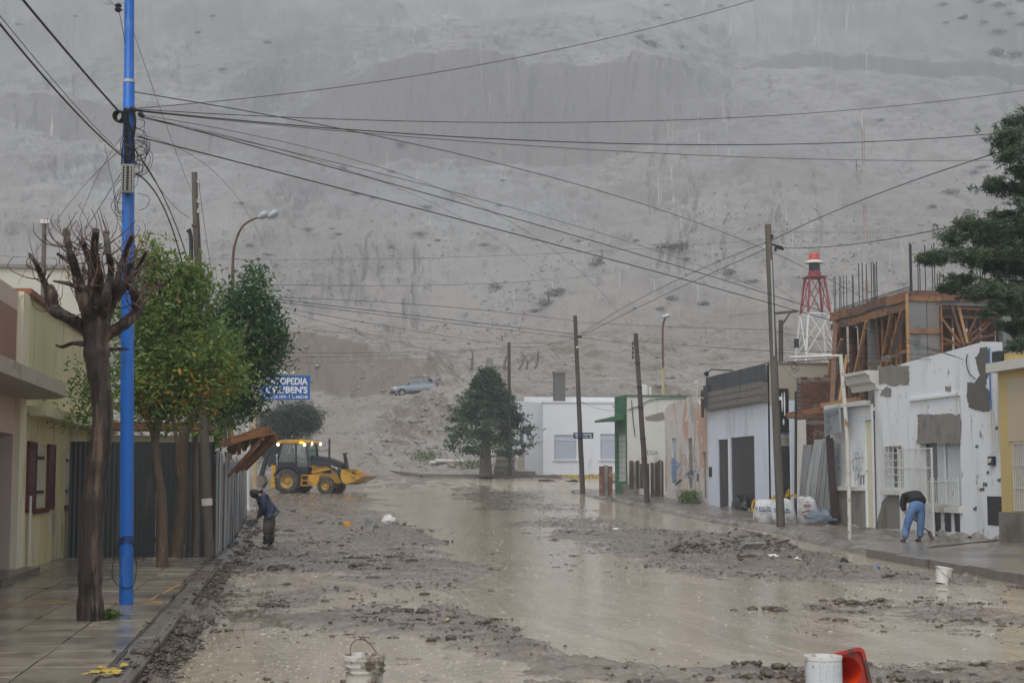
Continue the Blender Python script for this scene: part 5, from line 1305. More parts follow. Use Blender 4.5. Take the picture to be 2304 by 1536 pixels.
# --- leaning corrugated sheets and dark post closing the site entrance
cs = thing('corrugated_barrier', 'leaning crumpled corrugated sheets closing the building site', 'barrier', (XR - .1, 49.5, .2))
rr = random.Random(44)
for k, (x0, x1, x2, x3, t0) in enumerate(((1794, 1812, 1797, 1815, 1000), (1808, 1832, 1822, 1845, 988), (1828, 1848, 1840, 1858, 992), (1846, 1868, 1852, 1868, 990))):
    Xp = XR - .05 - .12 * k; sm = MB(); n = 12
    for i in range(n):
        a, b = i / n, (i + 1) / n; oa, ob_ = .02 * (-1) ** i, .02 * (-1) ** (i + 1)
        lo = lambda t: AX(x0 + (x1 - x0) * t, 1170 - 4 * k * 0, Xp); hi = lambda t: AX(x2 + (x3 - x2) * t, t0, Xp)
        c1, c2, c3, c4 = lo(a), lo(b), hi(b), hi(a); c1.x += oa; c2.x += ob_; c3.x += ob_ + .15; c4.x += oa + .15
        m1, m2 = c1.lerp(c4, .45) + Vector((rr.uniform(-.05, .05) - .06 * (k == 1), 0, 0)), c2.lerp(c3, .45) + Vector((-.06 * (k == 1), 0, 0))
        sm.add([c1, c2, m2, c3, c4, m1], [(0, 1, 2, 5), (5, 2, 3, 4)])
    sm.build('sheet', K['zinc_bright'] if k == 1 else K['zinc'], cs)
MB().bar(AX(1878, 1166, XR - .4), AX(1866, 985, XR - .4), .20, .12).build('post', mat('dark_wet_post', (.045, .028, .026), .6, .2), cs)
tp_ = thing('crumpled_tarp', 'crumpled grey-blue tarpaulin at the foot of the corrugated sheets', 'tarpaulin', tuple(AX(1850, 1168, XR - .7)))
def lump(c, rx, ry, rz, seed, amp=.25, n=14, m_=10):
    r = random.Random(seed); ph = [r.uniform(0, 6) for _ in range(6)]; v, f = [], []
    for i in range(m_ + 1):
        th = math.pi * .5 * i / m_
        for j in range(n):
            a = 2 * math.pi * j / n
            k = 1 + amp * (.5 * math.sin(3 * a + ph[0] + 2 * th) + .4 * math.sin(5 * a + ph[1] - 3 * th) + .3 * math.sin(2 * a + ph[2])) + r.uniform(-.3, .3) * amp
            v.append((c[0] + rx * k * math.cos(th) * math.cos(a), c[1] + ry * k * math.cos(th) * math.sin(a), c[2] + rz * k * math.sin(th)))
    for i in range(m_):
        for j in range(n): f.append((i * n + j, i * n + (j + 1) % n, (i + 1) * n + (j + 1) % n, (i + 1) * n + j))
    mb = MB(); mb.add(v, f); return mb
c = AX(1848, 1170, XR - .7); lump((c.x, c.y, c.z), .45, .45, .32, 6).build('sheet', K['tarp'], tp_, smooth=True)

# --- ruined brick wall with separate bricks
bw = thing('brick_ruin', 'ruined bare brick wall between the bluish shop and the timber formwork', 'wall', (18, 51.5, 0))
BY = 51.5
br = rectY(BY, 1796, 842, 1872, 942)
MB().box(br[0], BY + .02, br[1] - .3, br[2], BY + .18, br[3] - .12).box(br[0] + .2, BY + .02, .2, br[0] + .85, BY + .18, br[1] - .31).build('mortar_core', K['mortar'], bw)
bme = None; rr = random.Random(8)
rows = int((br[3] - br[1]) / .075)
def brick(x, z):
    global bme
    if bme is None:
        o = MB().box(0, 0, 0, .235, .12, .062).build('brick', K['brick'], None, bevel=.004); bme = o.data; o.parent = bw
    else:
        o = bpy.data.objects.new('brick', bme); COL.objects.link(o); o.parent = bw
    o.location = Vector((x, BY - rr.uniform(.005, .03), z)) - bw.location
for r_ in range(rows):
    z = br[1] + r_ * .075; x = br[0] + (.12 if r_ % 2 else 0)
    while x < br[2] - .05:
        if not (r_ > rows - 4 and rr.random() < .35 + .2 * (r_ - rows + 4)): brick(x, z)
        x += .247
for r_ in range(9):
    z = br[1] - .25 - r_ * .075; x = br[0] + .25 + (.1 if r_ % 2 else 0)
    while x < br[0] + .75: brick(x, z); x += .247
pw = thing('site_pillar', 'broken white pillar stub below the brick ruin', 'pillar', tuple(AY(1815, 1000, 51)))
a = rectY(51, 1797, 930, 1815, 1165); MB().box(a[0], 51, a[1], a[2], 51.3, a[3]).build('shaft', K['white_dirty'], pw)

# --- unfinished concrete frame with timber formwork and rebar
cf = thing('unfinished_building', 'unfinished concrete storey wrapped in wet timber formwork and rebar', 'building', (21, 50, 0))
XC, YC = 19.5, AX(2045, 700, 19.5).y
YC2 = AX(1870, 740, XC).y
zC = AX(2045, 655, XC).z
XC2 = 26.0
b = MB().box(XC + .05, YC + .05, zC - .42, XC2, YC2, zC - .06).build('slab', K['concrete'], cf)
zlow = 4.0
for (x, y) in ((XC + .1, YC + .1), (XC + .1, YC2 - .4), (XC + .1, (YC + YC2) / 2), (XC + 3.2, YC + .1), (XC + 5.8, YC + .1), (XC + 4, YC2 - .4), (XC + 5.8, YC2 - .4)):
    MB().box(x, y, 0, x + .3, y + .3, zC - .43).build('column', K['concrete'], cf)
rr = random.Random(31); ms = ['form_a', 'form_b', 'form_b', 'form_a', 'form_c']
def board(a, b, w, t, m=None, up=(0, 0, 1)):
    MB().bar(a, b, w, t, up).build('board', K[m or rr.choice(ms)], cf)
# edge boards along the street side and the near side
nseg = 4
for k in range(nseg):
    y0, y1 = YC + (YC2 - YC) * k / nseg, YC + (YC2 - YC) * (k + 1) / nseg
    dz = .05 * (k % 2)
    board((XC - .02, y0, zC - .14 + dz), (XC - .02, y1 - .02, zC - .14 + dz), .04, .30, ['form_a', 'form_b', 'form_b', 'form_a'][k])
    board((XC + .0, y0, zC - .47), (XC + .0, y1 - .02, zC - .47 + dz * .4), .05, .22, ['form_b', 'form_a', 'form_a', 'form_b'][k])
for k in range(3):
    x0, x1 = XC + .05 + (XC2 - XC) * k / 3, XC + (XC2 - XC) * (k + 1) / 3
    board((x0, YC - .02, zC - .14), (x1 - .02, YC - .02, zC - .12), .04, .32, ['form_b', 'form_b', 'form_a'][k], (0, 0, 1))
# corner panel box of grey ply with orange battens
pa, pb = AY(2046, 868, YC - .08), AY(2112, 668, YC - .08)
for k in range(2):
    x0 = pa.x + (pb.x - pa.x) * (.0 if k == 0 else .62); x1 = pa.x + (pb.x - pa.x) * (.6 if k == 0 else 1)
    MB().box(x0, YC - .08, pa.z, x1, YC - .05, pb.z - .15).build('panel', K['concrete'] if k == 0 else K['grey_board'], cf)
for yy in (672, 745, 860): 
    z = AY(2080, yy, YC - .1).z; board((pa.x - .05, YC - .11, z), (pb.x + .05, YC - .11, z), .05, .15, 'form_a')
board((pa.x - .03, YC - .11, pa.z - .3), (pa.x - .03, YC - .11, pb.z + .1), .08, .08, 'form_c')
# props and braces under the street-side edge
for k in range(24):
    t = (k + .5) / 24; y = YC + (YC2 - YC) * t + rr.uniform(-.12, .12); x = XC + rr.uniform(.0, .8)
    m = rr.choice(ms); tilt = rr.uniform(-.25, .25)
    board((x, y + tilt, zlow - .8 + rr.uniform(-.5, .8)), (x + rr.uniform(-.1, .2), y, zC - .5), rr.uniform(.06, .11), rr.uniform(.05, .1), m)
for k, (y0, z0, y1, z1, m) in enumerate(((.22, -2.4, .05, -.55, 'form_a'), (.30, -2.6, .17, -.55, 'form_a'), (.62, -2.4, .48, -.6, 'form_c'), (.95, -2.2, .85, -.5, 'form_a'), (1.02, -2.9, .82, -1.0, 'form_c'), (1.1, -4.4, .98, -1.6, 'form_c'), (1.02, -4.6, .88, -2.2, 'form_a'))):
    board((XC - .18, YC + (YC2 - YC) * y0, zC + z0), (XC - .08, YC + (YC2 - YC) * y1, zC + z1), .10, .08, m)
for k in range(14):     # back shuttering seen between props
    y = YC + (YC2 - YC) * k / 14; board((XC + 1.0, y, zC - 3.6 + rr.uniform(-.3, .3)), (XC + 1.0, y, zC - .45), .42, .04, rr.choice(['form_b', 'form_b', 'form_a']), (1, 0, 0))
# near side bay: fan of raking props from a node
nd = AY(2165, 770, YC)
for k, (x, y, m) in enumerate(((2110, 705, 'form_a'), (2136, 672, 'form_b'), (2152, 672, 'form_c'), (2120, 760, 'form_a'), (2200, 705, 'form_b'), (2232, 720, 'form_b'), (2260, 690, 'form_a'), (2285, 735, 'form_b'), (2215, 745, 'form_b'))):
    board(AY(2160 + (k % 3) * 8, 772 + (k % 2) * 6, YC + .1 * k), AY(x, y, YC + .1 * k), .09, .07, m)
for k, (x0, y0, x1, y1, m) in enumerate(((2112, 692, 2300, 700, 'form_a'), (2105, 712, 2300, 718, 'form_b'), (2150, 770, 2300, 740, 'form_b'), (2190, 690, 2195, 770, 'form_b'), (2262, 690, 2262, 770, 'form_a'), (2110, 775, 2200, 765, 'form_a'), (2220, 690, 2232, 770, 'form_b'), (2280, 690, 2278, 770, 'form_b'))):
    board(AY(x0, y0, YC + .3 + .12 * k), AY(x1, y1, YC + .3 + .12 * k), .16 if k < 2 else .10, .08, m)
# shuttering panel run at the back of the near bay
for k in range(9):
    x = XC + 1.6 + k * .5; board((x, YC + 3.0, zC - 2.4), (x, YC + 3.0, zC - .5), .4, .05, 'form_b', (0, 1, 0))
# beam sticking out to the left, roof planks behind the annex
board(AX(1775, 935, XR - .1) , AX(1850, 922, XR + .3), .18, .20, 'form_a'); board(AX(1850, 912, XR), AX(1930, 898, XR), .14, .14, 'form_c')
board(AX(1790, 940, XR - .3), AX(1838, 936, XR - .3), .12, .14, 'form_b')
board(AX(1955, 820, XR + .6), AX(2035, 790, XR + .6), .16, .06, 'form_b'); board(AX(2010, 800, XR + .7), AX(2035, 705, XR + .9), .05, .05, 'rebar'); 
board(AX(1872, 930, XR + 1.2), AX(1880, 720, XC), .16, .10, 'form_b'); board(AX(1885, 930, XR + 1.0), AX(1905, 800, XC), .10, .06, 'form_c')
MB().tube([AX(1888, 905, XR + .9), AX(1925, 905, XR + .9)], .05, 6).build('dark_pipe', K['polewood_dark'], cf)
# rebar
def rebar(a, b, r=.014): MB().tube([a, b], r, 5).build('rebar', K['rebar'], cf)
for (px, y0, y1) in ((1878, 622, 715), (1881, 622, 715), (1890, 622, 708), (1893, 622, 706), (1899, 620, 705), (1906, 618, 702), (1919, 618, 698), (1921, 618, 698)):
    p0 = AX(px, y1, XC + .2); p1 = AX(px - 1, y0, XC + .2); p1 = Vector((p0.x, p0.y, p1.z)); rebar(p0, p1)
for (px, y0, y1) in ((1934, 592, 700), (1942, 590, 695), (1951, 594, 690), (1962, 590, 684), (1967, 590, 683), (1970, 594, 682), (1974, 588, 680)):
    p0 = AX(px, y1, XC + .12); p1 = AX(px - 1, y0, XC + .12); rebar(p0, Vector((p0.x, p0.y, p1.z)), .018)
for (px, y0, y1) in ((2049, 545, 655), (2052, 548, 655)):
    p0 = AX(px, y1, XC + .05); p1 = AX(px - 1, y0, XC); rebar(p0, Vector((p0.x, p0.y, p1.z)), .024)
for (px, y0, y1) in ((2067, 590, 665), (2071, 590, 665), (2083, 552, 660), (2099, 552, 660), (2104, 545, 660), (2110, 616, 660), (2115, 616, 660), (2124, 616, 660), (2207, 605, 660), (2212, 605, 660), (2217, 607, 660), (2258, 595, 660), (2264, 590, 660), (2272, 600, 660), (2280, 596, 660)):
    p0 = AY(px, y1, YC + .4); p1 = AY(px, y0, YC + .4); rebar(p0, Vector((p0.x, p0.y, p1.z)), .017)
bmz = MB()           # lattice beam cages along the slab edge
for k in range(40):
    y = YC + (YC2 - YC) * k / 40; y2 = YC + (YC2 - YC) * (k + 1) / 40
    bmz.bar((XC + .1, y, zC + .02), (XC + .1, (y + y2) / 2, zC + .16), .012).bar((XC + .1, (y + y2) / 2, zC + .16), (XC + .1, y2, zC + .02), .012)
bmz.bar((XC + .1, YC, zC + .17), (XC + .1, YC2, zC + .17), .02).bar((XC + .1, YC, zC + .02), (XC + .1, YC2, zC + .02), .02).build('rebar_cage', K['rebar'], cf)
MB().box(XC + .3, YC + .08, zC - .05, XC + 1.8, YC + .7, zC + .05).build('rebar_stack', K['rebar'], cf)

# --- red and white lattice tower with a beacon
TWY = 75.0
tw_ = thing('beacon_tower', 'red and white lattice beacon tower behind the building site', 'tower', (AY(1836, 900, TWY).x, TWY, 0))
def tpt(px, py, back): q = AY(px, py, TWY); return Vector((q.x, TWY + back, q.z))
cxp = 1836
zb0, zm_, zt_w = AY(cxp, 800, TWY).z, AY(cxp, 707, TWY).z, AY(cxp, 625, TWY).z
xc = AY(cxp, 800, TWY).x
def hwid(z): return float(np.interp(z, [0, zb0, zt_w], [1.3, .83, .40]))
def corners(z): h = hwid(z); return [Vector((xc + sx * h, TWY + sy * h, z)) for sx, sy in ((-1, -1), (1, -1), (1, 1), (-1, 1))]
levels = [.9, 3.2, 5.5, zb0, zm_, zt_w]
for i in range(5):
    lo, hi = corners(levels[i]), corners(levels[i + 1]); g = MB()
    for k in range(4):
        a, b, c, d = lo[k], lo[(k + 1) % 4], hi[(k + 1) % 4], hi[k]
        g.bar(a, d, .085).bar(d, c, .07).bar(a, c, .04).bar(b, d, .04)
    g.build('lattice_section', K['tower_red'] if i == 4 else K['tower_white'], tw_)
g = MB().box(xc - .52, TWY - .52, zt_w, xc + .52, TWY + .52, zt_w + .06); g.build('platform', K['tower_red'], tw_)
zb_ = zt_w + .06
MB().lathe([(0, 0), (.33, 0), (.33, .25), (.28, .25), (.28, .30), (0, .30)], 16, (xc, TWY, zb_)).build('lantern_base', K['tower_red'], tw_)
MB().lathe([(.29, .30), (.29, .72), (0, .72)], 16, (xc, TWY, zb_)).build('lantern', K['dark_door'], tw_)
MB().lathe([(0, .70), (.52, .70), (.30, .86), (0, .86)], 20, (xc, TWY, zb_)).build('hood', K['white_dirty'], tw_)
MB().lathe([(.28, .86), (.28, 1.15), (.22, 1.24), (0, 1.25)], 16, (xc, TWY, zb_)).build('beacon', K['beacon_red'], tw_, smooth=True)

# --- bluish white shop
sh = thing('white_shop', 'bluish white shop with two dark doors and blackened fascia', 'shop', (XR + .2, 59, .5))
XS = XR + .25
yn, yf = AX(1733, 1000, XS).y, AX(1592, 1000, XS).y
zS = AX(1722, 822, XS).z
dA, dB = rectX(XS, 1616, 988, 1640, 1140), rectX(XS, 1644, 982, 1698, 1140)
zf = .35
MB().facade((XS, yn, zf), (0, 1, 0), NX, yf - yn, zS - zf, [(dB[0] - yn, .05, dB[2] - yn, dB[3] - zf), (dA[0] - yn, .05, dA[2] - yn, dA[3] - zf)], .3).box(XS + .002, yn, zS - .3, XS + 8, yf, zS - .2).box(XS + .31, yf - .1, zf, XS + 8, yf, zS).build('wall', K['white_shop'], sh)
for d in (dA, dB):
    do = MB().box(XS + .07, d[0], zf, XS + .10, d[2], d[3]).build('door', K['dark_roller'], sh)
    sl_ = MB()
    for k in range(18): sl_.box(XS + .055, d[0], zf + .02 + k * (d[3] - zf) / 18, XS + .069, d[2], zf + .02 + (k + .8) * (d[3] - zf) / 18)
    sl_.build('slat', K['dark_roller'], do)
MB().box(XS - .03, dB[2] + .01, zf, XS - .0, dA[0] - .01, dA[3]).build('jamb', K['white'], sh)
fb = rectX(XS - .2, 1590, 862, 1722, 893); ft = rectX(XS - .2, 1590, 815, 1722, 860)
MB().box(XS - .2, yn + .15, zS - 1.35, XS - .002, yf - .4, zS - .62).build('fascia_board', K['grey_board'], sh)
for k in range(3): MB().box(XS - .22, yn + .15, zS - 1.30 + k * .25, XS - .201, yf - .4, zS - 1.09 + k * .25).build('board', K['grey_board'], sh)
csm = MB(); n = 60
for k in range(n):
    a, b = yn + .1 + (yf - yn - .3) * k / n, yn + .1 + (yf - yn - .3) * (k + 1) / n
    csm.add([(XS - .12 + .02 * (-1) ** k, a, zS - .62), (XS - .12 - .02 * (-1) ** k, b, zS - .62), (XS - .12 - .02 * (-1) ** k, b, zS + .05), (XS - .12 + .02 * (-1) ** k, a, zS + .05)], [(0, 1, 2, 3)])
csm.build('corrugated_fascia', K['dark_sheet'], sh)
MB().box(XS - .26, yf - .9, zS - 1.2, XS - .05, yf - .35, zS - .3).build('sign_box', K['dark_sheet'], sh)
g = MB()
for k in range(6): g.bar((XS - .5, yf - .35, zS - .2 - k * .15), (XS - .5, yf + .15, zS - .2 - k * .15), .025)
for k in range(4): g.bar((XS - .5, yf - .35 + k * .16, zS - .05), (XS - .5, yf - .35 + k * .16, zS - 1.0), .025)
g.bar((XS - .5, yf - .3, zS - .4), (XS - .1, yf - .5, zS - .4), .03).bar((XS - .5, yf - .3, zS - .7), (XS - .1, yf - .5, zS - .9), .03)
g.build('bracket_grid', K['white_metal'], sh)
MB().box(XS - .3, yf - .25, zS - 1.6, XS - .2, yf - .1, zS - .5).build('bracket_post', K['rust'], sh)
lt = MB().tube([AX(1588, 842, XS - .6), AX(1600, 831, XS - .3), AX(1648, 833, XS)], .03, 6); lt.build('lamp_arm', K['plastic_dark'], sh)
MB().tube([AX(1588, 843, XS - .6), AX(1592, 836, XS - .55)], [.12, .06], 8).build('lamp_head', K['plastic_dark'], sh)
sk = rectX(XS, 1596, 1050, 1602, 1072); MB().box(XS - .03, sk[0], sk[1], XS - .001, sk[2], sk[3]).build('letter_slot', K['plastic_dark'], sh)
# side wall facing down the street: tan above, white below, sign and door
SW = yn
tw0 = rectY(SW, 1733, 818, 1870, 915)
MB().box(XS + .004, SW - .012, AY(1780, 912, SW).z, tw0[2] + 1.5, SW - .002, tw0[3]).build('tan_render', K['tan'], sh)
MB().box(XS, SW - .002, zf, tw0[2] + 1.5, SW + .2, tw0[3] - .004).build('side_wall', K['white_shop'], sh)
MB().box(XS - .05, SW - .06, tw0[3], tw0[2] + 1.6, SW + .3, tw0[3] + .06).build('coping', K['cement'], sh)
sr = rectY(SW, 1738, 874, 1772, 968)
sbd = MB().box(sr[0], SW - .12, sr[1], sr[2], SW - .02, sr[3]).build('sign_panel', K['black'], sh)
for (a, b, c, d) in ((1741, 885, 1744, 948), (1747, 885, 1750, 960), (1758, 884, 1761, 925), (1763, 882, 1767, 935), (1761, 942, 1765, 955)):
    q = rectY(SW - .12, a, b, c, d); mb = MB(); w_ = (q[2] - q[0]) / 2; xm = (q[0] + q[2]) / 2
    mb.sheet([(xm + .6 * w_, SW - .122, q[1]), (xm + w_, SW - .122, (q[1] + q[3]) / 2), (xm + .4 * w_, SW - .122, q[3]), (xm - .5 * w_, SW - .122, q[3]), (xm - w_, SW - .122, (q[1] + q[3]) / 2), (xm - .4 * w_, SW - .122, q[1])], (0, -1, 0), .004); mb.build('letter_stroke', K['white'], sbd)
dq = rectY(SW, 1757, 1003, 1780, 1130); MB().box(dq[0], SW - .05, zf - .1, dq[2], SW - .015, dq[3]).build('door', K['dark_roller'], sh)
aw_ = rectY(SW, 1757, 985, 1780, 1002); MB().box(aw_[0], SW - .04, aw_[1], aw_[2], SW - .015, aw_[3]).build('transom', K['tan'], sh)
lq = rectY(SW, 1755, 968, 1778, 974); MB().box(lq[0], SW - .3, lq[1], lq[2], SW - .02, lq[3]).build('lintel', K['black'], sh)
bb = thing('bin_bag', 'black rubbish bag in the dark shop doorway', 'bag', tuple(AX(1665, 1140, XS - .15)))
c = AX(1665, 1141, XS - .15); lump((c.x, c.y, c.z), .3, .75, .42, 9, .18).build('sack', K['black_bag'], bb, smooth=True)
# tall white pipe-post and dark pole beside the side wall
tpn = thing('white_pillar', 'tall narrow white pillar beside the dark pipe', 'pillar', tuple(AY(1787, 1150, 52)))
a = rectY(52, 1780, 900, 1790, 1150); MB().box(a[0], 52, a[1], a[2], 52.15, a[3]).build('shaft', K['white_shop'], tpn)
dpn = thing('dark_pipe', 'thin dark pipe standing behind the white sacks', 'pipe', tuple(AY(1790, 1178, 46.3)))
MB().tube([AY(1790, 1178, 46.3), AY(1791, 880, 46.3)], .045, 8).build('shaft', K['rebar'], dpn, smooth=True)

# --- salmon graffitied ruin facade
rf = thing('graffiti_ruin', 'salmon and white peeling facade covered in graffiti', 'building', (XS, 67, .5))
y0, y1 = yf + .03, AX(1496, 1000, XS).y
zr = AX(1545, 898, XS).z
op = [rectX(XS, 1512, 985, 1522, 1086), rectX(XS, 1548, 985, 1558, 1098), rectX(XS, 1582, 1016, 1589, 1120)]
tl = [(0, zr - .45), (1.2, zr - .35), (1.8, zr + .1), (3.2, zr + .1), (3.25, zr + .02), (y1 - y0 - .8, zr - .05), (y1 - y0, zr - .3)]
MB().facade((XS, y0, .4), (0, 1, 0), NX, y1 - y0, zr - .4, [(max(.02, o[0] - y0), o[1] - .4, o[2] - y0, o[3] - .4) for o in op], .25, [(a, b - .4) for a, b in tl]).box(XS + .26, y0, .4, XS + .35, y1, zr - .3).build('wall', K['pinkpeel'], rf)
for o, m in zip(op, ('graf_teal', 'plinth', 'cement')):
    MB().box(XS + .06, max(y0 + .02, o[0]), o[1], XS + .1, o[2], o[3]).build('boarded_opening', K[m], rf)
patchX(XS - .0, ragged(1512, 1035, 1522, 1082, 4, 2, 3), 'graffiti', K['graf_blue'], rf, .003)
scrawl(XS, 1530, 1040, 14, 22, 9, K['graf_blue'], rf, 8, .018); scrawl(XS, 1565, 1050, 12, 25, 9, K['graf_dark'], rf, 12, .013); scrawl(XS, 1535, 1060, 18, 20, 5, K['graf_teal'], rf, 17, .05)
patchX(XS, ragged(1568, 1065, 1573, 1082, 3, 1, 13), 'chip', K['cement_dark'], rf)
gw = thing('grass_clump', 'yellow-green grass clump at the foot of the graffitied ruin', 'grass', tuple(AX(1552, 1134, XS - .4)))
c = np.array(AX(1552, 1134, XS - .4)); r_ = np.random.default_rng(9)
C = c + r_.normal(size=(700, 3)) * [.15, .45, 0] + r_.random((700, 1)) ** 1.4 * [0, 0, .55]
V, Q = leaf_quads(C, .28, 10, -1.2, .12); npmesh('blades', V, Q, K['grass'], gw, attrs={'tint': np.repeat(r_.random(700), 4)})
# --- site fence stubs, white side wall, green corner shop
GY = 72.0
wb = thing('green_corner_shop', 'white building with dark green shopfront and small green canopy', 'shop', (16.2, GY, .8))
gx0, gx1 = AY(1411, 1000, GY).x, AY(1600, 1000, GY).x
zg = AY(1450, 892, GY).z
MB().box(gx0, GY, .6, gx1, GY + .3, zg).box(gx0, GY + .3, zg - .4, gx1, GY + 3.2, zg - .3).build('side_wall', K['white_dirty'], wb)
MB().box(gx0 - .03, GY - .05, zg, gx1, GY + .4, zg + .08).build('coping', K['green'], wb)
fy = AX(1383, 1000, gx0 - .04).y
zgl = AX(1395, 976, gx0).z; zgb = AX(1395, 1082, gx0).z
MB().facade((gx0 - .04, GY - .02, .6), (0, 1, 0), NX, fy - GY, zg + .1 - .6, [(.2, zgb - .6, fy - GY - .45, zgl - .6)], .12).build('shopfront', K['green'], wb)
gl = MB().box(gx0 + .06, GY + .15, zgb, gx0 + .08, fy - .4, zgl).build('shop_window', K['greenblock'], wb)
g = MB()
for k in range(9): g.box(gx0 + .05, GY + .18, zgb + k * (zgl - zgb) / 9, gx0 + .058, fy - .42, zgb + k * (zgl - zgb) / 9 + .03)
for k in range(6): yy = GY + .18 + k * (fy - GY - .6) / 5; g.box(gx0 + .048, yy, zgb, gx0 + .056, yy + .03, zgl)
g.build('glazing_bars', K['white_dirty'], gl)
c0, c1 = AY(1351, 948, GY + 1.2), AY(1400, 934, GY + 1.2)
MB().prism([(c0.x, c0.z), (gx0 - .05, c0.z + .05), (gx0 - .05, c0.z + .34), (c0.x, c0.z + .10)], GY + .3, fy).build('canopy', K['green'], wb)
MB().box(gx0 - .3, GY - .3, .5, gx0 + .5, GY - .06, AY(1410, 1088, GY).z).build('step', K['plinth'], wb)
patch = MB(); patch.sheet([(AY(x, y, GY).x, GY - .004, AY(x, y, GY).z) for x, y in ((1450, 938), (1470, 932), (1492, 926), (1497, 944), (1480, 948), (1455, 946))], (0, -1, 0), .003); patch.build('bare_patch', K['cement'], wb)
lettering('graffiti', 'EGA', (AY(1456, 1023, GY).x, GY, AY(1456, 1023, GY).z), U, Vv, N, .55, .22, K['graf_dark'], wb, .004)
MB().tube(smooth_path([AY(1412, 922, GY - .05), AY(1440, 912, GY - .05), AY(1472, 898, GY - .05), AY(1560, 896, GY - .05)], 4), .02, 5).build('wall_cable', K['cable'], wb)
MB().tube(smooth_path([AY(1421, 900, GY - .05), AY(1424, 940, GY - .05), AY(1429, 982, GY - .05)], 4), .02, 5).build('wall_cable', K['cable'], wb)
tk = thing('water_tank', 'pale round water tank on the corner shop roof', 'tank', tuple(AY(1445, 885, GY + 2)))
a = AY(1445, 887, GY + 2); MB().lathe([(0, -.5), (.30, -.5), (.30, .32), (.24, .40), (.1, .46), (0, .47)], 18, (a.x, a.y, a.z + .05)).build('tank_body', K['tank'], tk, smooth=True)
MB().tube([a + Vector((.42, 0, -.5)), a + Vector((.42, 0, .4))], .05, 8).build('vent_pipe', K['white_metal'], tk)
vg = 0
for (x0, x1, t0, b0) in ((1350, 1379, 1046, 1101), (1418, 1440, 1036, 1085), (1442, 1462, 1040, 1084), (1466, 1480, 1040, 1118), (1481, 1494, 1034, 1118)):
    vg += 1; Yv = GY - 1.5 - .2 * vg; q = rectY(Yv, x0, t0, x1, b0)
    o = thing('fence_stub', ['low brick pillar block beside the green shop', 'dark fence panel left of the leaning pole', 'dark fence panel just behind the leaning pole', 'charred upright slab by the salmon ruin', 'tall charred slab touching the salmon ruin'][vg - 1], 'fence', ((q[0] + q[2]) / 2, Yv, q[1] - .1))
    nP = 3
    for k in range(nP):
        a, b = q[0] + (q[2] - q[0]) * k / nP, q[0] + (q[2] - q[0]) * (k + 1) / nP - .02
        MB().box(a, Yv, q[1] - .3, b, Yv + .2, q[3] - .05 * ((k + vg) % 2)).build('slab', K['brick' if vg == 1 and k != 1 else ('plinth' if k == 1 else 'polewood_dark')], o)

# mud splashed up the foot of the walls
for par, X_, ya_, yb_, z0_, m_ in ((wh, XR, yA, yB, .14, 'stain'), (w2h, XA - .12, d1[2] + .05, yb2, .14, 'stain'), (sh, XS, yn, yf, .42, 'stain'), (rf, XS, y0 - 0, y0 + 7, .5, 'stain')):
    r = random.Random(int(ya_ * 10)); y = ya_ + .1
    while y < yb_ - .5:
        w = r.uniform(.5, 1.6); w = min(w, yb_ - y - .05); n = 14; hh = r.uniform(.06, .20)
        pts = [(X_ - .003, y, z0_ - .08)] + [(X_ - .003, y + w * k / n, z0_ + hh * math.sin(math.pi * (k + .5) / (n + 1)) ** .8 * r.uniform(.75, 1.1)) for k in range(n + 1)] + [(X_ - .003, y + w, z0_ - .08)]
        MB().sheet(pts, NX, .003).build('mud_stain', K['stain'], par); y += w * r.uniform(.8, 1.3)
# ================================================================== far corner
FY = 91.0
fh = thing('far_white_house', 'plain white house with two roller shutters and dark chimney at the far corner', 'house', (18, FY, 1.8))
fx0, fx1 = AY(1222, 1000, FY).x, AY(1480, 1000, FY).x
zF = AY(1290, 906, FY).z; z0F = AY(1290, 1068, FY).z - .15
wn1, wn2 = rectY(FY, 1247, 978, 1297, 1034), rectY(FY, 1351, 976, 1402, 1034)
MB().facade((fx0, FY, z0F), (1, 0, 0), (0, -1, 0), fx1 - fx0, zF - z0F, [(w[0] - fx0, w[1] - z0F, w[2] - fx0, w[3] - z0F) for w in (wn1, wn2)], .2).build('wall', K['white_soft'], fh)
sx = AY(1150, 1000, FY + 9).x
zL = AY(1165, 900, FY + 9).z
MB().add([(fx0, FY, z0F), (sx, FY + 9, z0F), (sx, FY + 9, zL), (fx0, FY, zF - .02)], [(0, 1, 2, 3)]).box(fx0 + .01, FY + .21, zF - .3, fx1, FY + 9, zF - .2).build('side_wall', K['white_soft'], fh)
MB().box(fx0 - .05, FY - .06, zF, fx1, FY + .3, zF + .1).build('coping', K['white_soft'], fh)
pz0 = AY(1290, 893, FY + 5).z
MB().box(AY(1180, 900, FY + 5).x, FY + 5, zF - .2, fx1, FY + 5.3, pz0).build('parapet', K['white_soft'], fh)
for w in (wn1, wn2):
    so = MB().box(w[0], FY + .12, w[1], w[2], FY + .15, w[3]).build('roller_shutter', K['shutter_blue'], fh)
    for k in range(10):
        z = w[1] + (w[3] - w[1]) * .74 * k / 10; MB().box(w[0] + .08, FY + .09, z + .01, w[2] - .08, FY + .119, z + (w[3] - w[1]) * .068).build('slat', K['shutter_blue'], so)
    MB().box(w[0], FY + .07, w[3] - (w[3] - w[1]) * .24, w[2], FY + .119, w[3]).build('shutter_box', K['shutter_blue'], so)
    MB().box(w[0] - .1, FY - .08, w[1] - .07, w[2] + .1, FY - .001, w[1] - .005).build('sill', K['white_soft'], fh)
ch = rectY(FY + 3, 1248, 840, 1272, 906)
cho = MB().box(ch[0], FY + 3, ch[1] - .5, ch[2], FY + 3.6, ch[3]).build('chimney', K['cement_dark'], fh)
MB().box(ch[0] - .06, FY + 2.94, ch[3], ch[2] + .06, FY + 3.66, ch[3] + .12).build('chimney_cap', K['concrete'], cho)
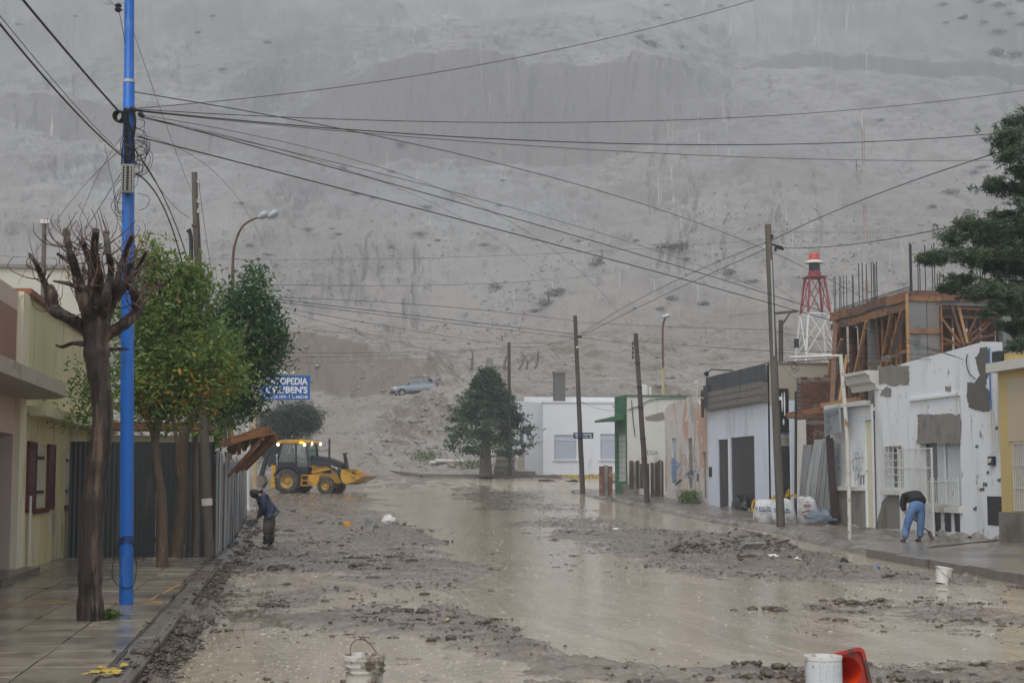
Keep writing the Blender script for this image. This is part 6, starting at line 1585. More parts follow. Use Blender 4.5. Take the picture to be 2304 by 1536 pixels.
for (x, y) in ((1198, 965), (1178, 985)):
    c = AY(x, y, FY + 3.5); MB().box(c.x - .25, c.y - .3, c.z - .3, c.x - .05, c.y + .1, c.z + .3).build('side_window', K['glass_grey'], fh)
q = AY(1165, 1030, FY + 6); MB().box(q.x - .1, FY + 5, z0F, q.x + .35, FY + 5.2, q.z + .6).build('side_door', K['tan'], fh)
# stone steps beside it
st = thing('stone_steps', 'crumbling stone steps beside the far white house', 'steps', tuple(AY(1140, 1062, FY + 1)))
for k in range(7):
    a = rectY(FY + 1 + k * .35, 1112 + k * 1.5, 1062 - (k + 1) * 7, 1158, 1064)
    MB().box(a[0], FY + 1 + k * .35, z0F - .1, a[2], FY + 1.34 + k * .35, a[3]).build('step', K['cement_dark'] if k % 2 else K['plinth'], st)
lk = MB().box(AY(1115, 1064, 90).x, 90, 1.7, AY(1205, 1064, 90).x, 90.5, float(AY(1150, 1060, 90).z)).build('low_wall', K['plinth']); tag(lk, 'low dark retaining kerb in front of the stone steps', 'wall')

# conifer on the corner
CY_ = 88.5
cb = AY(1093, 1064, CY_)
cn_ = thing('conifer_tree', 'broad green conifer standing alone on the far corner', 'tree', tuple(cb))
tk_ = smooth_path([cb + Vector((0, 0, -.2)), AY(1092, 1010, CY_), AY(1094, 930, CY_), AY(1098, 835, CY_)], 4)
MB().tube(tk_, rads([.42, .30, .22, .03], len(tk_)), 10).build('trunk', K['bark_grey'], cn_, smooth=True)
rr = np.random.default_rng(71); CC = []; CT = []
for k in range(560):
    t = rr.random() ** .8; py = 1012 - t * 178
    half = np.interp(t, [0, .12, .35, .6, .85, 1], [72, 88, 84, 60, 30, 6])
    a = rr.uniform(0, 6.283); rad = half / 38.0 * (.35 + .65 * rr.random() ** .5) * (1 + .25 * math.sin(5 * a + t * 9))
    c = np.array(AY(1100 + 8 * (.5 - t), py, CY_)); c = c + [rad * math.cos(a), rad * math.sin(a), -.25 * rad / 2 + .12 * math.sin(7 * a)]
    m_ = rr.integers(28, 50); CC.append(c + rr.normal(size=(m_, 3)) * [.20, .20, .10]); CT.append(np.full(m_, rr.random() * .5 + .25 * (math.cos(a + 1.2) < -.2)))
CC = np.concatenate(CC); CT = np.concatenate(CT)
V, Q = leaf_quads(CC, .20, 72, -.15, .35)
npmesh('crown', V, Q, K['conifer'], cn_, attrs={'tint': np.repeat(np.clip(CT + rr.random(len(CC)) * .35, 0, 1), 4)})
for k in range(9):
    a = k * .7; p0 = tk_[3 + k % 6]; MB().tube([p0, p0 + Vector((math.cos(a) * 1.3, math.sin(a) * 1.3, .15))], [.06, .02], 5).build('branch', K['bark_grey'], cn_)

# ================================================================== poles on the right
def hardware(t, pts, m='porcelain'):
    for p in pts: MB().lathe([(.01, -.09), (.05, -.06), (.03, -.02), (.055, .02), (.02, .07)], 8, tuple(p)).build('insulator', K[m], t, smooth=True)
XP = 15.0
P3b = AX(1757, 1182, XP); P3t = AY(1728, 505, P3b.y)
p3 = wood_pole('utility_pole', 'thick brown wooden utility pole rising behind the white sacks', P3b, P3t, .135, .10, K['polewood'])
Yp3 = P3b.y
hardware(p3, [AY(1745, 560, Yp3 - .05), AY(1737, 532, Yp3 - .1)], 'black')
g = MB().bar(AY(1720, 546, Yp3), AY(1760, 556, Yp3 - .1), .05).bar(AY(1745, 556, Yp3), AY(1762, 560, Yp3 - .2), .09).build('clamp', K['cable'], p3)
MB().tube(smooth_path([AY(1735, 585, Yp3 - .13), AY(1737, 640, Yp3 - .13), AY(1742, 800, Yp3 - .14)], 4), .025, 6).build('riser_pipe', K['galv'], p3)
MB().box(AY(1752, 893, Yp3).x - .03, Yp3 - .17, AY(1752, 900, Yp3).z, AY(1752, 893, Yp3).x + .05, Yp3 - .12, AY(1752, 893, Yp3).z).build('tag_plate', K['white'], p3)
P2b = AX(1457, 1141, XP + .3); P2t = AY(1430, 750, P2b.y)
p2 = wood_pole('utility_pole', 'leaning dark wooden pole in front of the salmon ruin', P2b, P2t, .13, .095, K['polewood_dark'])
hardware(p2, [AY(1424, y, P2b.y) for y in (772, 783, 793, 803)], 'black')
g = MB()
for y in (815, 870, 915, 985, 1030): g.tube([AY(1430 + (y - 750) * 27 / 391, y, P2b.y), AY(1430 + (y - 750) * 27 / 391, y + 3, P2b.y)], .135, 12)
g.build('strap', K['cable'], p2)
P1b = AX(1311, 1111, XP); P1t = AY(1294, 710, P1b.y)
p1 = wood_pole('utility_pole', 'slightly leaning dark wooden pole with a navy street plate', P1b, P1t, .14, .10, K['polewood_dark'])
Yp1 = P1b.y
g = MB().bar(AY(1296, 757, Yp1), AY(1309, 758, Yp1 - .1), .12).build('clamp', K['cable'], p1)
MB().lathe([(0, -.06), (.06, -.05), (.08, 0), (.05, .05), (0, .06)], 10, tuple(AY(1299, 781, Yp1 - .15))).build('lamp', K['white_dirty'], p1, smooth=True)
np0 = rectY(Yp1 - .17, 1290, 973, 1335, 986)
pl_ = MB().box(np0[0], Yp1 - .19, np0[1], np0[2], Yp1 - .165, np0[3]).build('street_plate', K['navy'], p1)
g = MB()
for (u0, u1, v0, v1) in ((.08, .22, .62, .78), (.12, .20, .25, .45), (.48, .92, .60, .75), (.48, .72, .25, .36), (.80, .93, .2, .4)):
    g.box(np0[0] + (np0[2] - np0[0]) * u0, Yp1 - .194, np0[1] + (np0[3] - np0[1]) * v0, np0[0] + (np0[2] - np0[0]) * u1, Yp1 - .191, np0[1] + (np0[3] - np0[1]) * v1)
g.build('print', K['white'], pl_)
p4 = wood_pole('utility_pole', 'thin dark pole standing just behind the conifer', AY(1147, 1070, 87.4), AY(1145, 770, 87.4), .12, .09, K['polewood_dark'])
lY = 96.0
ll = thing('street_lamp', 'slender brown and ochre street lamp behind the corner shop', 'street lamp', tuple(AY(1493, 1060, lY)))
MB().tube([AY(1493, 1066, lY), AY(1492, 828, lY)], .11, 10).build('lower_post', K['lamp_yellow'], ll, smooth=True)
pt_ = smooth_path([AY(1492, 828, lY), AY(1491, 760, lY), AY(1492, 730, lY), AY(1497, 716, lY)], 4); MB().tube(pt_, .07, 8).build('upper_post', K['rust'], ll, smooth=True)
MB().tube([AY(1490, 713, lY), AY(1505, 709, lY)], [.1, .14], 8).build('lamp_head', K['galv'], ll, smooth=True)
# second thin post with a cross-arm behind pole
cp_ = thing('cross_arm_pole', 'grey pole with a cross-arm peeking out beside the thick brown pole', 'pole', tuple(AY(1756, 1050, 66)))
MB().tube([AY(1757, 1080, 66), AY(1757, 720, 66)], .11, 8).build('shaft', K['polewood_dark'], cp_, smooth=True)
MB().bar(AY(1735, 706, 66), AY(1793, 700, 66), .12).bar(AY(1757, 735, 66), AY(1778, 703, 66), .07).build('cross_arm', K['polewood_dark'], cp_)
MB().box(AY(1788, 765, 66).x, 65.9, AY(1790, 782, 66).z, AY(1796, 765, 66).x, 66.1, AY(1790, 762, 66).z).build('fuse', K['black'], cp_)

# rusty white gallows post (empty sign frame)
gb = G(1912, 1212, .15)
gl_ = thing('sign_frame', 'rusty white pipe post with an empty sign arm on the right pavement', 'post', tuple(gb))
MB().tube(smooth_path([gb + Vector((0, 0, -.05)), AY(1907, 1000, gb.y), AY(1891, 797, gb.y)], 4), .05, 12).build('post', K['white_rust'], gl_, smooth=True)
MB().tube([AY(1892, 800, gb.y), AY(1777, 804, gb.y - .05)], .035, 10).build('arm', K['white_rust'], gl_, smooth=True)
MB().tube([AY(1890, 808, gb.y), AY(1772, 814, gb.y - .05)], .014, 6).build('lower_arm', K['rust'], gl_, smooth=True)
g = MB()
for (a, b, c) in (((1787, 815), (1780, 826), (1796, 832)), ((1786, 815), (1792, 825), (1780, 834)), ((1788, 816), (1798, 830), (1785, 838))):
    g.tube(smooth_path([AY(*a, gb.y), AY(*b, gb.y), AY(*c, gb.y)], 4), .006, 4)
g.build('dangling_wire', K['cable'], gl_)

# lattice antenna mast far behind
AYm = 118.0
an_ = thing('antenna_mast', 'slender red and white antenna mast rising against the hill', 'antenna', tuple(AY(1943, 760, AYm)))
x_, zt_a, zb_a = AY(1943, 400, AYm).x, AY(1943, 290, AYm).z, AY(1943, 800, AYm).z
nL = 6
for i in range(nL):
    z0, z1 = zb_a + (zt_a - zb_a) * i / nL, zb_a + (zt_a - zb_a) * (i + 1) / nL; g = MB(); h = .11
    for sx_, sy_ in ((-1, -1), (1, -1), (0, 1)): g.bar((x_ + sx_ * h, AYm + sy_ * h, z0), (x_ + sx_ * h, AYm + sy_ * h, z1), .022)
    for k in range(6):
        a, b = z0 + (z1 - z0) * k / 6, z0 + (z1 - z0) * (k + 1) / 6; g.bar((x_ - h, AYm - h, a), (x_ + h, AYm - h, b), .013).bar((x_ + h, AYm - h, a), (x_, AYm + h, b), .013)
    g.build('mast_section', K['mast_red'] if i % 2 else K['mast_white'], an_)
MB().tube([(x_, AYm, zt_a), (x_ - .05, AYm, zt_a + 1.3)], .03, 5).build('whip', K['tower_white'], an_)
MB().tube([(x_ - .1, AYm, zt_a - 3.6), (x_ - .6, AYm, zt_a - 3.6), (x_ - .6, AYm, zt_a - 2.6)], .03, 5).build('side_antenna', K['rust'], an_)

# ================================================================== pine reaching in at the right edge
pn_ = thing('pine_tree', 'dark pine whose branches reach in at the right edge', 'tree', (14.8, 26.0, .15))
tb_ = Vector((16.2, 26.5, .15)); pn_.location = tb_
MB().tube([tb_, tb_ + Vector((0, 0, 4)), tb_ + Vector((.1, 0, 9))], [.20, .15, .06], 12).build('trunk', K['bark_brown'], pn_, smooth=True)
rr = np.random.default_rng(88); rp = random.Random(88)
tips = [(2262, 300, 70), (2290, 268, 60), (2272, 345, 45), (2240, 410, 60), (2290, 420, 55), (2300, 380, 40), (2200, 500, 60), (2150, 530, 65), (2085, 574, 34), (2110, 570, 36), (2240, 520, 70), (2290, 530, 70), (2180, 570, 50), (2230, 590, 60), (2290, 600, 60), (2140, 640, 34), (2155, 625, 40), (2215, 650, 50), (2190, 655, 40), (2260, 660, 60), (2300, 680, 60), (2240, 690, 40), (2280, 730, 50), (2290, 770, 32), (2210, 560, 55), (2260, 560, 60), (2170, 500, 40), (2262, 480, 40), (2290, 640, 50), (2330, 450, 80), (2340, 560, 90), (2340, 680, 90), (2330, 320, 70), (2275, 330, 40), (2225, 545, 50)]
PC, PTn = [], []; br_ = 0
for (x, y, s) in tips:
    Yp = 26 + rr.uniform(-.9, .7); c = np.array(AY(x, y, Yp)); sm_ = s / 131.0
    st_ = Vector((tb_.x, tb_.y, float(np.clip(c[2] + .25, 1.0, 9))))
    mid = Vector(c).lerp(st_, .5) + Vector((0, rr.uniform(-.2, .2), rr.uniform(-.15, .3)))
    pth = smooth_path([st_, mid, Vector(c)], 4); MB().tube(pth, rads([.030, .018, .008], len(pth)), 6).build('branch', K['bark_dark'], pn_, smooth=True)
    for k in range(26):      # sprays of needles along the outer part of the branch
        tt = rr.uniform(.62, 1.0); b0 = np.array(Vector(pth[-1]).lerp(Vector(pth[0]), (1 - tt))); p = b0 + rr.normal(size=3) * [.12, .12, .06] - [0, 0, .05]
        PC.append(p + rr.normal(size=(22, 3)) * [.05, .05, .03]); PTn.append(np.full(22, rr.random() * .6))
    for k in range(int(36 + s * .7)):
        d = rr.normal(size=3); d /= np.linalg.norm(d); p = c + d * sm_ * np.array([.80, .70, .40]) * rr.random() ** .7 * (1 + .5 * math.sin(3 * math.atan2(d[2], d[0]) + x)) - np.array([0, 0, .06])
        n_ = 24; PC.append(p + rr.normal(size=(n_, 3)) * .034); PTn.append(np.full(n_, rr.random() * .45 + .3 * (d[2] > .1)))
PC = np.concatenate(PC); PTn = np.concatenate(PTn)
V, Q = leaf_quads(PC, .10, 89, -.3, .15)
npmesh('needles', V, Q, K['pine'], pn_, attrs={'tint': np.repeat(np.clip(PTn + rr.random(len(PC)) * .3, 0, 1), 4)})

# ================================================================== backhoe loader (built facing +x, then turned)
bh_p = AY(662, 1109, 80); 
YAWB = -R(22)
bh = thing('backhoe_loader', 'yellow and black backhoe loader with lit cab lights at the junction', 'backhoe', (0, 0, 0))
L_ = lambda mb, n, m, par=None, sm=False, bev=0: mb.build(n, K[m], par or bh, sm, True, None, bev)
def wheel(x, y, r, w, rim_r):
    g = MB().lathe([(rim_r, -w / 2), (r * .86, -w / 2), (r * .97, -w * .38), (r, -w * .2), (r, w * .2), (r * .97, w * .38), (r * .86, w / 2), (rim_r, w / 2), (rim_r * .95, 0), (rim_r, -w / 2)], 32, (x, y, r), 'y')
    for k in range(20):
        a = 2 * math.pi * k / 20
        for s in (-1, 1):
            c = (x + (r + .005) * math.cos(a), y + s * w * .2, r + (r + .005) * math.sin(a)); c2 = (x + (r + .005) * math.cos(a + .14), y + s * w * .46, r + (r + .005) * math.sin(a + .14))
            g.bar(c, c2, .05, .05, (math.cos(a), 0, math.sin(a)))
    t = L_(g, 'wheel', 'tyre', sm=True)
    sd = -1 if y < 0 else 1
    h = MB().lathe([(0, sd * w * .30), (.09, sd * w * .30), (.10, sd * w * .22), (rim_r * .62, sd * w * .14), (rim_r * .72, sd * w * .30), (rim_r * 1.0, sd * w * .46)], 24, (x, y, r), 'y')
    L_(h, 'rim', 'rim', t, True)
for y in (-.86, .86): wheel(0, y, .66, .46, .36)
for y in (-.80, .80): wheel(2.05, y, .43, .30, .22)
L_(MB().prism([(-.55, .55), (2.75, .55), (2.8, .95), (1.0, 1.0), (.9, 1.15), (-.6, 1.15)], -.42, .42), 'chassis', 'jd_yellow', bev=.02)
L_(MB().box(1.85, -.7, .35, 2.2, .7, .55), 'axle', 'jd_yellow'); L_(MB().box(-.15, -.7, .5, .15, .7, .8), 'axle', 'jd_black')
for s in (-1, 1):
    L_(MB().prism([(1.15, .42), (1.72, .42), (1.72, .98), (1.15, .98)], s * .44, s * .92), 'fuel_tank', 'jd_yellow', bev=.03)
    tk2 = MB().box(.72, min(s * .5, s * .95), .42, .76, max(s * .5, s * .95), .98).box(1.10, min(s * .5, s * .95), .42, 1.14, max(s * .5, s * .95), .98)
    for z in (.42, .68, .94): tk2.box(.76, min(s * .5, s * .95), z, 1.10, max(s * .5, s * .95), z + .05)
    L_(tk2, 'cab_step', 'jd_yellow')
    f = MB(); pr_ = []
    for k in range(9):
        a = R(20 + 140 * k / 8); pr_.append((.80 * math.cos(a) * 1.0, .66 + .80 * math.sin(a)))
    inner = [(x_ * .94, .66 + (z_ - .66) * .94) for x_, z_ in pr_][::-1]
    L_(f.prism(pr_ + inner, min(s * .58, s * 1.08), max(s * .58, s * 1.08)), 'fender', 'jd_black')
    L_(MB().prism([(1.12, 1.02), (2.7, .98), (2.7, 1.35), (1.12, 1.55)], min(s * .36, s * .41), max(s * .36, s * .41)), 'side_panel', 'jd_yellow')
    L_(MB().prism([(1.75, 1.08), (2.2, 1.06), (2.2, 1.22), (1.75, 1.24)], min(s * .412, s * .43), max(s * .412, s * .43)), 'side_vent', 'jd_black')
    # loader arm, tilt cylinder
    a_ = MB().prism([(1.05, 1.50), (1.15, 1.66), (2.15, 1.62), (2.75, 1.30), (3.05, .62), (2.86, .55), (2.58, 1.10), (2.05, 1.42)], min(s * .60, s * .72), max(s * .60, s * .72)); L_(a_, 'loader_arm', 'jd_black', bev=.015)
    L_(MB().tube([(1.2, s * .66, 1.1), (2.3, s * .66, 1.30)], .055, 8), 'lift_cylinder', 'jd_yellow', sm=True)
    lo = MB().prism([(1.35, 1.38), (1.75, 1.38), (1.75, 1.48), (1.35, 1.48)], min(s * .412, s * .42), max(s * .412, s * .42)); L_(lo, 'badge', 'steel_dirty')
lettering('lettering', '310J', (2.30, -.725, 1.36), (1, 0, -.35), (0, 0, 1), (0, -1, 0), .34, .12, K['white'], bh, .02)
L_(MB().prism([(1.02, 1.55), (2.72, 1.34), (2.80, 1.40), (2.70, 1.58), (1.9, 1.88), (1.02, 2.0)], -.43, .43), 'hood', 'jd_black', sm=True, bev=.04)
L_(MB().box(2.72, -.38, .98, 2.80, .38, 1.34), 'grille', 'jd_black')
L_(MB().tube([(1.98, -.18, 1.7), (1.98, -.18, 2.85)], .05, 10), 'exhaust_pipe', 'jd_black', sm=True)
L_(MB().prism([(2.82, 1.30), (2.98, 1.26), (2.80, 2.12), (2.70, 2.12)], -.12, .12), 'tilt_link', 'jd_black')
L_(MB().bar((2.9, -.62, 1.2), (3.15, -.62, .95), .10).bar((2.9, .62, 1.2), (3.15, .62, .95), .10), 'tilt_lever', 'jd_black')
# loader bucket, rolled back
bpf = [(3.00, 1.28), (2.96, .90), (3.02, .66), (3.20, .52), (3.55, .60), (4.05, .86)]
bk = MB(); hwb = 1.08
for (x0, z0), (x1, z1) in zip(bpf, bpf[1:]): bk.add([(x0, -hwb, z0), (x1, -hwb, z1), (x1, hwb, z1), (x0, hwb, z0)], [(0, 1, 2, 3)])
for y in (-hwb, hwb): bk.add([(x, y, z) for x, z in bpf] + [(3.25, y, 1.16)], [tuple(range(len(bpf) + 1))])
bo_ = L_(bk, 'loader_bucket', 'jd_yellow'); sm_ = bo_.modifiers.new('thick', 'SOLIDIFY'); sm_.thickness = .03; sm_.offset = 1
L_(MB().bar((4.0, -hwb - .01, .845), (4.0, hwb + .01, .845), .16, .05, (.4, 0, 1)), 'cutting_edge', 'steel_dirty', bo_)
for k in range(8): L_(MB().bar((4.02, -hwb + .1 + k * .28, .85), (4.20, -hwb + .1 + k * .28, .93), .07, .05), 'tooth', 'steel_dirty', bo_)

L_(MB().prism([(2.955, .92), (3.0, .64), (3.19, .49), (3.56, .57), (3.56, .59), (3.2, .515), (3.01, .66), (2.965, .92)], -hwb - .012, hwb + .012), 'wear_plate', 'steel_dirty', bo_)
# cab
cab = []
pc = [(-.62, 1.15), (.98, 1.15), (1.05, 1.62), (.92, 2.62), (-.42, 2.62), (-.62, 1.9)]
for s in (-.72, .72):
    g = MB()
    for (x0, z0), (x1, z1) in zip(pc, pc[1:] + pc[:1]): g.bar((x0, s, z0), (x1, s, z1), .075, .075)
    g.bar((.38, s, 1.15), (.34, s, 2.62), .075); g.bar((-.60, s, 1.62), (.36, s, 1.62), .05)
    fr = L_(g, 'cab_frame', 'jd_black')
    L_(MB().add([(x, s * .985, z) for x, z in pc], [tuple(range(6))]), 'side_glass', 'clear', fr)
    L_(MB().add([(.36, s * 1.01, .98), (.98, s * 1.01, .98), (.98, s * 1.01, 1.40), (.36, s * 1.01, 1.40)], [(0, 1, 2, 3)]), 'door_panel', 'jd_black', fr)
    L_(MB().prism([(-.55, 1.12), (.36, 1.12), (.36, 1.62), (-.58, 1.62)], s * .96, s * 1.0), 'lower_panel', 'jd_black', fr)
L_(MB().add([(1.03, -.7, 1.62), (1.03, .7, 1.62), (.92, .7, 2.60), (.92, -.7, 2.60)], [(0, 1, 2, 3)]), 'windscreen', 'clear')
L_(MB().add([(-.61, -.7, 1.7), (-.61, .7, 1.7), (-.42, .7, 2.60), (-.42, -.7, 2.60)], [(0, 1, 2, 3)]), 'rear_glass', 'clear')
L_(MB().prism([(-.66, 2.60), (1.16, 2.58), (1.18, 2.68), (.8, 2.80), (-.4, 2.80), (-.66, 2.72)], -.84, .84), 'roof', 'jd_yellow', bev=.03)
L_(MB().box(-.55, -.68, 1.02, .98, .68, 1.14), 'cab_floor', 'jd_black')
L_(MB().box(-.30, -.25, 1.14, .20, .25, 1.50).box(-.36, -.25, 1.5, -.22, .25, 2.1), 'seat', 'plastic_dark')
L_(MB().bar((.72, 0, 1.14), (.60, 0, 1.72), .07).lathe([(.17, 0), (.19, .02), (.17, .04)], 16, (.58, 0, 1.74)), 'steering_column', 'plastic_dark')
for n_, (x, y, z) in enumerate(((-.60, -.80, 2.56), (.86, -.80, 2.53), (1.16, -.55, 2.60), (1.18, .62, 2.60))):
    L_(MB().tube([(x - .02, y - (.03 if n_ < 2 else 0), z), (x + .03, y - (.05 if n_ < 2 else 0), z)], .085, 10), 'work_light', 'lamp_on')
L_(MB().box(.62, -.90, 2.60, .78, -.842, 2.68), 'amber_light', 'amber_on')
# rear boom, stabilisers
bm = L_(MB().prism([(-1.05, 1.0), (-.78, 1.0), (-.70, 1.6), (-1.05, 2.62), (-1.30, 2.72), (-1.42, 2.5), (-1.28, 1.7)], -.16, .16), 'boom', 'jd_black', bev=.02)
L_(MB().prism([(-1.10, 2.2), (-.72, 1.72), (-.66, 1.80), (-1.0, 2.3)], -.10, .10), 'boom_link', 'jd_black')
L_(MB().prism([(-1.45, 2.6), (-1.30, 2.68), (-1.75, .9), (-1.95, .95)], -.12, .12), 'dipper', 'jd_black')
L_(MB().prism([(-1.95, .95), (-1.70, .95), (-1.55, .6), (-1.75, .3), (-2.1, .45)], -.25, .25), 'digging_bucket', 'steel_dirty')
L_(MB().box(-.85, -.95, .62, -.60, .95, 1.05), 'stabiliser_frame', 'jd_yellow')
for s in (-1, 1):
    L_(MB().prism([(-.92, .30), (-.66, .30), (-.66, 1.45), (-.86, 1.5)], min(s * .78, s * .98), max(s * .78, s * .98)), 'stabiliser', 'jd_yellow')
    L_(MB().box(-.98, min(s * .75, s * 1.0), .24, -.60, max(s * .75, s * 1.0), .30), 'stabiliser_foot', 'steel_dirty')
lettering('lettering', 'DEERE', (-.98, -.165, 2.05), (.12, 0, -1), (.99, 0, .12), (0, -1, 0), .95, .17, K['white'], bm, .02)
bh.location = (bh_p.x, 80, float(zb(80)) - .06); bh.rotation_euler = (0, 0, YAWB)

# ================================================================== silver hatchback on the dirt track (nose to -x)
car = thing('parked_car', 'silver hatchback with rear spare wheel on the dirt track up the hill', 'car', (0, 0, 0))
CLn = 3.82
def LC(mb, n, m, par=None, sm=False, bev=0): return mb.build(n, K[m], par or car, sm, True, None, bev)
# stations along x (0 nose .. 3.82 tail): half width, bottom z, belt z
stn = [(0.0, .55, .42, .62), (.06, .68, .30, .72), (.35, .78, .25, .80), (.9, .81, .24, .90), (1.3, .82, .24, .96), (2.0, .83, .24, 1.00), (2.8, .83, .24, 1.04), (3.4, .81, .26, 1.06), (3.68, .76, .32, 1.05), (3.76, .66, .42, .98)]
def arch(x):
    for c in (.70, 3.08):
        d = abs(x - c)
        if d < .36: return .30 + math.sqrt(.36 ** 2 - d * d) * .98
    return 0
xs = sorted(set([s[0] for s in stn] + [.34 + .06 * k for k in range(13)] + [2.72 + .06 * k for k in range(13)]))
v, f = [], []
for x in xs:
    hw_, zb2, zbelt = [float(np.interp(x, [s[0] for s in stn], [s[i] for s in stn])) for i in (1, 2, 3)]
    zl = max(zb2, arch(x))
    ringp = [(hw_ * .93, zl), (hw_, max(zl + .02, .55)), (hw_ * 1.0, max(zl + .04, zbelt - .22)), (hw_ * .95, zbelt), (hw_ * .5, zbelt + .03)]
    full = [(-a, b) for a, b in ringp] + [(a, b) for a, b in ringp[::-1]]
    v.append([(x, a, b) for a, b in full])
mb = MB(); n = 10
for ring_ in v: mb.v += ring_
for i in range(len(v) - 1):
    for j in range(n - 1): mb.f.append((i * n + j, i * n + j + 1, (i + 1) * n + j + 1, (i + 1) * n + j))
mb.f.append(tuple(range(n))); mb.f.append(tuple((len(v) - 1) * n + j for j in range(n)))
LC(mb, 'body', 'silver', sm=True)
gh = [(.95, .93, .74), (1.72, 1.44, .60), (2.1, 1.53, .58), (2.9, 1.54, .57), (3.45, 1.46, .56), (3.72, 1.06, .70)]    # x, z of roof line
mb = MB(); rings = []
prof_t = [(1.0, .92), (1.75, 1.42), (2.15, 1.51), (2.95, 1.52), (3.42, 1.44), (3.70, 1.02)]
for (x, z) in prof_t: rings.append((x, z))
hwt = [.70, .56, .55, .55, .55, .68]
k0 = len(mb.v)
for (x, z), w in zip(prof_t, hwt): mb.v += [(x, -w, z), (x, w, z)]
for i in range(5): mb.f.append((k0 + 2 * i, k0 + 2 * i + 1, k0 + 2 * i + 3, k0 + 2 * i + 2))
roof = LC(mb, 'roof', 'silver', sm=True)
so_ = roof.modifiers.new('thick', 'SOLIDIFY'); so_.thickness = .04
# side glass, pillars
for s in (-1, 1):
    y0_, y1_ = s * .775, s * .555
    LC(MB().add([(1.08, y0_, .97), (1.80, y1_, 1.41), (2.25, y1_, 1.48), (2.32, y0_, 1.02)], [(0, 1, 2, 3)]), 'window', 'glass_grey')
    LC(MB().add([(2.42, y0_, 1.02), (2.36, y1_, 1.48), (2.95, y1_, 1.49), (3.12, y0_, 1.06)], [(0, 1, 2, 3)]), 'window', 'glass_grey')
    LC(MB().add([(3.17, y0_, 1.06), (3.02, y1_, 1.49), (3.30, y1_, 1.44), (3.45, y0_, 1.08)], [(0, 1, 2, 3)]), 'window', 'glass')
    g = MB().bar((2.37, y0_, 1.02), (2.30, y1_, 1.50), .10, .02).bar((1.0, s * .76, .93), (1.78, y1_, 1.44), .07, .03).bar((3.48, y0_, 1.05), (3.36, y1_, 1.46), .16, .03).bar((1.0, y0_ * 1.01, .99), (3.5, y0_ * 1.01, 1.06), .06, .02)
    LC(g, 'pillar', 'silver')
    LC(MB().bar((1.9, s * .52, 1.57), (3.2, s * .52, 1.57), .04), 'roof_rail', 'plastic_dark')
    LC(MB().bar((1.28, s * .84, 1.02), (1.28, s * .96, 1.04), .10, .12), 'mirror', 'plastic_dark')
    LC(MB().box(1.12, min(s * .81, s * .845), .28, 2.66, max(s * .81, s * .845), .42), 'side_skirt', 'plastic_dark')
    LC(MB().bar((2.12, s * .835, .92), (2.27, s * .835, .92), .025), 'door_handle', 'plastic_dark'); LC(MB().bar((2.92, s * .835, .95), (3.05, s * .835, .95), .025), 'door_handle', 'plastic_dark')
    LC(MB().tube([(.10, s * .58, .70), (.30, s * .70, .76)], [.09, .11], 8), 'headlight', 'headlight')
    LC(MB().box(3.62, min(s * .62, s * .79), .78, 3.76, max(s * .62, s * .79), 1.05), 'tail_light', 'taillight')
    for x in (.70, 3.08):
        wv = LC(MB().lathe([(.20, -.09), (.29, -.09), (.31, -.05), (.31, .05), (.29, .09), (.20, .09)], 24, (x, s * .74, .31), 'y'), 'wheel', 'plastic_dark', sm=True)
        sp_ = MB().lathe([(0, s * .07), (.06, s * .07), (.06, s * .05)], 12, (x, s * .74, .31), 'y').lathe([(.17, s * .05), (.21, s * .08)], 24, (x, s * .74, .31), 'y')
        for k in range(5): a = k * 1.2566; sp_.bar((x + .05 * math.cos(a), s * .80, .31 + .05 * math.sin(a)), (x + .19 * math.cos(a), s * .80, .31 + .19 * math.sin(a)), .05, .03)
        LC(sp_, 'rim', 'alloy', wv)
LC(MB().add([(1.02, -.66, .95), (1.02, .66, .95), (1.73, .52, 1.41), (1.73, -.52, 1.41)], [(0, 1, 2, 3)]), 'windscreen', 'glass_grey')
LC(MB().add([(3.72, -.62, 1.08), (3.72, .62, 1.08), (3.46, .50, 1.42), (3.46, -.50, 1.42)], [(0, 1, 2, 3)]), 'rear_window', 'glass')
LC(MB().box(-.04, -.68, .28, .20, .68, .52), 'front_bumper', 'plastic_dark', bev=.04); LC(MB().box(3.64, -.74, .30, 3.80, .74, .58), 'rear_bumper', 'plastic_dark', bev=.04)
LC(MB().lathe([(0, 0), (.27, 0), (.31, .06), (.31, .16), (.25, .20), (0, .2)], 24, (3.78, .1, .80), 'x'), 'spare_wheel', 'plastic_dark', sm=True)
cpos = AY(882, 893, 126.3)
car.location = (cpos.x, 126.3, cpos.z + .0)
car.rotation_euler = (0, -R(2.5), R(6))
gcar = hill_at(935, 126)
# ================================================================== people
def skin_obj(name, joints, edges, m, parent, sub=2, root=0):
    """continuous tapered body grown from joints {name:(co, radius or (rx, ry))}"""
    keys_ = list(joints); me = bpy.data.meshes.new(name)
    me.from_pydata([tuple(joints[k][0]) for k in keys_], [(keys_.index(a), keys_.index(b)) for a, b in edges], [])
    o = bpy.data.objects.new(name, me); COL.objects.link(o)
    sk_ = o.modifiers.new('skin', 'SKIN'); sk_.use_smooth_shade = True; sk_.branch_smoothing = .3
    for i, k in enumerate(keys_):
        r = joints[k][1]; me.skin_vertices[0].data[i].radius = (r, r) if not hasattr(r, '__len__') else r
        me.skin_vertices[0].data[i].use_root = (i == root)
    sb = o.modifiers.new('sub', 'SUBSURF'); sb.levels = sub; sb.render_levels = sub
    dg = bpy.context.evaluated_depsgraph_get(); fin = bpy.data.meshes.new_from_object(o.evaluated_get(dg))
    bpy.data.objects.remove(o); fin.name = name
    fin.materials.clear(); return link(name, fin, m, parent, True)
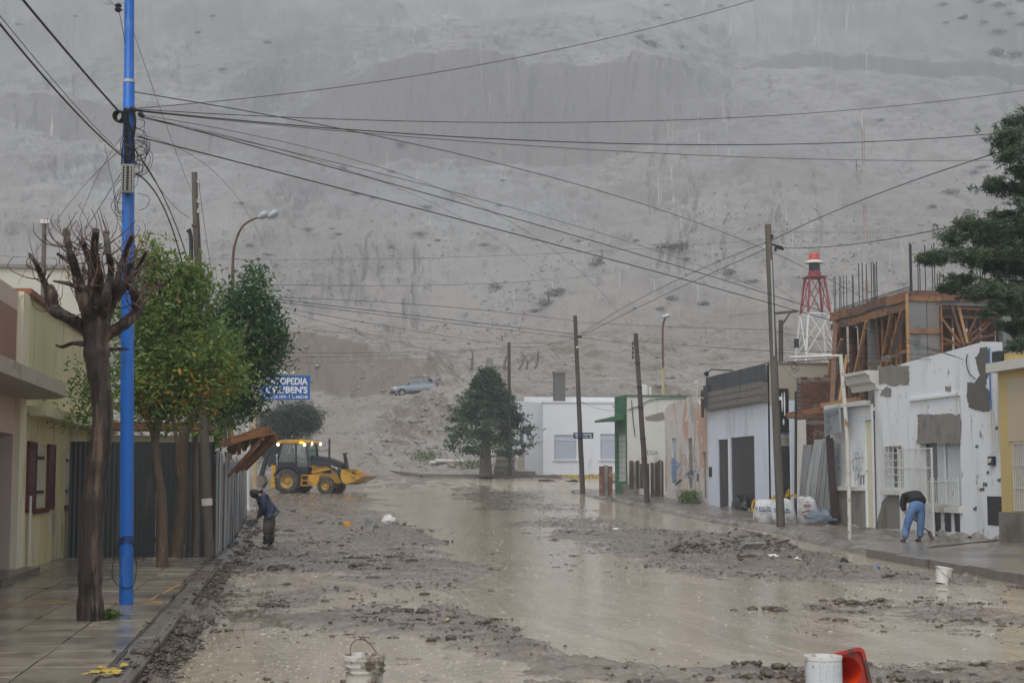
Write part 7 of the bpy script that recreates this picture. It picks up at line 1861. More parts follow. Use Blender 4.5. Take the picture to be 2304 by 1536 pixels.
def hand(J, E, pre, wrist, palm_dir, side, s=1.0):
    """palm and five unequal bent fingers from a wrist"""
    d = Vector(palm_dir).normalized(); sd = Vector(side).normalized(); nn = d.cross(sd).normalized()
    pm = Vector(wrist) + d * .07 * s; J[pre + 'palm'] = (pm, .030 * s); E.append((pre + 'wrist', pre + 'palm'))
    for i, (off, ln) in enumerate(((-.030, .075), (-.010, .085), (.012, .080), (.032, .062))):
        k = Vector(pm) + sd * off * s + d * .03 * s; t1 = k + d * ln * .5 * s + nn * .012 * s; t2 = t1 + d * ln * .3 * s + nn * .035 * s
        J[f'{pre}f{i}a'] = (k, .011 * s); J[f'{pre}f{i}b'] = (t1, .0095 * s); J[f'{pre}f{i}c'] = (t2, .008 * s)
        E += [(pre + 'palm', f'{pre}f{i}a'), (f'{pre}f{i}a', f'{pre}f{i}b'), (f'{pre}f{i}b', f'{pre}f{i}c')]
    tb1 = Vector(wrist) + d * .03 * s - sd * .04 * s; tb2 = tb1 + (d - sd * .5).normalized() * .045 * s + nn * .02 * s
    J[pre + 'ta'] = (tb1, .012 * s); J[pre + 'tb'] = (tb2, .010 * s); E += [(pre + 'palm', pre + 'ta'), (pre + 'ta', pre + 'tb')]

# --- left: stooping shoveller in a navy hooded jacket, facing left
LY_ = 38.3
pl1 = thing('person', 'person in dark navy hooded jacket stooping with a square shovel by the fence', 'person', tuple(AY(605, 1223, LY_)))
q = lambda x, y, d=0: AY(x, y, LY_ + d)
zf_ = float(AY(605, 1223, LY_).z)
hipc = q(607, 1160); chest = q(592, 1121); neck = q(580, 1112); head = q(568, 1111)
J = {}; E = []
J['hip'] = (hipc, (.15, .13)); J['belly'] = (q(602, 1142), (.16, .14)); J['chest'] = (chest, (.18, .15)); J['neck'] = (neck, .065); J['headb'] = (q(573, 1111), .085); J['head'] = (q(567, 1111), .10); J['face'] = (q(562, 1115), .075)
E += [('hip', 'belly'), ('belly', 'chest'), ('chest', 'neck'), ('neck', 'headb'), ('headb', 'head'), ('head', 'face')]
for s, dx in ((-1, -3), (1, 4)):
    k = 'l' if s < 0 else 'r'; d = s * .13
    J[k + 'hip'] = (q(606 + dx, 1166, d * .8), .095); J[k + 'knee'] = (q(604 + dx * 1.3, 1194, d), .068); J[k + 'ank'] = (q(604 + dx * 1.6, 1217, d), .052); J[k + 'toe'] = (q(596 + dx * 1.6, 1222, d), .045)
    E += [('hip', k + 'hip'), (k + 'hip', k + 'knee'), (k + 'knee', k + 'ank'), (k + 'ank', k + 'toe')]
    J[k + 'sh'] = (q(592, 1117, d * 1.45), .075); J[k + 'el'] = (q(594 if s < 0 else 590, 1142, d * 1.6), .055); J[k + 'wrist'] = (q(586 - (6 if s > 0 else 0), 1160 + (3 if s > 0 else 0), d * .5), .036)
    E += [('chest', k + 'sh'), (k + 'sh', k + 'el'), (k + 'el', k + 'wrist')]
    hand(J, E, k, J[k + 'wrist'][0], (-.6, 0, -.6), (0, 1, 0))
bo1 = skin_obj('body', J, E, K['skin'], pl1)
bo1.data.materials.append(K['hood_black'])          # black gloves
gl_c = [Vector(J[k + 'palm'][0]) - pl1.location for k in 'lr']
for pg in bo1.data.polygons:
    if min((pg.center - c).length for c in gl_c) < .19: pg.material_index = 1
# clothing
J = {}; E = []
J['b'] = (q(605, 1141), (.25, .21)); J['c'] = (q(594, 1122), (.24, .20)); J['t'] = (q(582, 1111), (.16, .14)); J['h'] = (q(612, 1156), (.27, .20)); J['tail'] = (q(627, 1150), (.17, .10)); J['back'] = (q(603, 1122), (.18, .14))
E += [('b', 'c'), ('c', 't'), ('b', 'h'), ('h', 'tail'), ('c', 'back')]
for s in (-1, 1):
    k = 'l' if s < 0 else 'r'; d = s * .19
    J[k + 's'] = (q(591, 1118, d), .105); J[k + 'e'] = (q(594 if s < 0 else 590, 1143, d * 1.15), .085); J[k + 'w'] = (q(586 - (5 if s > 0 else 0), 1159 + (3 if s > 0 else 0), d * .4), .058)
    E += [('c', k + 's'), (k + 's', k + 'e'), (k + 'e', k + 'w')]
skin_obj('jacket', J, E, K['navy_jacket'], pl1)
J = {'a': (q(584, 1114), .10), 'b': (q(576, 1111), .125), 'c': (q(569, 1109), .128), 'd': (q(563, 1113), .105)}
skin_obj('hood', J, [('a', 'b'), ('b', 'c'), ('c', 'd')], K['hood_black'], pl1)
J = {'a': (q(588, 1106), .10), 'b': (q(585, 1101), .075)}; skin_obj('collar_roll', J, [('a', 'b')], K['navy_jacket'], pl1)
for s, dx in ((-1, -3), (1, 4)):
    d = s * .13; k = 'x'
    J = {'p': (q(606, 1160, d * .5), .135), 'h': (q(606 + dx, 1170, d * .8), .125), 'n': (q(604 + dx * 1.3, 1194, d), .105), 'm': (q(604 + dx * 1.5, 1204, d), .098)}
    skin_obj('trouser_leg', J, [('p', 'h'), ('h', 'n'), ('n', 'm')], K['wader'], pl1)
    J = {'m': (q(604 + dx * 1.5, 1200, d), .105), 'n': (q(604 + dx * 1.6, 1214, d), .090), 'a': (q(604 + dx * 1.6, 1219.5, d), .072), 't': (q(595 + dx * 1.6, 1221.5, d), .055)}
    skin_obj('boot', J, [('m', 'n'), ('n', 'a'), ('a', 't')], K['boot'], pl1)
shv = thing('shovel', 'square black shovel held by the hooded person', 'shovel', tuple(q(566, 1178)))
MB().tube([q(600, 1150, -.05), q(574, 1169, -.02)], .018, 8).build('handle', K['tool_wood'], shv, smooth=True)
a, b, c, d = q(561, 1168), q(577, 1173), q(569, 1185.5), q(552, 1179.5)
bm_ = MB().sheet([a, b, c + Vector((0, -.06, 0)), d + Vector((0, -.06, 0))], None, .02); bm_.build('blade', K['blade'], shv)

# --- right: man in jeans bending away from us
RY_ = 34.6
pr1 = thing('person', 'man in pale blue jeans and black jumper bending over with a spade', 'person', tuple(AY(2052, 1219, RY_)))
q = lambda x, y, d=0: AY(x, y, RY_ + d)
J = {}; E = []
J['hip'] = (q(2063, 1136, .05), (.11, .09)); J['belly'] = (q(2060, 1122, .22), (.11, .10)); J['chest'] = (q(2049, 1115, .42), (.15, .12)); J['neck'] = (q(2044, 1116, .62), .062); J['head'] = (q(2042, 1122, .74), .095); J['face'] = (q(2042, 1130, .80), .07)
E += [('hip', 'belly'), ('belly', 'chest'), ('chest', 'neck'), ('neck', 'head'), ('head', 'face')]
legs = {'l': ((2053, 1144), (2042, 1176), (2036, 1210), (2034, 1218)), 'r': ((2071, 1144), (2072, 1176), (2069.5, 1208), (2068, 1216))}
for k, (h_, n_, a_, t_) in legs.items():
    J[k + 'hip'] = (q(*h_, .03), .08); J[k + 'knee'] = (q(*n_, -.02), .068); J[k + 'ank'] = (q(*a_), .05); J[k + 'toe'] = (q(t_[0] - 2, t_[1], .16), .042)
    E += [('hip', k + 'hip'), (k + 'hip', k + 'knee'), (k + 'knee', k + 'ank'), (k + 'ank', k + 'toe')]
J['lsh'] = (q(2034, 1114, .40), .075); J['lel'] = (q(2031, 1138, .42), .055); J['lwrist'] = (q(2038, 1154, .34), .036)
J['rsh'] = (q(2066, 1117, .48), .075); J['rel'] = (q(2066, 1140, .52), .055); J['rwrist'] = (q(2060, 1162, .44), .036)
for k in 'lr':
    E += [('chest', k + 'sh'), (k + 'sh', k + 'el'), (k + 'el', k + 'wrist')]; hand(J, E, k, J[k + 'wrist'][0], (.35, .1, -.8), (0, 1, .2))
skin_obj('body', J, E, K['skin'], pr1)
skin_obj('hair', {'a': (q(2043, 1117, .68), .09), 'b': (q(2041, 1122, .77), .10)}, [('a', 'b')], K['hair'], pr1)
J = {'z': (q(2066, 1133, .03), (.20, .185)), 'a': (q(2066, 1126, .10), (.225, .20)), 'b': (q(2059, 1116, .22), (.225, .17)), 'c': (q(2049, 1111, .42), (.225, .18)), 't': (q(2045, 1114, .56), .12),
     'ls': (q(2035, 1115, .38), .105), 'le': (q(2031, 1136, .40), .085), 'lw': (q(2036, 1150, .35), .058), 'rs': (q(2066, 1117, .46), .105), 're': (q(2066, 1140, .5), .08), 'rw': (q(2062, 1158, .45), .055)}
skin_obj('jumper', J, [('z', 'a'), ('a', 'b'), ('b', 'c'), ('c', 't'), ('c', 'ls'), ('ls', 'le'), ('le', 'lw'), ('c', 'rs'), ('rs', 're'), ('re', 'rw')], K['black_sweater'], pr1)
J = {'p': (q(2063, 1136, .02), (.215, .18)), 'w': (q(2065, 1126, .08), (.20, .17))}; E = [('p', 'w')]
for k, (h_, n_, a_, t_) in legs.items():
    J[k + 'h'] = (q(h_[0], h_[1] + 2), .135); J[k + 'm'] = (q((h_[0] + n_[0]) / 2, (h_[1] + n_[1]) / 2), .118); J[k + 'n'] = (q(*n_, -.02), .098); J[k + 'c'] = (q((a_[0] + n_[0]) / 2, (a_[1] + n_[1]) / 2 - 2), .090); J[k + 'a'] = (q(a_[0], a_[1] + 2), .086)
    E += [('p', k + 'h'), (k + 'h', k + 'm'), (k + 'm', k + 'n'), (k + 'n', k + 'c'), (k + 'c', k + 'a')]
skin_obj('jeans', J, E, K['jeans'], pr1)
for k, (h_, n_, a_, t_) in legs.items():
    J = {'a': (q(a_[0], a_[1] + 4), .058), 'h': (q(t_[0], t_[1] - .5, .0), .058), 't': (q(t_[0] - 6, t_[1] - 1.0, .18), .050)}
    skin_obj('shoe', J, [('a', 'h'), ('h', 't')], K['shoe'], pr1)
shr = thing('spade', 'long dark spade used by the man in jeans', 'spade', tuple(q(2094, 1208)))
MB().tube([q(2040, 1153, .3), q(2082, 1190, .2), q(2088, 1195, .15)], .017, 8).build('handle', K['blade'], shr, smooth=True)
a, b, c, d = q(2085, 1192, .15), q(2092, 1193, .1), q(2103, 1214, .0), q(2093, 1215, .05)
MB().sheet([a, b, c, d], None, .02).build('blade', mat('rusty_spade', (.06, .04, .032), .6, .3, 9), shr)

# --- driver in the cab
dv = thing('person', 'driver in dark clothes seated in the backhoe cab', 'person', tuple(bh.location))
Mx = Matrix.Translation(bh.location) @ Matrix.Rotation(YAWB, 4, 'Z')
w_ = lambda x, y, z: Mx @ Vector((x, y, z))
J = {'hip': (w_(-.12, 0, 1.60), .15), 'chest': (w_(-.12, 0, 1.98), (.18, .14)), 'neck': (w_(-.10, 0, 2.16), .06), 'head': (w_(-.08, 0, 2.30), .10), 'top': (w_(-.08, 0, 2.38), .085)}
E = [('hip', 'chest'), ('chest', 'neck'), ('neck', 'head'), ('head', 'top')]
for k, s in (('l', .19), ('r', -.19)):
    J[k + 'sh'] = (w_(-.10, s, 2.04), .07); J[k + 'el'] = (w_(.15, s * 1.2, 1.82), .05); J[k + 'wrist'] = (w_(.42, s * .7, 1.82), .035); J[k + 'kn'] = (w_(.35, s * .7, 1.60), .08); J[k + 'an'] = (w_(.55, s * .7, 1.24), .055)
    E += [('chest', k + 'sh'), (k + 'sh', k + 'el'), (k + 'el', k + 'wrist'), ('hip', k + 'kn'), (k + 'kn', k + 'an')]
    hand(J, E, k, J[k + 'wrist'][0], Mx.to_3x3() @ Vector((1, 0, -.1)), Mx.to_3x3() @ Vector((0, 1, 0)))
skin_obj('body', J, E, K['hood_black'], dv)

# ================================================================== sacks by the brown pole
def sack(name, label, cx, base, w, d, h, seed, flare=.0):
    t = thing(name, label, 'sack', tuple(base), group='white bulk sacks beside the brown pole')
    r = random.Random(seed); n, m_ = 20, 10; v, f = [], []; ph = [r.uniform(0, 6) for _ in range(4)]
    for i in range(m_ + 1):
        tt = i / m_; z = h * tt; k = [.92, 1.02, 1.06, 1.07, 1.06, 1.03, 1.0, .95, .88, .72, .45][i]
        for j in range(n):
            a = 2 * math.pi * j / n; c, s_ = math.cos(a), math.sin(a); qd = (abs(c) ** 4 + abs(s_) ** 4) ** (-.25)
            kk = k * qd * (1 + .05 * math.sin(3 * a + ph[0] + 3 * tt) + .04 * math.sin(5 * a + ph[1] - 5 * tt))
            v.append((base.x + c * kk * w / 2 + flare * tt, base.y + s_ * kk * d / 2, base.z + z + .04 * math.sin(2 * a + ph[2]) * tt - (.05 if i == m_ else 0)))
    for i in range(m_):
        for j in range(n): f.append((i * n + j, i * n + (j + 1) % n, (i + 1) * n + (j + 1) % n, (i + 1) * n + j))
    f.append(tuple(m_ * n + j for j in range(n)))
    mb = MB(); mb.add(v, f); mb.build('sack_body', K['bag'], t, smooth=True); return t
b1, b2, b3 = AY(1722, 1178, 47.0), AY(1764, 1181, 45.9), AY(1813, 1178, 46.8)
sk1 = sack('bulk_sack', 'white bulk sack with blue print leftmost of the three', 0, b1, .66, .6, .80, 3)
sk2 = sack('bulk_sack', 'white bulk sack with blue print directly behind the brown pole', 0, b2, .66, .6, .86, 5)
sk3 = sack('bulk_sack', 'dirty white bulk sack with faded red print on the right', 0, b3, .68, .6, .90, 8)
def bag_print(t, px, py, wpx, Yf, ring=True):
    a = AY(px, py, Yf); k = wpx / 75.0
    if ring:
        g = MB()
        for i in range(16):
            t0, t1 = i * math.pi / 8, (i + 1) * math.pi / 8
            g.add([(a.x - .10 + r_ * math.cos(tt) * .8, Yf, a.z + .035 + r_ * math.sin(tt) * 1.3) for r_, tt in ((.025, t0), (.05, t0), (.05, t1), (.025, t1))], [(0, 1, 2, 3)])
        g.build('emblem', K['bag_logo'], t)
    lettering('lettering', 'PCR', (a.x - .02, Yf, a.z), U, Vv, N, k, .09, K['bag_logo'], t, .015, lift=.0)
    MB().box(a.x - .02, Yf - .002, a.z - .05, a.x + k, Yf, a.z - .02).build('print_bar', K['bag_logo'], t)
bag_print(sk1, 1709, 1146, 30, 47.0 - .335); bag_print(sk2, 1751, 1150, 30, 45.9 - .335)
Yf3 = 46.8 - .335
for (x0, y0, x1, y1) in ((1808, 1133, 1824, 1140), (1812, 1127, 1820, 1131), (1808, 1157, 1830, 1164)):
    g = MB(); rr = random.Random(x0 + y0); q0, q1 = AY(x0, y1, Yf3), AY(x1, y0, Yf3); nn_ = 7
    for i in range(nn_):
        a = q0.x + (q1.x - q0.x) * i / nn_; g.box(a, Yf3 - .003, q0.z + rr.uniform(0, .01), a + (q1.x - q0.x) / nn_ * rr.uniform(.55, .95), Yf3, q1.z - rr.uniform(0, .02))
    g.build('print', K['bag_red'], sk3)
g = MB()
pz = [AY(1804, 1152, Yf3), AY(1820, 1147, Yf3), AY(1832, 1151, Yf3)]
for a, b in zip(pz, pz[1:]): g.bar(a, b, .02, .02)
g.build('print', K['bag_red'], sk3)
def strap(t, pts, Yf):
    g = MB(); path = smooth_path([AY(x, y, Yf) for x, y in pts], 5)
    for a, b in zip(path, path[1:]): g.bar(a, b, .06, .012, (0, -1, 0))
    g.build('strap', K['bag_strap'], t)
strap(sk1, [(1700, 1122), (1694, 1130), (1692, 1142), (1695, 1150)], 46.75); strap(sk1, [(1734, 1124), (1738, 1119), (1742, 1118)], 46.7)
strap(sk2, [(1742, 1122), (1744, 1114), (1750, 1117), (1749, 1122)], 45.6); strap(sk2, [(1768, 1118), (1773, 1104), (1776, 1100), (1774, 1110), (1772, 1116)], 45.75); strap(sk2, [(1778, 1118), (1784, 1113), (1791, 1114), (1788, 1120)], 45.62)

# ================================================================== foreground buckets and cone
bk_p = G(819, 1590, .0)
bu = thing('bucket', 'muddy white plastic bucket with raised wire handle in the foreground', 'bucket', tuple(bk_p))
r1, h_ = .145, .37
MB().lathe([(0, 0), (.118, 0), (.120, .01), (.137, .25), (.150, .25), (.150, .262), (.138, .264), (.139, .29), (.151, .29), (.151, .302), (.140, .304), (.142, .335), (.154, .335), (.154, .368), (.146, .372), (.140, .366), (.115, .02), (0, .02)], 40, tuple(bk_p)).build('pail', K['bucket'], bu, smooth=True)
MB().tube(smooth_path([bk_p + Vector((-.105, -.09, .35)), bk_p + Vector((-.10, -.06, .44)), bk_p + Vector((-.06, -.02, .478)), bk_p + Vector((0, .0, .475)), bk_p + Vector((.05, .03, .43)), bk_p + Vector((.09, .07, .375))], 6), .0035, 6).build('handle', K['rust'], bu, smooth=True)
for s in (-1, 1): MB().lathe([(0, -.01), (.018, -.01), (.018, .01), (0, .01)], 10, (bk_p.x + s * .11, bk_p.y - s * .10, .345), 'y').build('ear', K['bucket'], bu)
Yc = 11.05
cz = AY(1852, 1474, Yc)
cn0 = Vector((cz.x, Yc, .0))
ca = thing('paint_can', 'white printed plastic drum standing beside the fallen red cone', 'drum', tuple(cn0))
hc = cz.z
MB().lathe([(0, 0), (.130, 0), (.135, .01), (.137, hc - .03), (.141, hc - .028), (.141, hc), (.132, hc), (.128, hc - .02), (.120, .03), (0, .03)], 40, tuple(cn0)).build('drum_body', K['bucket_clean'], ca, smooth=True)
lb_ = MB(); n = 20
for k in range(n):
    a0, a1 = R(190 + 155 * k / n), R(190 + 155 * (k + 1) / n)
    lb_.add([(cn0.x + .1385 * math.cos(a), Yc + .1385 * math.sin(a), z) for a, z in ((a0, .05), (a1, .05), (a1, hc - .045), (a0, hc - .045))], [(0, 1, 2, 3)])
lbo = lb_.build('label_sheet', K['label_paper'], ca, smooth=True)
def on_can(u, v, r=.1392): a = R(190 + 155 * u); return (cn0.x + r * math.cos(a), Yc + r * math.sin(a), .05 + (hc - .095) * v)
ik = MB(); rr = random.Random(14)
def ink(g, u0, u1, v0, v1):
    k = max(1, int((u1 - u0) * 14))
    for i in range(k):
        a, b = u0 + (u1 - u0) * i / k, u0 + (u1 - u0) * (i + 1) / k; g.add([on_can(a, v0), on_can(b, v0), on_can(b, v1), on_can(a, v1)], [(0, 1, 2, 3)])
for col, (u0, u1) in enumerate(((.30, .42), (.44, .56), (.62, .78), (.80, .90))):
    for row in range(22):
        if rr.random() < .78: v = .97 - row * .028; ink(ik, u0, u0 + (u1 - u0) * rr.uniform(.5, 1), v - .006, v)
ink(ik, .585, .590, .3, .95); ink(ik, .43, .433, .2, .75)
for k in range(5): ink(ik, .16, .20, .90 - k * .018, .91 - k * .018)
ik.build('print', K['ink'], lbo)
d2 = MB()
for u in (.74, .82): ink(d2, u, u + .02, .66, .685)
d2.build('blue_print', K['ink_blue'], lbo)
# fallen traffic cone: square base standing on edge, seen from below
cc_ = AY(1906, 1540, 11.22); 
co3 = thing('traffic_cone', 'fallen red traffic cone with its square base facing us', 'traffic cone', (cc_.x, 11.22, .0))
co3.location = (cc_.x, 11.22, .0)
tl_ = R(13)
def cpt(u, v, y):      # base-plate plane coordinates, rotated in the plate plane
    return (cc_.x + u * math.cos(tl_) - v * math.sin(tl_), 11.22 + y, .16 + u * math.sin(tl_) * 1 + v * math.cos(tl_))
def rrect(w, r, n=5):
    o = []
    for (sx_, sy_, a0) in ((1, 1, 0), (-1, 1, 90), (-1, -1, 180), (1, -1, 270)):
        for k in range(n + 1): a = R(a0 + 90 * k / n); o.append((sx_ * (w - r) + r * math.cos(a), sy_ * (w - r) + r * math.sin(a)))
    return o
W_ = .165
outer, inner = rrect(W_, .05), rrect(W_ - .026, .035)
g = MB(); nO = len(outer); k0 = 0
for y in (-.035, .0):
    g.v += [cpt(u, v, y) for u, v in outer] + [cpt(u, v, y) for u, v in inner]
for i in range(nO):
    j = (i + 1) % nO
    g.f += [(i, j, nO + j, nO + i), (2 * nO + i, 2 * nO + j, 3 * nO + j, 3 * nO + i), (i, j, 2 * nO + j, 2 * nO + i), (nO + i, nO + j, 3 * nO + j, 3 * nO + i)]
g.build('base_rim', K['cone_red'], co3)
g = MB(); g.v += [cpt(u, v, -.004) for u, v in inner]; nh = 24; hole_ = [(.115 * math.cos(2 * math.pi * k / nh), .115 * math.sin(2 * math.pi * k / nh)) for k in range(nh)]
g.v += [cpt(u, v, -.004) for u, v in hole_]
for i in range(nO):
    j = (i + 1) % nO; a = int(round(math.atan2(inner[i][1], inner[i][0]) / (2 * math.pi) * nh)) % nh; b = int(round(math.atan2(inner[j][1], inner[j][0]) / (2 * math.pi) * nh)) % nh
    if a == b: g.f.append((i, j, nO + a))
    else:
        ks_ = []; k = a
        while k != b: ks_.append(nO + k); k = (k + 1) % nh
        ks_.append(nO + b); g.f.append(tuple([i, j] + ks_[::-1]))
g.build('base_plate', K['cone_red'], co3)
g = MB()
prf = [(.115, -.004), (.10, .08), (.06, .35), (.03, .60), (0, .605)]
for r_, y in prf: g.v += [cpt(r_ * math.cos(2 * math.pi * k / nh), r_ * math.sin(2 * math.pi * k / nh), y) for k in range(nh)]
for i in range(len(prf) - 1):
    for k in range(nh): a, b = i * nh + k, i * nh + (k + 1) % nh; g.f.append((a, b, b + nh, a + nh))
g.build('cone_shell', K['cone_orange'], co3, smooth=True)
wbp = G(2122, 1312, .0)
wb_ = thing('bucket', 'small white bucket lying in the mud by the right kerb', 'bucket', tuple(wbp))
rot = Matrix.Translation(wbp + Vector((0, 0, .10))) @ Matrix.Rotation(R(12), 4, 'Z') @ Matrix.Rotation(R(12), 4, 'Y')
g = MB().lathe([(0, -.1), (.10, -.1), (.125, .13), (.135, .13), (.135, .155), (.12, .155), (.10, -.08), (0, -.08)], 28); g.v = [tuple(rot @ Vector(v)) for v in g.v]
g.build('pail', K['bucket_clean'], wb_, smooth=True)
MB().tube(smooth_path([rot @ Vector((.13, 0, .12)), rot @ Vector((.15, -.06, .02)), rot @ Vector((.08, -.15, -.05)), rot @ Vector((-.05, -.14, .02)), rot @ Vector((-.13, 0, .12))], 5), .004, 5).build('handle', K['rust'], wb_)

# ================================================================== litter and stones
def zmud(x, y): return float(zb(y)) + max(0.0, float(mud_height(np.array([x]), np.array([y]))[0]))
def crumple(name, label, px, py, w, d, h, m, seed, cat='litter', z=0):
    p = G(px, py, z); 
    for _ in range(3): p = G(px, py, zmud(p.x, p.y))
    o = lump((p.x, p.y, p.z - .02), w / 2, d / 2, h, seed, .35, 11, 5).build(name, K[m], None, True, True, (p.x, p.y, p.z)); return tag(o, label, cat)
crumple('plastic_bag', 'crumpled orange bag on the mud bank right of the hooded person', 780, 1181, .28, .2, .14, 'litter_orange', 1, 'bag')
crumple('plastic_bag', 'dull grey-green bag between the orange and the white litter', 828, 1174, .24, .2, .10, 'litter_teal', 2, 'bag')
crumple('plastic_bag', 'pointed white bag at the edge of the brown stream', 872, 1172, .42, .3, .20, 'litter_white', 3, 'bag')
crumple('paper_scrap', 'small white scrap at the foot of the zinc fence', 561, 1232, .14, .1, .09, 'litter_white', 4)
crumple('plastic_bag', 'dirty pale bag in the mud under the leaning pole', 512, 1244, .26, .2, .10, 'plastic_clear', 5, 'bag')
crumple('paper_scrap', 'flat white scrap on the mud in front of the backhoe', 665, 1128, .28, .2, .07, 'litter_white', 6)
crumple('paper_scrap', 'white scrap nearer the backhoe front wheel', 652, 1142, .18, .12, .08, 'litter_white', 7)
crumple('plastic_bag', 'bright yellow scrap in the far stream', 1250, 1130, .44, .2, .07, 'litter_yellow', 8)
crumple('paper_scrap', 'white scrap beside the bright yellow one', 1266, 1132, .2, .15, .05, 'litter_white', 9)
crumple('plastic_bag', 'long whitish heap of litter on the far mud bank', 1062, 1122, .5, .3, .12, 'litter_white', 10)
crumple('bottle_cap', 'small blue scrap on the mud near the right kerb', 1975, 1275, .12, .08, .05, 'litter_blue', 11)
crumple('paper_scrap', 'white torn sheet right of the debris heap', 1738, 1250, .32, .2, .05, 'litter_white', 12)
crumple('paper_scrap', 'twisted white plastic just below the torn sheet', 1793, 1258, .18, .1, .06, 'litter_white', 13)
crumple('plastic_bottle', 'clear crushed plastic lying on the mud in the left middle', 785, 1254, .26, .12, .07, 'plastic_clear', 14, 'bottle')
crumple('tin_scrap', 'black scrap sticking out of the mud left of the kerb', 1900, 1266, .2, .14, .10, 'black_bag', 15)
crumple('litter_scrap', 'white plastic scraps in the middle of the street', 1385, 1190, .26, .16, .05, 'litter_white', 16)
crumple('litter_scrap', 'tiny yellow wrapper on the near mud bank', 1008, 1392, .05, .04, .03, 'litter_yellow', 17)
crumple('litter_scrap', 'white bit of plastic by the yellow painted kerb', 275, 1524, .06, .05, .035, 'litter_white', 18)
crumple('stone', 'dark round stone in the water beside the left kerb', 381, 1523, .12, .12, .075, 'stone', 19, 'stone')
crumple('stone', 'flat pale stone in the puddle right of the bucket', 965, 1530, .19, .12, .05, 'stone_pale', 20, 'stone')
crumple('stone', 'rounded stone on the near mud bank left of the white drum', 1776, 1500, .07, .06, .05, 'stone', 21, 'stone')
crumple('stone', 'brown lump floating at the right of the near mud bank', 1160, 1418, .12, .09, .05, 'clod', 22, 'stone')
dp = G(1690, 1228, .25)
dpn_ = MB(); rot = Matrix.Translation(dp) @ Matrix.Rotation(R(20), 4, 'Z') @ Matrix.Rotation(R(-28), 4, 'X') @ Matrix.Scale(.7, 4)
for k in range(5): dpn_.add([rot @ Vector(v) for v in ((-.30 + k * .13, -.2, .01 * (k % 2)), (-.19 + k * .13, -.2, .01 * (k % 2)), (-.19 + k * .13, .2, .01 * (k % 2)), (-.30 + k * .13, .2, .01 * (k % 2)))], [(0, 1, 2, 3)])
po = thing('broken_panel', 'broken grey louvred panel lying on the debris heap', 'panel', tuple(dp)); dpn_.build('slats', K['zinc_bright'], po)
g = MB()
for a, b in (((-.33, -.22, 0), (.36, -.22, 0)), ((-.33, .22, 0), (.36, .22, 0)), ((-.33, -.22, 0), (-.33, .22, 0)), ((.36, -.22, 0), (.36, .22, 0))): g.bar(rot @ Vector(a), rot @ Vector(b), .035)
g.build('frame', K['galv'], po)
# splintered sticks in the heap
for k, (x0, y0, x1, y1) in enumerate(((1505, 1238, 1530, 1224), (1745, 1222, 1775, 1214), (1600, 1222, 1640, 1216), (1660, 1252, 1700, 1250))):
    o = MB().bar(G(x0, y0, .15), G(x1, y1, .2), .05, .04).build('wood_scrap', K['polewood'], None, False, True, tuple(G(x0, y0, .15)))
    tag(o, ['splintered stick at the left end of the debris heap', 'short stick at the right end of the debris heap', 'stick lying across the top of the debris heap', 'flat stick in the mud below the debris heap'][k], 'stick')
v3, f3 = [], []; rg = np.random.default_rng(15); k0 = 0
for i in range(420):        # rubble on the debris heap
    px_, py_ = rg.uniform(1495, 1790), rg.uniform(1206, 1244); p = G(px_, py_, .15); z = zmud(p.x, p.y)
    if z < .06: continue
    s = .03 * math.exp(rg.normal(0, .5)); v = IV * (1 + rg.uniform(-.3, .3, (len(IV), 1))) * [s * 1.6, s, s * .8] + [p.x, p.y, z + .01]; v3.append(v); f3.append(IF + k0); k0 += len(v)
ro = npmesh('debris_rubble', np.concatenate(v3), np.concatenate(f3), K['clod']); kind(ro, 'stuff', 'stones and clods covering the debris heap in the street'); ro['category'] = 'rubble'

# ================================================================== overhead cables
def cable(label, p0, p1, mid_py=None, sag=0, r=.011, m='cable', n=20):
    p0, p1 = Vector(p0), Vector(p1); M_ = (p0 + p1) / 2
    if mid_py is not None:
        pxm, _ = proj(np.array(M_)); sag = M_.z - AY(float(pxm), mid_py, M_.y).z
    pts = [p0.lerp(p1, i / n) - Vector((0, 0, 4 * sag * (i / n) * (1 - i / n))) for i in range(n + 1)]
    o = MB().tube(pts, r * .56, 6).build('overhead_cable', K[m], None, True, True, tuple(p0)); tag(o, label, 'cable', 'overhead cables'); return o
bY_ = bY - .08
cable('thick black cable from the blue pole coil up to the top left corner', AY(268, 252, bY_), AY(-80, -160, 11), None, .02, .022)
cable('ribbed black cable bundle from the terminal box to the left edge', AY(283, 358, bY_), AY(-160, -150, 9), None, .10, .016)
cable('thin wire running just above the ribbed bundle on the left', AY(280, 352, bY_), AY(-160, -168, 9), None, .07, .006)
cable('high thin wire leaving the top insulator of the blue pole leftwards', AY(264, 18, bY_), AY(200, -40, 15), None, 0, .006)
cable('wire rising from the blue pole to the top edge right of centre', AY(304, 244, bY_), AY(1780, -25, 21), 140, 0, .008)
cable('uppermost wire crossing the whole street to the right edge', AY(304, 246, bY_), AY(2420, 185, 26), 268, 0, .009)
cable('thicker wire second from top crossing to the right edge', AY(304, 248, bY_), AY(2420, 282, 26), 326, 0, .013)
cable('third wire crossing to the right edge below the thicker one', AY(304, 250, bY_), AY(2420, 356, 26), 350, 0, .008)
cable('wire from high on the blue pole sloping down to the building site', AY(302, 207, bY_), AY(2060, 745, 47), 506, 0, .011)
cable('wire from the blue pole clamp sloping down past the far poles', AY(320, 262, bY_), AY(2150, 802, 36.8), 610, 0, .012)
cable('lower twin wire sloping from the blue pole towards the white house', AY(312, 308, bY_), AY(2180, 812, 36.8), 640, 0, .014)
cable('thin wire branching below the sloping pair to the thick brown pole', AY(322, 266, bY_), AY(1736, 660, Yp3), 520, 0, .008)
cable('heavy service cable drooping from the terminal box into the leafy tree', AY(306, 390, bY_), AY(412, 600, 27), 470, 0, .020)
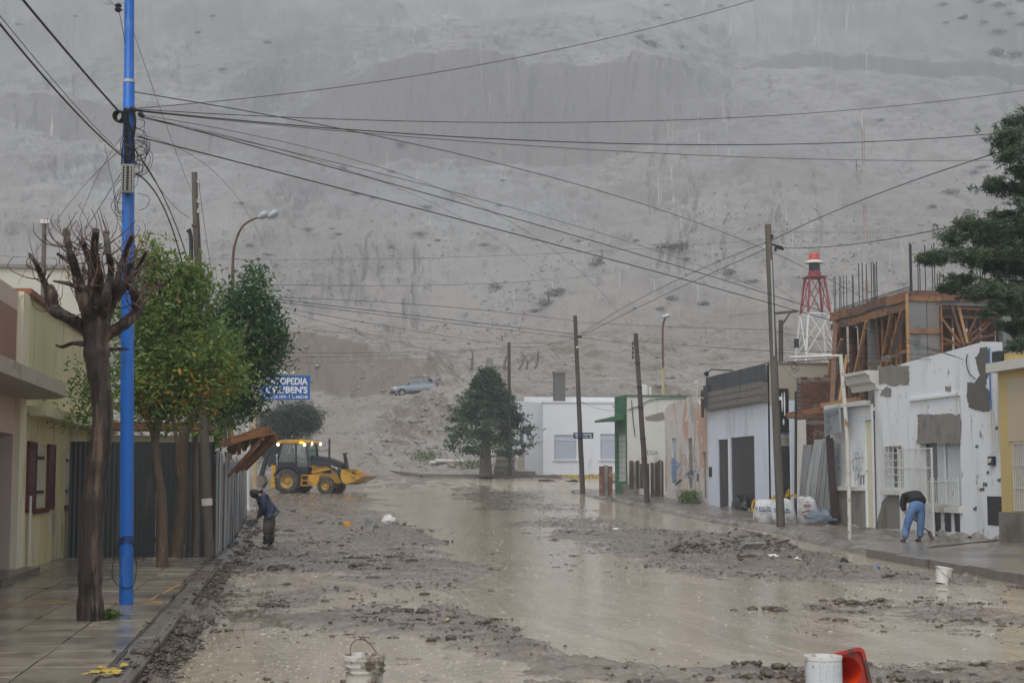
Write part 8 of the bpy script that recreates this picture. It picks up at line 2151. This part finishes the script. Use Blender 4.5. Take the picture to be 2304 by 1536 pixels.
cable('second service cable dropping from the blue pole into the leafy tree', AY(304, 338, bY_), AY(424, 590, 27.5), 460, 0, .016)
cable('slack drop wire looping from the blue pole to the wooden pole', AY(304, 334, bY_), AY(428, 490, PY), 450, 0, .008)
cable('straight thin wire from the blue pole down to the bare tree', AY(277, 382, bY_), AY(190, 520, 17.5), None, 0, .008)
cable('thin wire from above down the left of the terminal box', AY(235, 325, bY_), AY(274, 500, bY_), None, .02, .005)
cable('long steep thin wire behind the blue pole', AY(296, 60, bY_ + .4), AY(434, 440, PY), None, .05, .006)
cable('pair wire hanging from the wooden pole insulators into the trees', AY(447, 410, PY), AY(480, 640, 33), None, .05, .008)
cable('slimmer pair wire beside the wooden pole', AY(446, 455, PY), AY(456, 620, 31), None, .03, .008)
YA_ = 58.0
cable('upper far wire from the trees to the dark pole with street plate', AY(610, 668, YA_), AY(1293, 722, Yp1), 690, 0, .018)
cable('middle far wire from the trees to the dark pole with street plate', AY(612, 672, YA_), AY(1296, 752, Yp1), 718, 0, .024)
cable('lower far wire from the trees to the dark pole with street plate', AY(612, 678, YA_), AY(1297, 760, Yp1), 726, 0, .020)
cable('steep far wire from the trees down to the pole behind the conifer', AY(620, 690, YA_), AY(1145, 778, 87.4), 745, 0, .018)
cable('faint diagonal wire from the trees to the conifer top', AY(640, 700, YA_), AY(1010, 800, 95), None, 0, .014, 'cable_grey')
cable('twin far wire across the dirt bank, upper strand', AY(560, 790, 70), AY(1145, 780, 87.4), 793, 0, .018)
cable('twin far wire across the dirt bank, lower strand', AY(560, 803, 70), AY(1145, 783, 87.4), 799, 0, .016)
cable('far wire from the street-plate pole to the pole behind the conifer', AY(1296, 760, Yp1), AY(1146, 780, 87.4), 778, 0, .018)
cable('upper cable rising from the street-plate pole to the thick brown pole', AY(1303, 755, Yp1), AY(1726, 545, Yp3), 660, 0, .018)
cable('lower cable rising from the street-plate pole to the thick brown pole', AY(1305, 758, Yp1), AY(1728, 558, Yp3), 678, 0, .020)
cable('heavy cable from the thick brown pole rising to the pine', AY(1738, 540, Yp3), AY(2330, 318, 27), 440, 0, .020)
cable('heavy sagging cable from the thick brown pole to the right edge', AY(1762, 558, Yp3 - .1), AY(2360, 450, 26), 540, 0, .020)
cable('far wire from the street-plate pole to the leaning pole', AY(1303, 758, Yp1), AY(1424, 772, P2b.y), 766, 0, .018)
cable('upper far wire from the street-plate pole past the leaning pole', AY(1296, 724, Yp1), AY(1740, 742, Yp3), 733, 0, .014)
cable('wire from the leaning pole to the thick brown pole', AY(1434, 768, P2b.y), AY(1742, 790, Yp3), 778, 0, .018)
cable('low wire crossing in front of the beacon tower to the white house', AY(1742, 785, Yp3), AY(2420, 792, 34), 797, 0, .012)
cable('lower wire crossing the white house parapet', AY(1742, 792, Yp3), AY(2420, 800, 34), 808, 0, .012)
cable('third wire crossing the white house parapet', AY(1742, 745, Yp3), AY(2420, 786, 34), 783, 0, .010)
cable('faint high wire from the left trees to the thick brown pole', AY(330, 580, 45), AY(1726, 538, Yp3), 578, 0, .009, 'cable_grey')
cable('faint wire from the lamp to the hillside posts', AY(600, 640, 58), AY(1580, 560, 170), 618, 0, .02, 'cable_grey')
cable('faint wire left of the bare tree at roof level', AY(-40, 573, 30), AY(330, 582, 45), None, .05, .008, 'cable_grey')
cable('thin horizontal wire right of the thick brown pole', AY(1738, 522, Yp3), AY(2360, 520, 40), None, .02, .008, 'cable_grey')
cable('slack service wire from the street-plate pole to the green shop', AY(1306, 903, Yp1), AY(1400, 922, GY), 920, 0, .014)
cable('far horizontal wire behind the white house chimney', AY(1145, 860, 95), AY(1600, 848, 95), 856, 0, .012, 'cable_grey')

for lab, a, b, mid, r_ in (
    ('fine wire fanning from the blue pole clamp, uppermost of the fan', AY(318, 258, bY_), AY(1430, 752, P2b.y), 520, .008),
    ('fine wire fanning from the blue pole clamp, middle of the fan', AY(318, 262, bY_), AY(1300, 730, Yp1), 535, .007),
    ('fine wire from the blue pole into the far trees', AY(306, 300, bY_), AY(640, 690, 50), 470, .007),
    ('fine drop wire from the blue pole to the yellow house', AY(280, 300, bY_), AY(120, 690, 27), 470, .006),
    ('fine drop wire from the blue pole to the garage canopy', AY(280, 330, bY_), AY(40, 640, 24), 470, .006),
    ('fine far wire across the dirt track above the car', AY(640, 735, 70), AY(1296, 772, Yp1), 764, .012),
    ('fine far wire just under the twin strands', AY(620, 815, 75), AY(1145, 792, 87.4), 810, .012),
    ('fine wire from the leaning pole to the shop fascia', AY(1436, 790, P2b.y), AY(1600, 850, 60), 828, .010),
    ('fine wire from the thick brown pole to the site beam', AY(1742, 800, Yp3), AY(1850, 900, 47), 862, .008),
    ('fine wire from the thick brown pole to the beacon tower', AY(1740, 640, Yp3), AY(1815, 690, 70), 672, .009),
    ('long fine wire from the far lamp to the thick brown pole', AY(1497, 716, 96), AY(1738, 700, Yp3), 716, .010),
    ('fine wire above the corner shop roof', AY(1300, 800, Yp1), AY(1740, 812, Yp3), 818, .010)):
    cable(lab, a, b, mid, 0, r_, 'cable_grey')

# ================================================================== hillside shrubs, dead trees, posts
sh_proto = None
spots = [(1455, 100, 2.6), (1435, 88, 2.0), (1470, 108, 2.2), (1500, 20, 2.2), (1620, 25, 1.6), (1480, 45, 1.4), (1530, 108, 1.2), (2205, 15, 2.4), (2250, 22, 2.6), (2300, 10, 2.2), (2120, 28, 1.8), (2270, 45, 2.4), (2170, 62, 1.8), (2245, 88, 2.4), (2300, 70, 2.2), (2215, 75, 1.6), (2240, 125, 3.0), (2285, 128, 2.8), (2185, 12, 1.6), (2130, 60, 1.2), (2160, 45, 1.3), (1110, 650, 1.3), (1090, 560, 1.0), (985, 545, 1.0), (940, 530, 1.1), (880, 560, .9), (760, 530, 1.0), (690, 520, .9), (840, 450, 1.2), (800, 440, 1.3), (880, 390, 1.3), (960, 470, 1.1), (1120, 465, 1.0), (1130, 410, 1.0), (770, 380, 1.4), (900, 340, 1.6), (1300, 545, .9), (1500, 560, 1.6), (1530, 560, 1.6), (1640, 620, 1.2), (1690, 640, 1.0), (1345, 590, 1.4), (1340, 600, 1.1), (1240, 670, 1.5), (1225, 690, 1.4), (1260, 660, 1.1), (1200, 705, 1.0), (560, 560, 1.0), (600, 575, .8), (540, 460, .9), (1510, 680, 1.0), (1485, 705, .9), (1580, 690, 1.0), (1430, 545, .8), (2190, 395, 1.4), (2140, 440, 1.4), (2100, 470, 1.0), (2210, 380, 1.2), (2180, 480, 1.2), (1980, 275, .8), (1545, 590, .8), (445, 80, 1.4), (475, 45, 1.3), (240, 15, 1.4), (170, 45, 1.2), (40, 60, 1.3), (500, 160, 1.3), (600, 100, 1.5)]
for i, (x, y, s) in enumerate(spots):
    p = hill_seen(x, y)
    if sh_proto is None:
        r = np.random.default_rng(3); C = r.normal(size=(420, 3)) * [.55, .55, .28] + [0, 0, .32]; C[:, 2] = np.abs(C[:, 2])
        V, Q = leaf_quads(C, .22, 4, -.3, .3); sh_proto = npmesh('hill_shrub', V, Q, K['shrub'], attrs={'tint': np.repeat(r.random(420), 4)}); o = sh_proto
        pass
    else:
        o = sh_proto.copy(); COL.objects.link(o)
    zone = 'near the top right corner of the hillside' if x > 2000 and y < 200 else ('on the right slope beside the pine' if x > 2000 else ('on the crest of the bluff' if x > 1300 and y < 200 else ('at the top left behind the cables' if y < 200 else ('on the left slope above the leafy trees' if x < 640 else ('on the middle slope' if x < 1180 else 'on the slope above the dark poles')))))
    tag(o, 'low dark shrub ' + zone, 'shrub', 'shrubs ' + zone)
    s *= .75; o.location = p; o.rotation_euler = (0, 0, i * 1.7); o.scale = (s * random.uniform(.8, 1.5), s * random.uniform(.8, 1.3), s * random.uniform(.6, 1.0))
r = np.random.default_rng(23); CC = []
while len(CC) < 2200:
    x, y = r.uniform(0, 2304), r.uniform(10, 780)
    if vn(np.array([x / 160.0]), np.array([y / 60.0]), 5)[0] + r.uniform(-.25, .25) < .12: continue
    p = np.array(hill_seen(x, y)); CC.append(p + r.normal(size=(7, 3)) * [.25, .25, .10] * r.uniform(.6, 1.6) + [0, 0, .12])
CC = np.concatenate(CC); V, Q = leaf_quads(CC, .28, 24, -.3, .35)
ho_ = npmesh('hill_scrub', V, Q, K['shrub'], attrs={'tint': np.repeat(r.random(len(CC)), 4)}); kind(ho_, 'stuff', 'tiny dry tufts sprinkled over the whole hillside'); ho_['category'] = 'scrub'
# pale rocks
k0 = 0; v3, f3 = [], []
for i in range(1750):
    x, y = (r.uniform(600, 2304), r.uniform(420, 1055)) if i < 1500 else (r.uniform(690, 1060), r.uniform(880, 1055))
    p = np.array(hill_seen(x, y)); s = .10 * math.exp(r.normal(0, .55)); v = IV * (1 + r.uniform(-.3, .3, (len(IV), 1))) * [s * 1.3, s, s * .7] + p; v3.append(v); f3.append(IF + k0); k0 += len(v)
ro2 = npmesh('hill_stones', np.concatenate(v3), np.concatenate(f3), K['stone_pale']); kind(ro2, 'stuff', 'pale stones strewn over the lower hillside'); ro2['category'] = 'stones'
dt_lab = ['forked bare dead tree left of the conifer top', 'leaning dead trunk right of the thin dark pole', 'dead trunk with raking branches on the terrace', 'small dead stem in the middle of the terrace row', 'taller dead trunk at the right end of the terrace row']
for i, (x, yb_, yt, ln) in enumerate(((1060, 836, 790, 4), (1134, 832, 798, 8), (1165, 832, 796, 14), (1183, 832, 806, 2), (1202, 830, 790, 8))):
    p = hill_seen(x, yb_); Yd = p.y; t = thing('dead_tree', dt_lab[i], 'tree', tuple(p), group='dead trees on the terrace'); rr = random.Random(i + 50)
    top = AY(x + ln, yt, Yd); pth = smooth_path([p, p.lerp(top, .5) + Vector((rr.uniform(-.2, .2), 0, 0)), top], 4)
    MB().tube(pth, rads([.14, .10, .05], len(pth)), 6).build('trunk', K['bark_grey'], t, smooth=True)
    for k in range(4):
        a = p.lerp(top, .35 + .15 * k); b = a + Vector((rr.uniform(-.6, .9), rr.uniform(-.3, .3), rr.uniform(.4, .9))); MB().tube([a, a.lerp(b, .5) + Vector((.05, 0, .05)), b], [.05, .035, .012], 5).build('limb', K['bark_grey'], t)
p = hill_seen(1098, 836); q = AY(1098, 806, p.y)
o = MB().box(p.x - .3, p.y, p.z - .3, p.x + .35, p.y + .4, q.z).build('stone_pier', K['cement'], None, False, True, tuple(p)); tag(o, 'small grey stone pier behind the conifer top', 'pier')
p = hill_seen(1130, 834); o = MB().box(p.x - 1.2, p.y, p.z - .3, p.x + .8, p.y + .3, p.z + .35).build('low_wall', K['cement'], None, False, True, tuple(p)); tag(o, 'low ruined wall on the terrace behind the conifer', 'wall')
for i, (x, y0, y1) in enumerate(((1353, 582, 562), (1232, 680, 655), (895, 640, 625))):
    p = hill_seen(x, y0); q = AY(x, y1, p.y); o = MB().tube([p, q], .09, 6).build('hill_post', K['polewood_dark'], None, False, True, tuple(p)); tag(o, ['short dark post high on the middle slope', 'dark post beside the shrubs above the street-plate pole', 'small post on the left slope'][i], 'post')
for i, (x, y, w) in enumerate(((1010, 1042, .9), (985, 1046, .5))):
    p = hill_seen(x, y); o = MB().tube([p + Vector((-w, 0, .12)), p + Vector((w, .3, .10))], [.13, .1], 8).build('pale_log', K['white_dirty'], None, True, True, tuple(p)); tag(o, ['long pale log at the foot of the dirt bank', 'shorter pale log beside the long one'][i], 'log')
for i, (x, y) in enumerate(((955, 1035), (1062, 1055))):
    p = np.array(hill_seen(x, y)); r = np.random.default_rng(60 + i); C = p + r.normal(size=(260, 3)) * [.6, .4, 0] + r.random((260, 1)) * [0, 0, .5]
    V, Q = leaf_quads(C, .35, 61, -1.0, .12); o = npmesh('grass_clump', V, Q, K['grass'], attrs={'tint': np.repeat(r.random(260), 4)}, origin=tuple(p)); tag(o, ['yellow-green grass at the foot of the dirt bank', 'dry yellow grass left of the conifer trunk'][i], 'grass')

# ================================================================== rain haze
hz = MB().box(-420, -60, -1.4, 520, 790, 310).build('haze', None)
kind(hz, 'stuff', 'grey rain haze veiling the hillside'); hz['category'] = 'haze'
hm = bpy.data.materials.new('rain_haze'); hm.use_nodes = True; hn = hm.node_tree; hn.nodes.clear()
ho2 = hn.nodes.new('ShaderNodeOutputMaterial'); hv = hn.nodes.new('ShaderNodeVolumePrincipled')
hv.inputs['Color'].default_value = (.68, .73, .78, 1); hv.inputs['Density'].default_value = .0012; hv.inputs['Anisotropy'].default_value = .1
hn.links.new(hv.outputs[0], ho2.inputs['Volume']); hz.data.materials.append(hm)
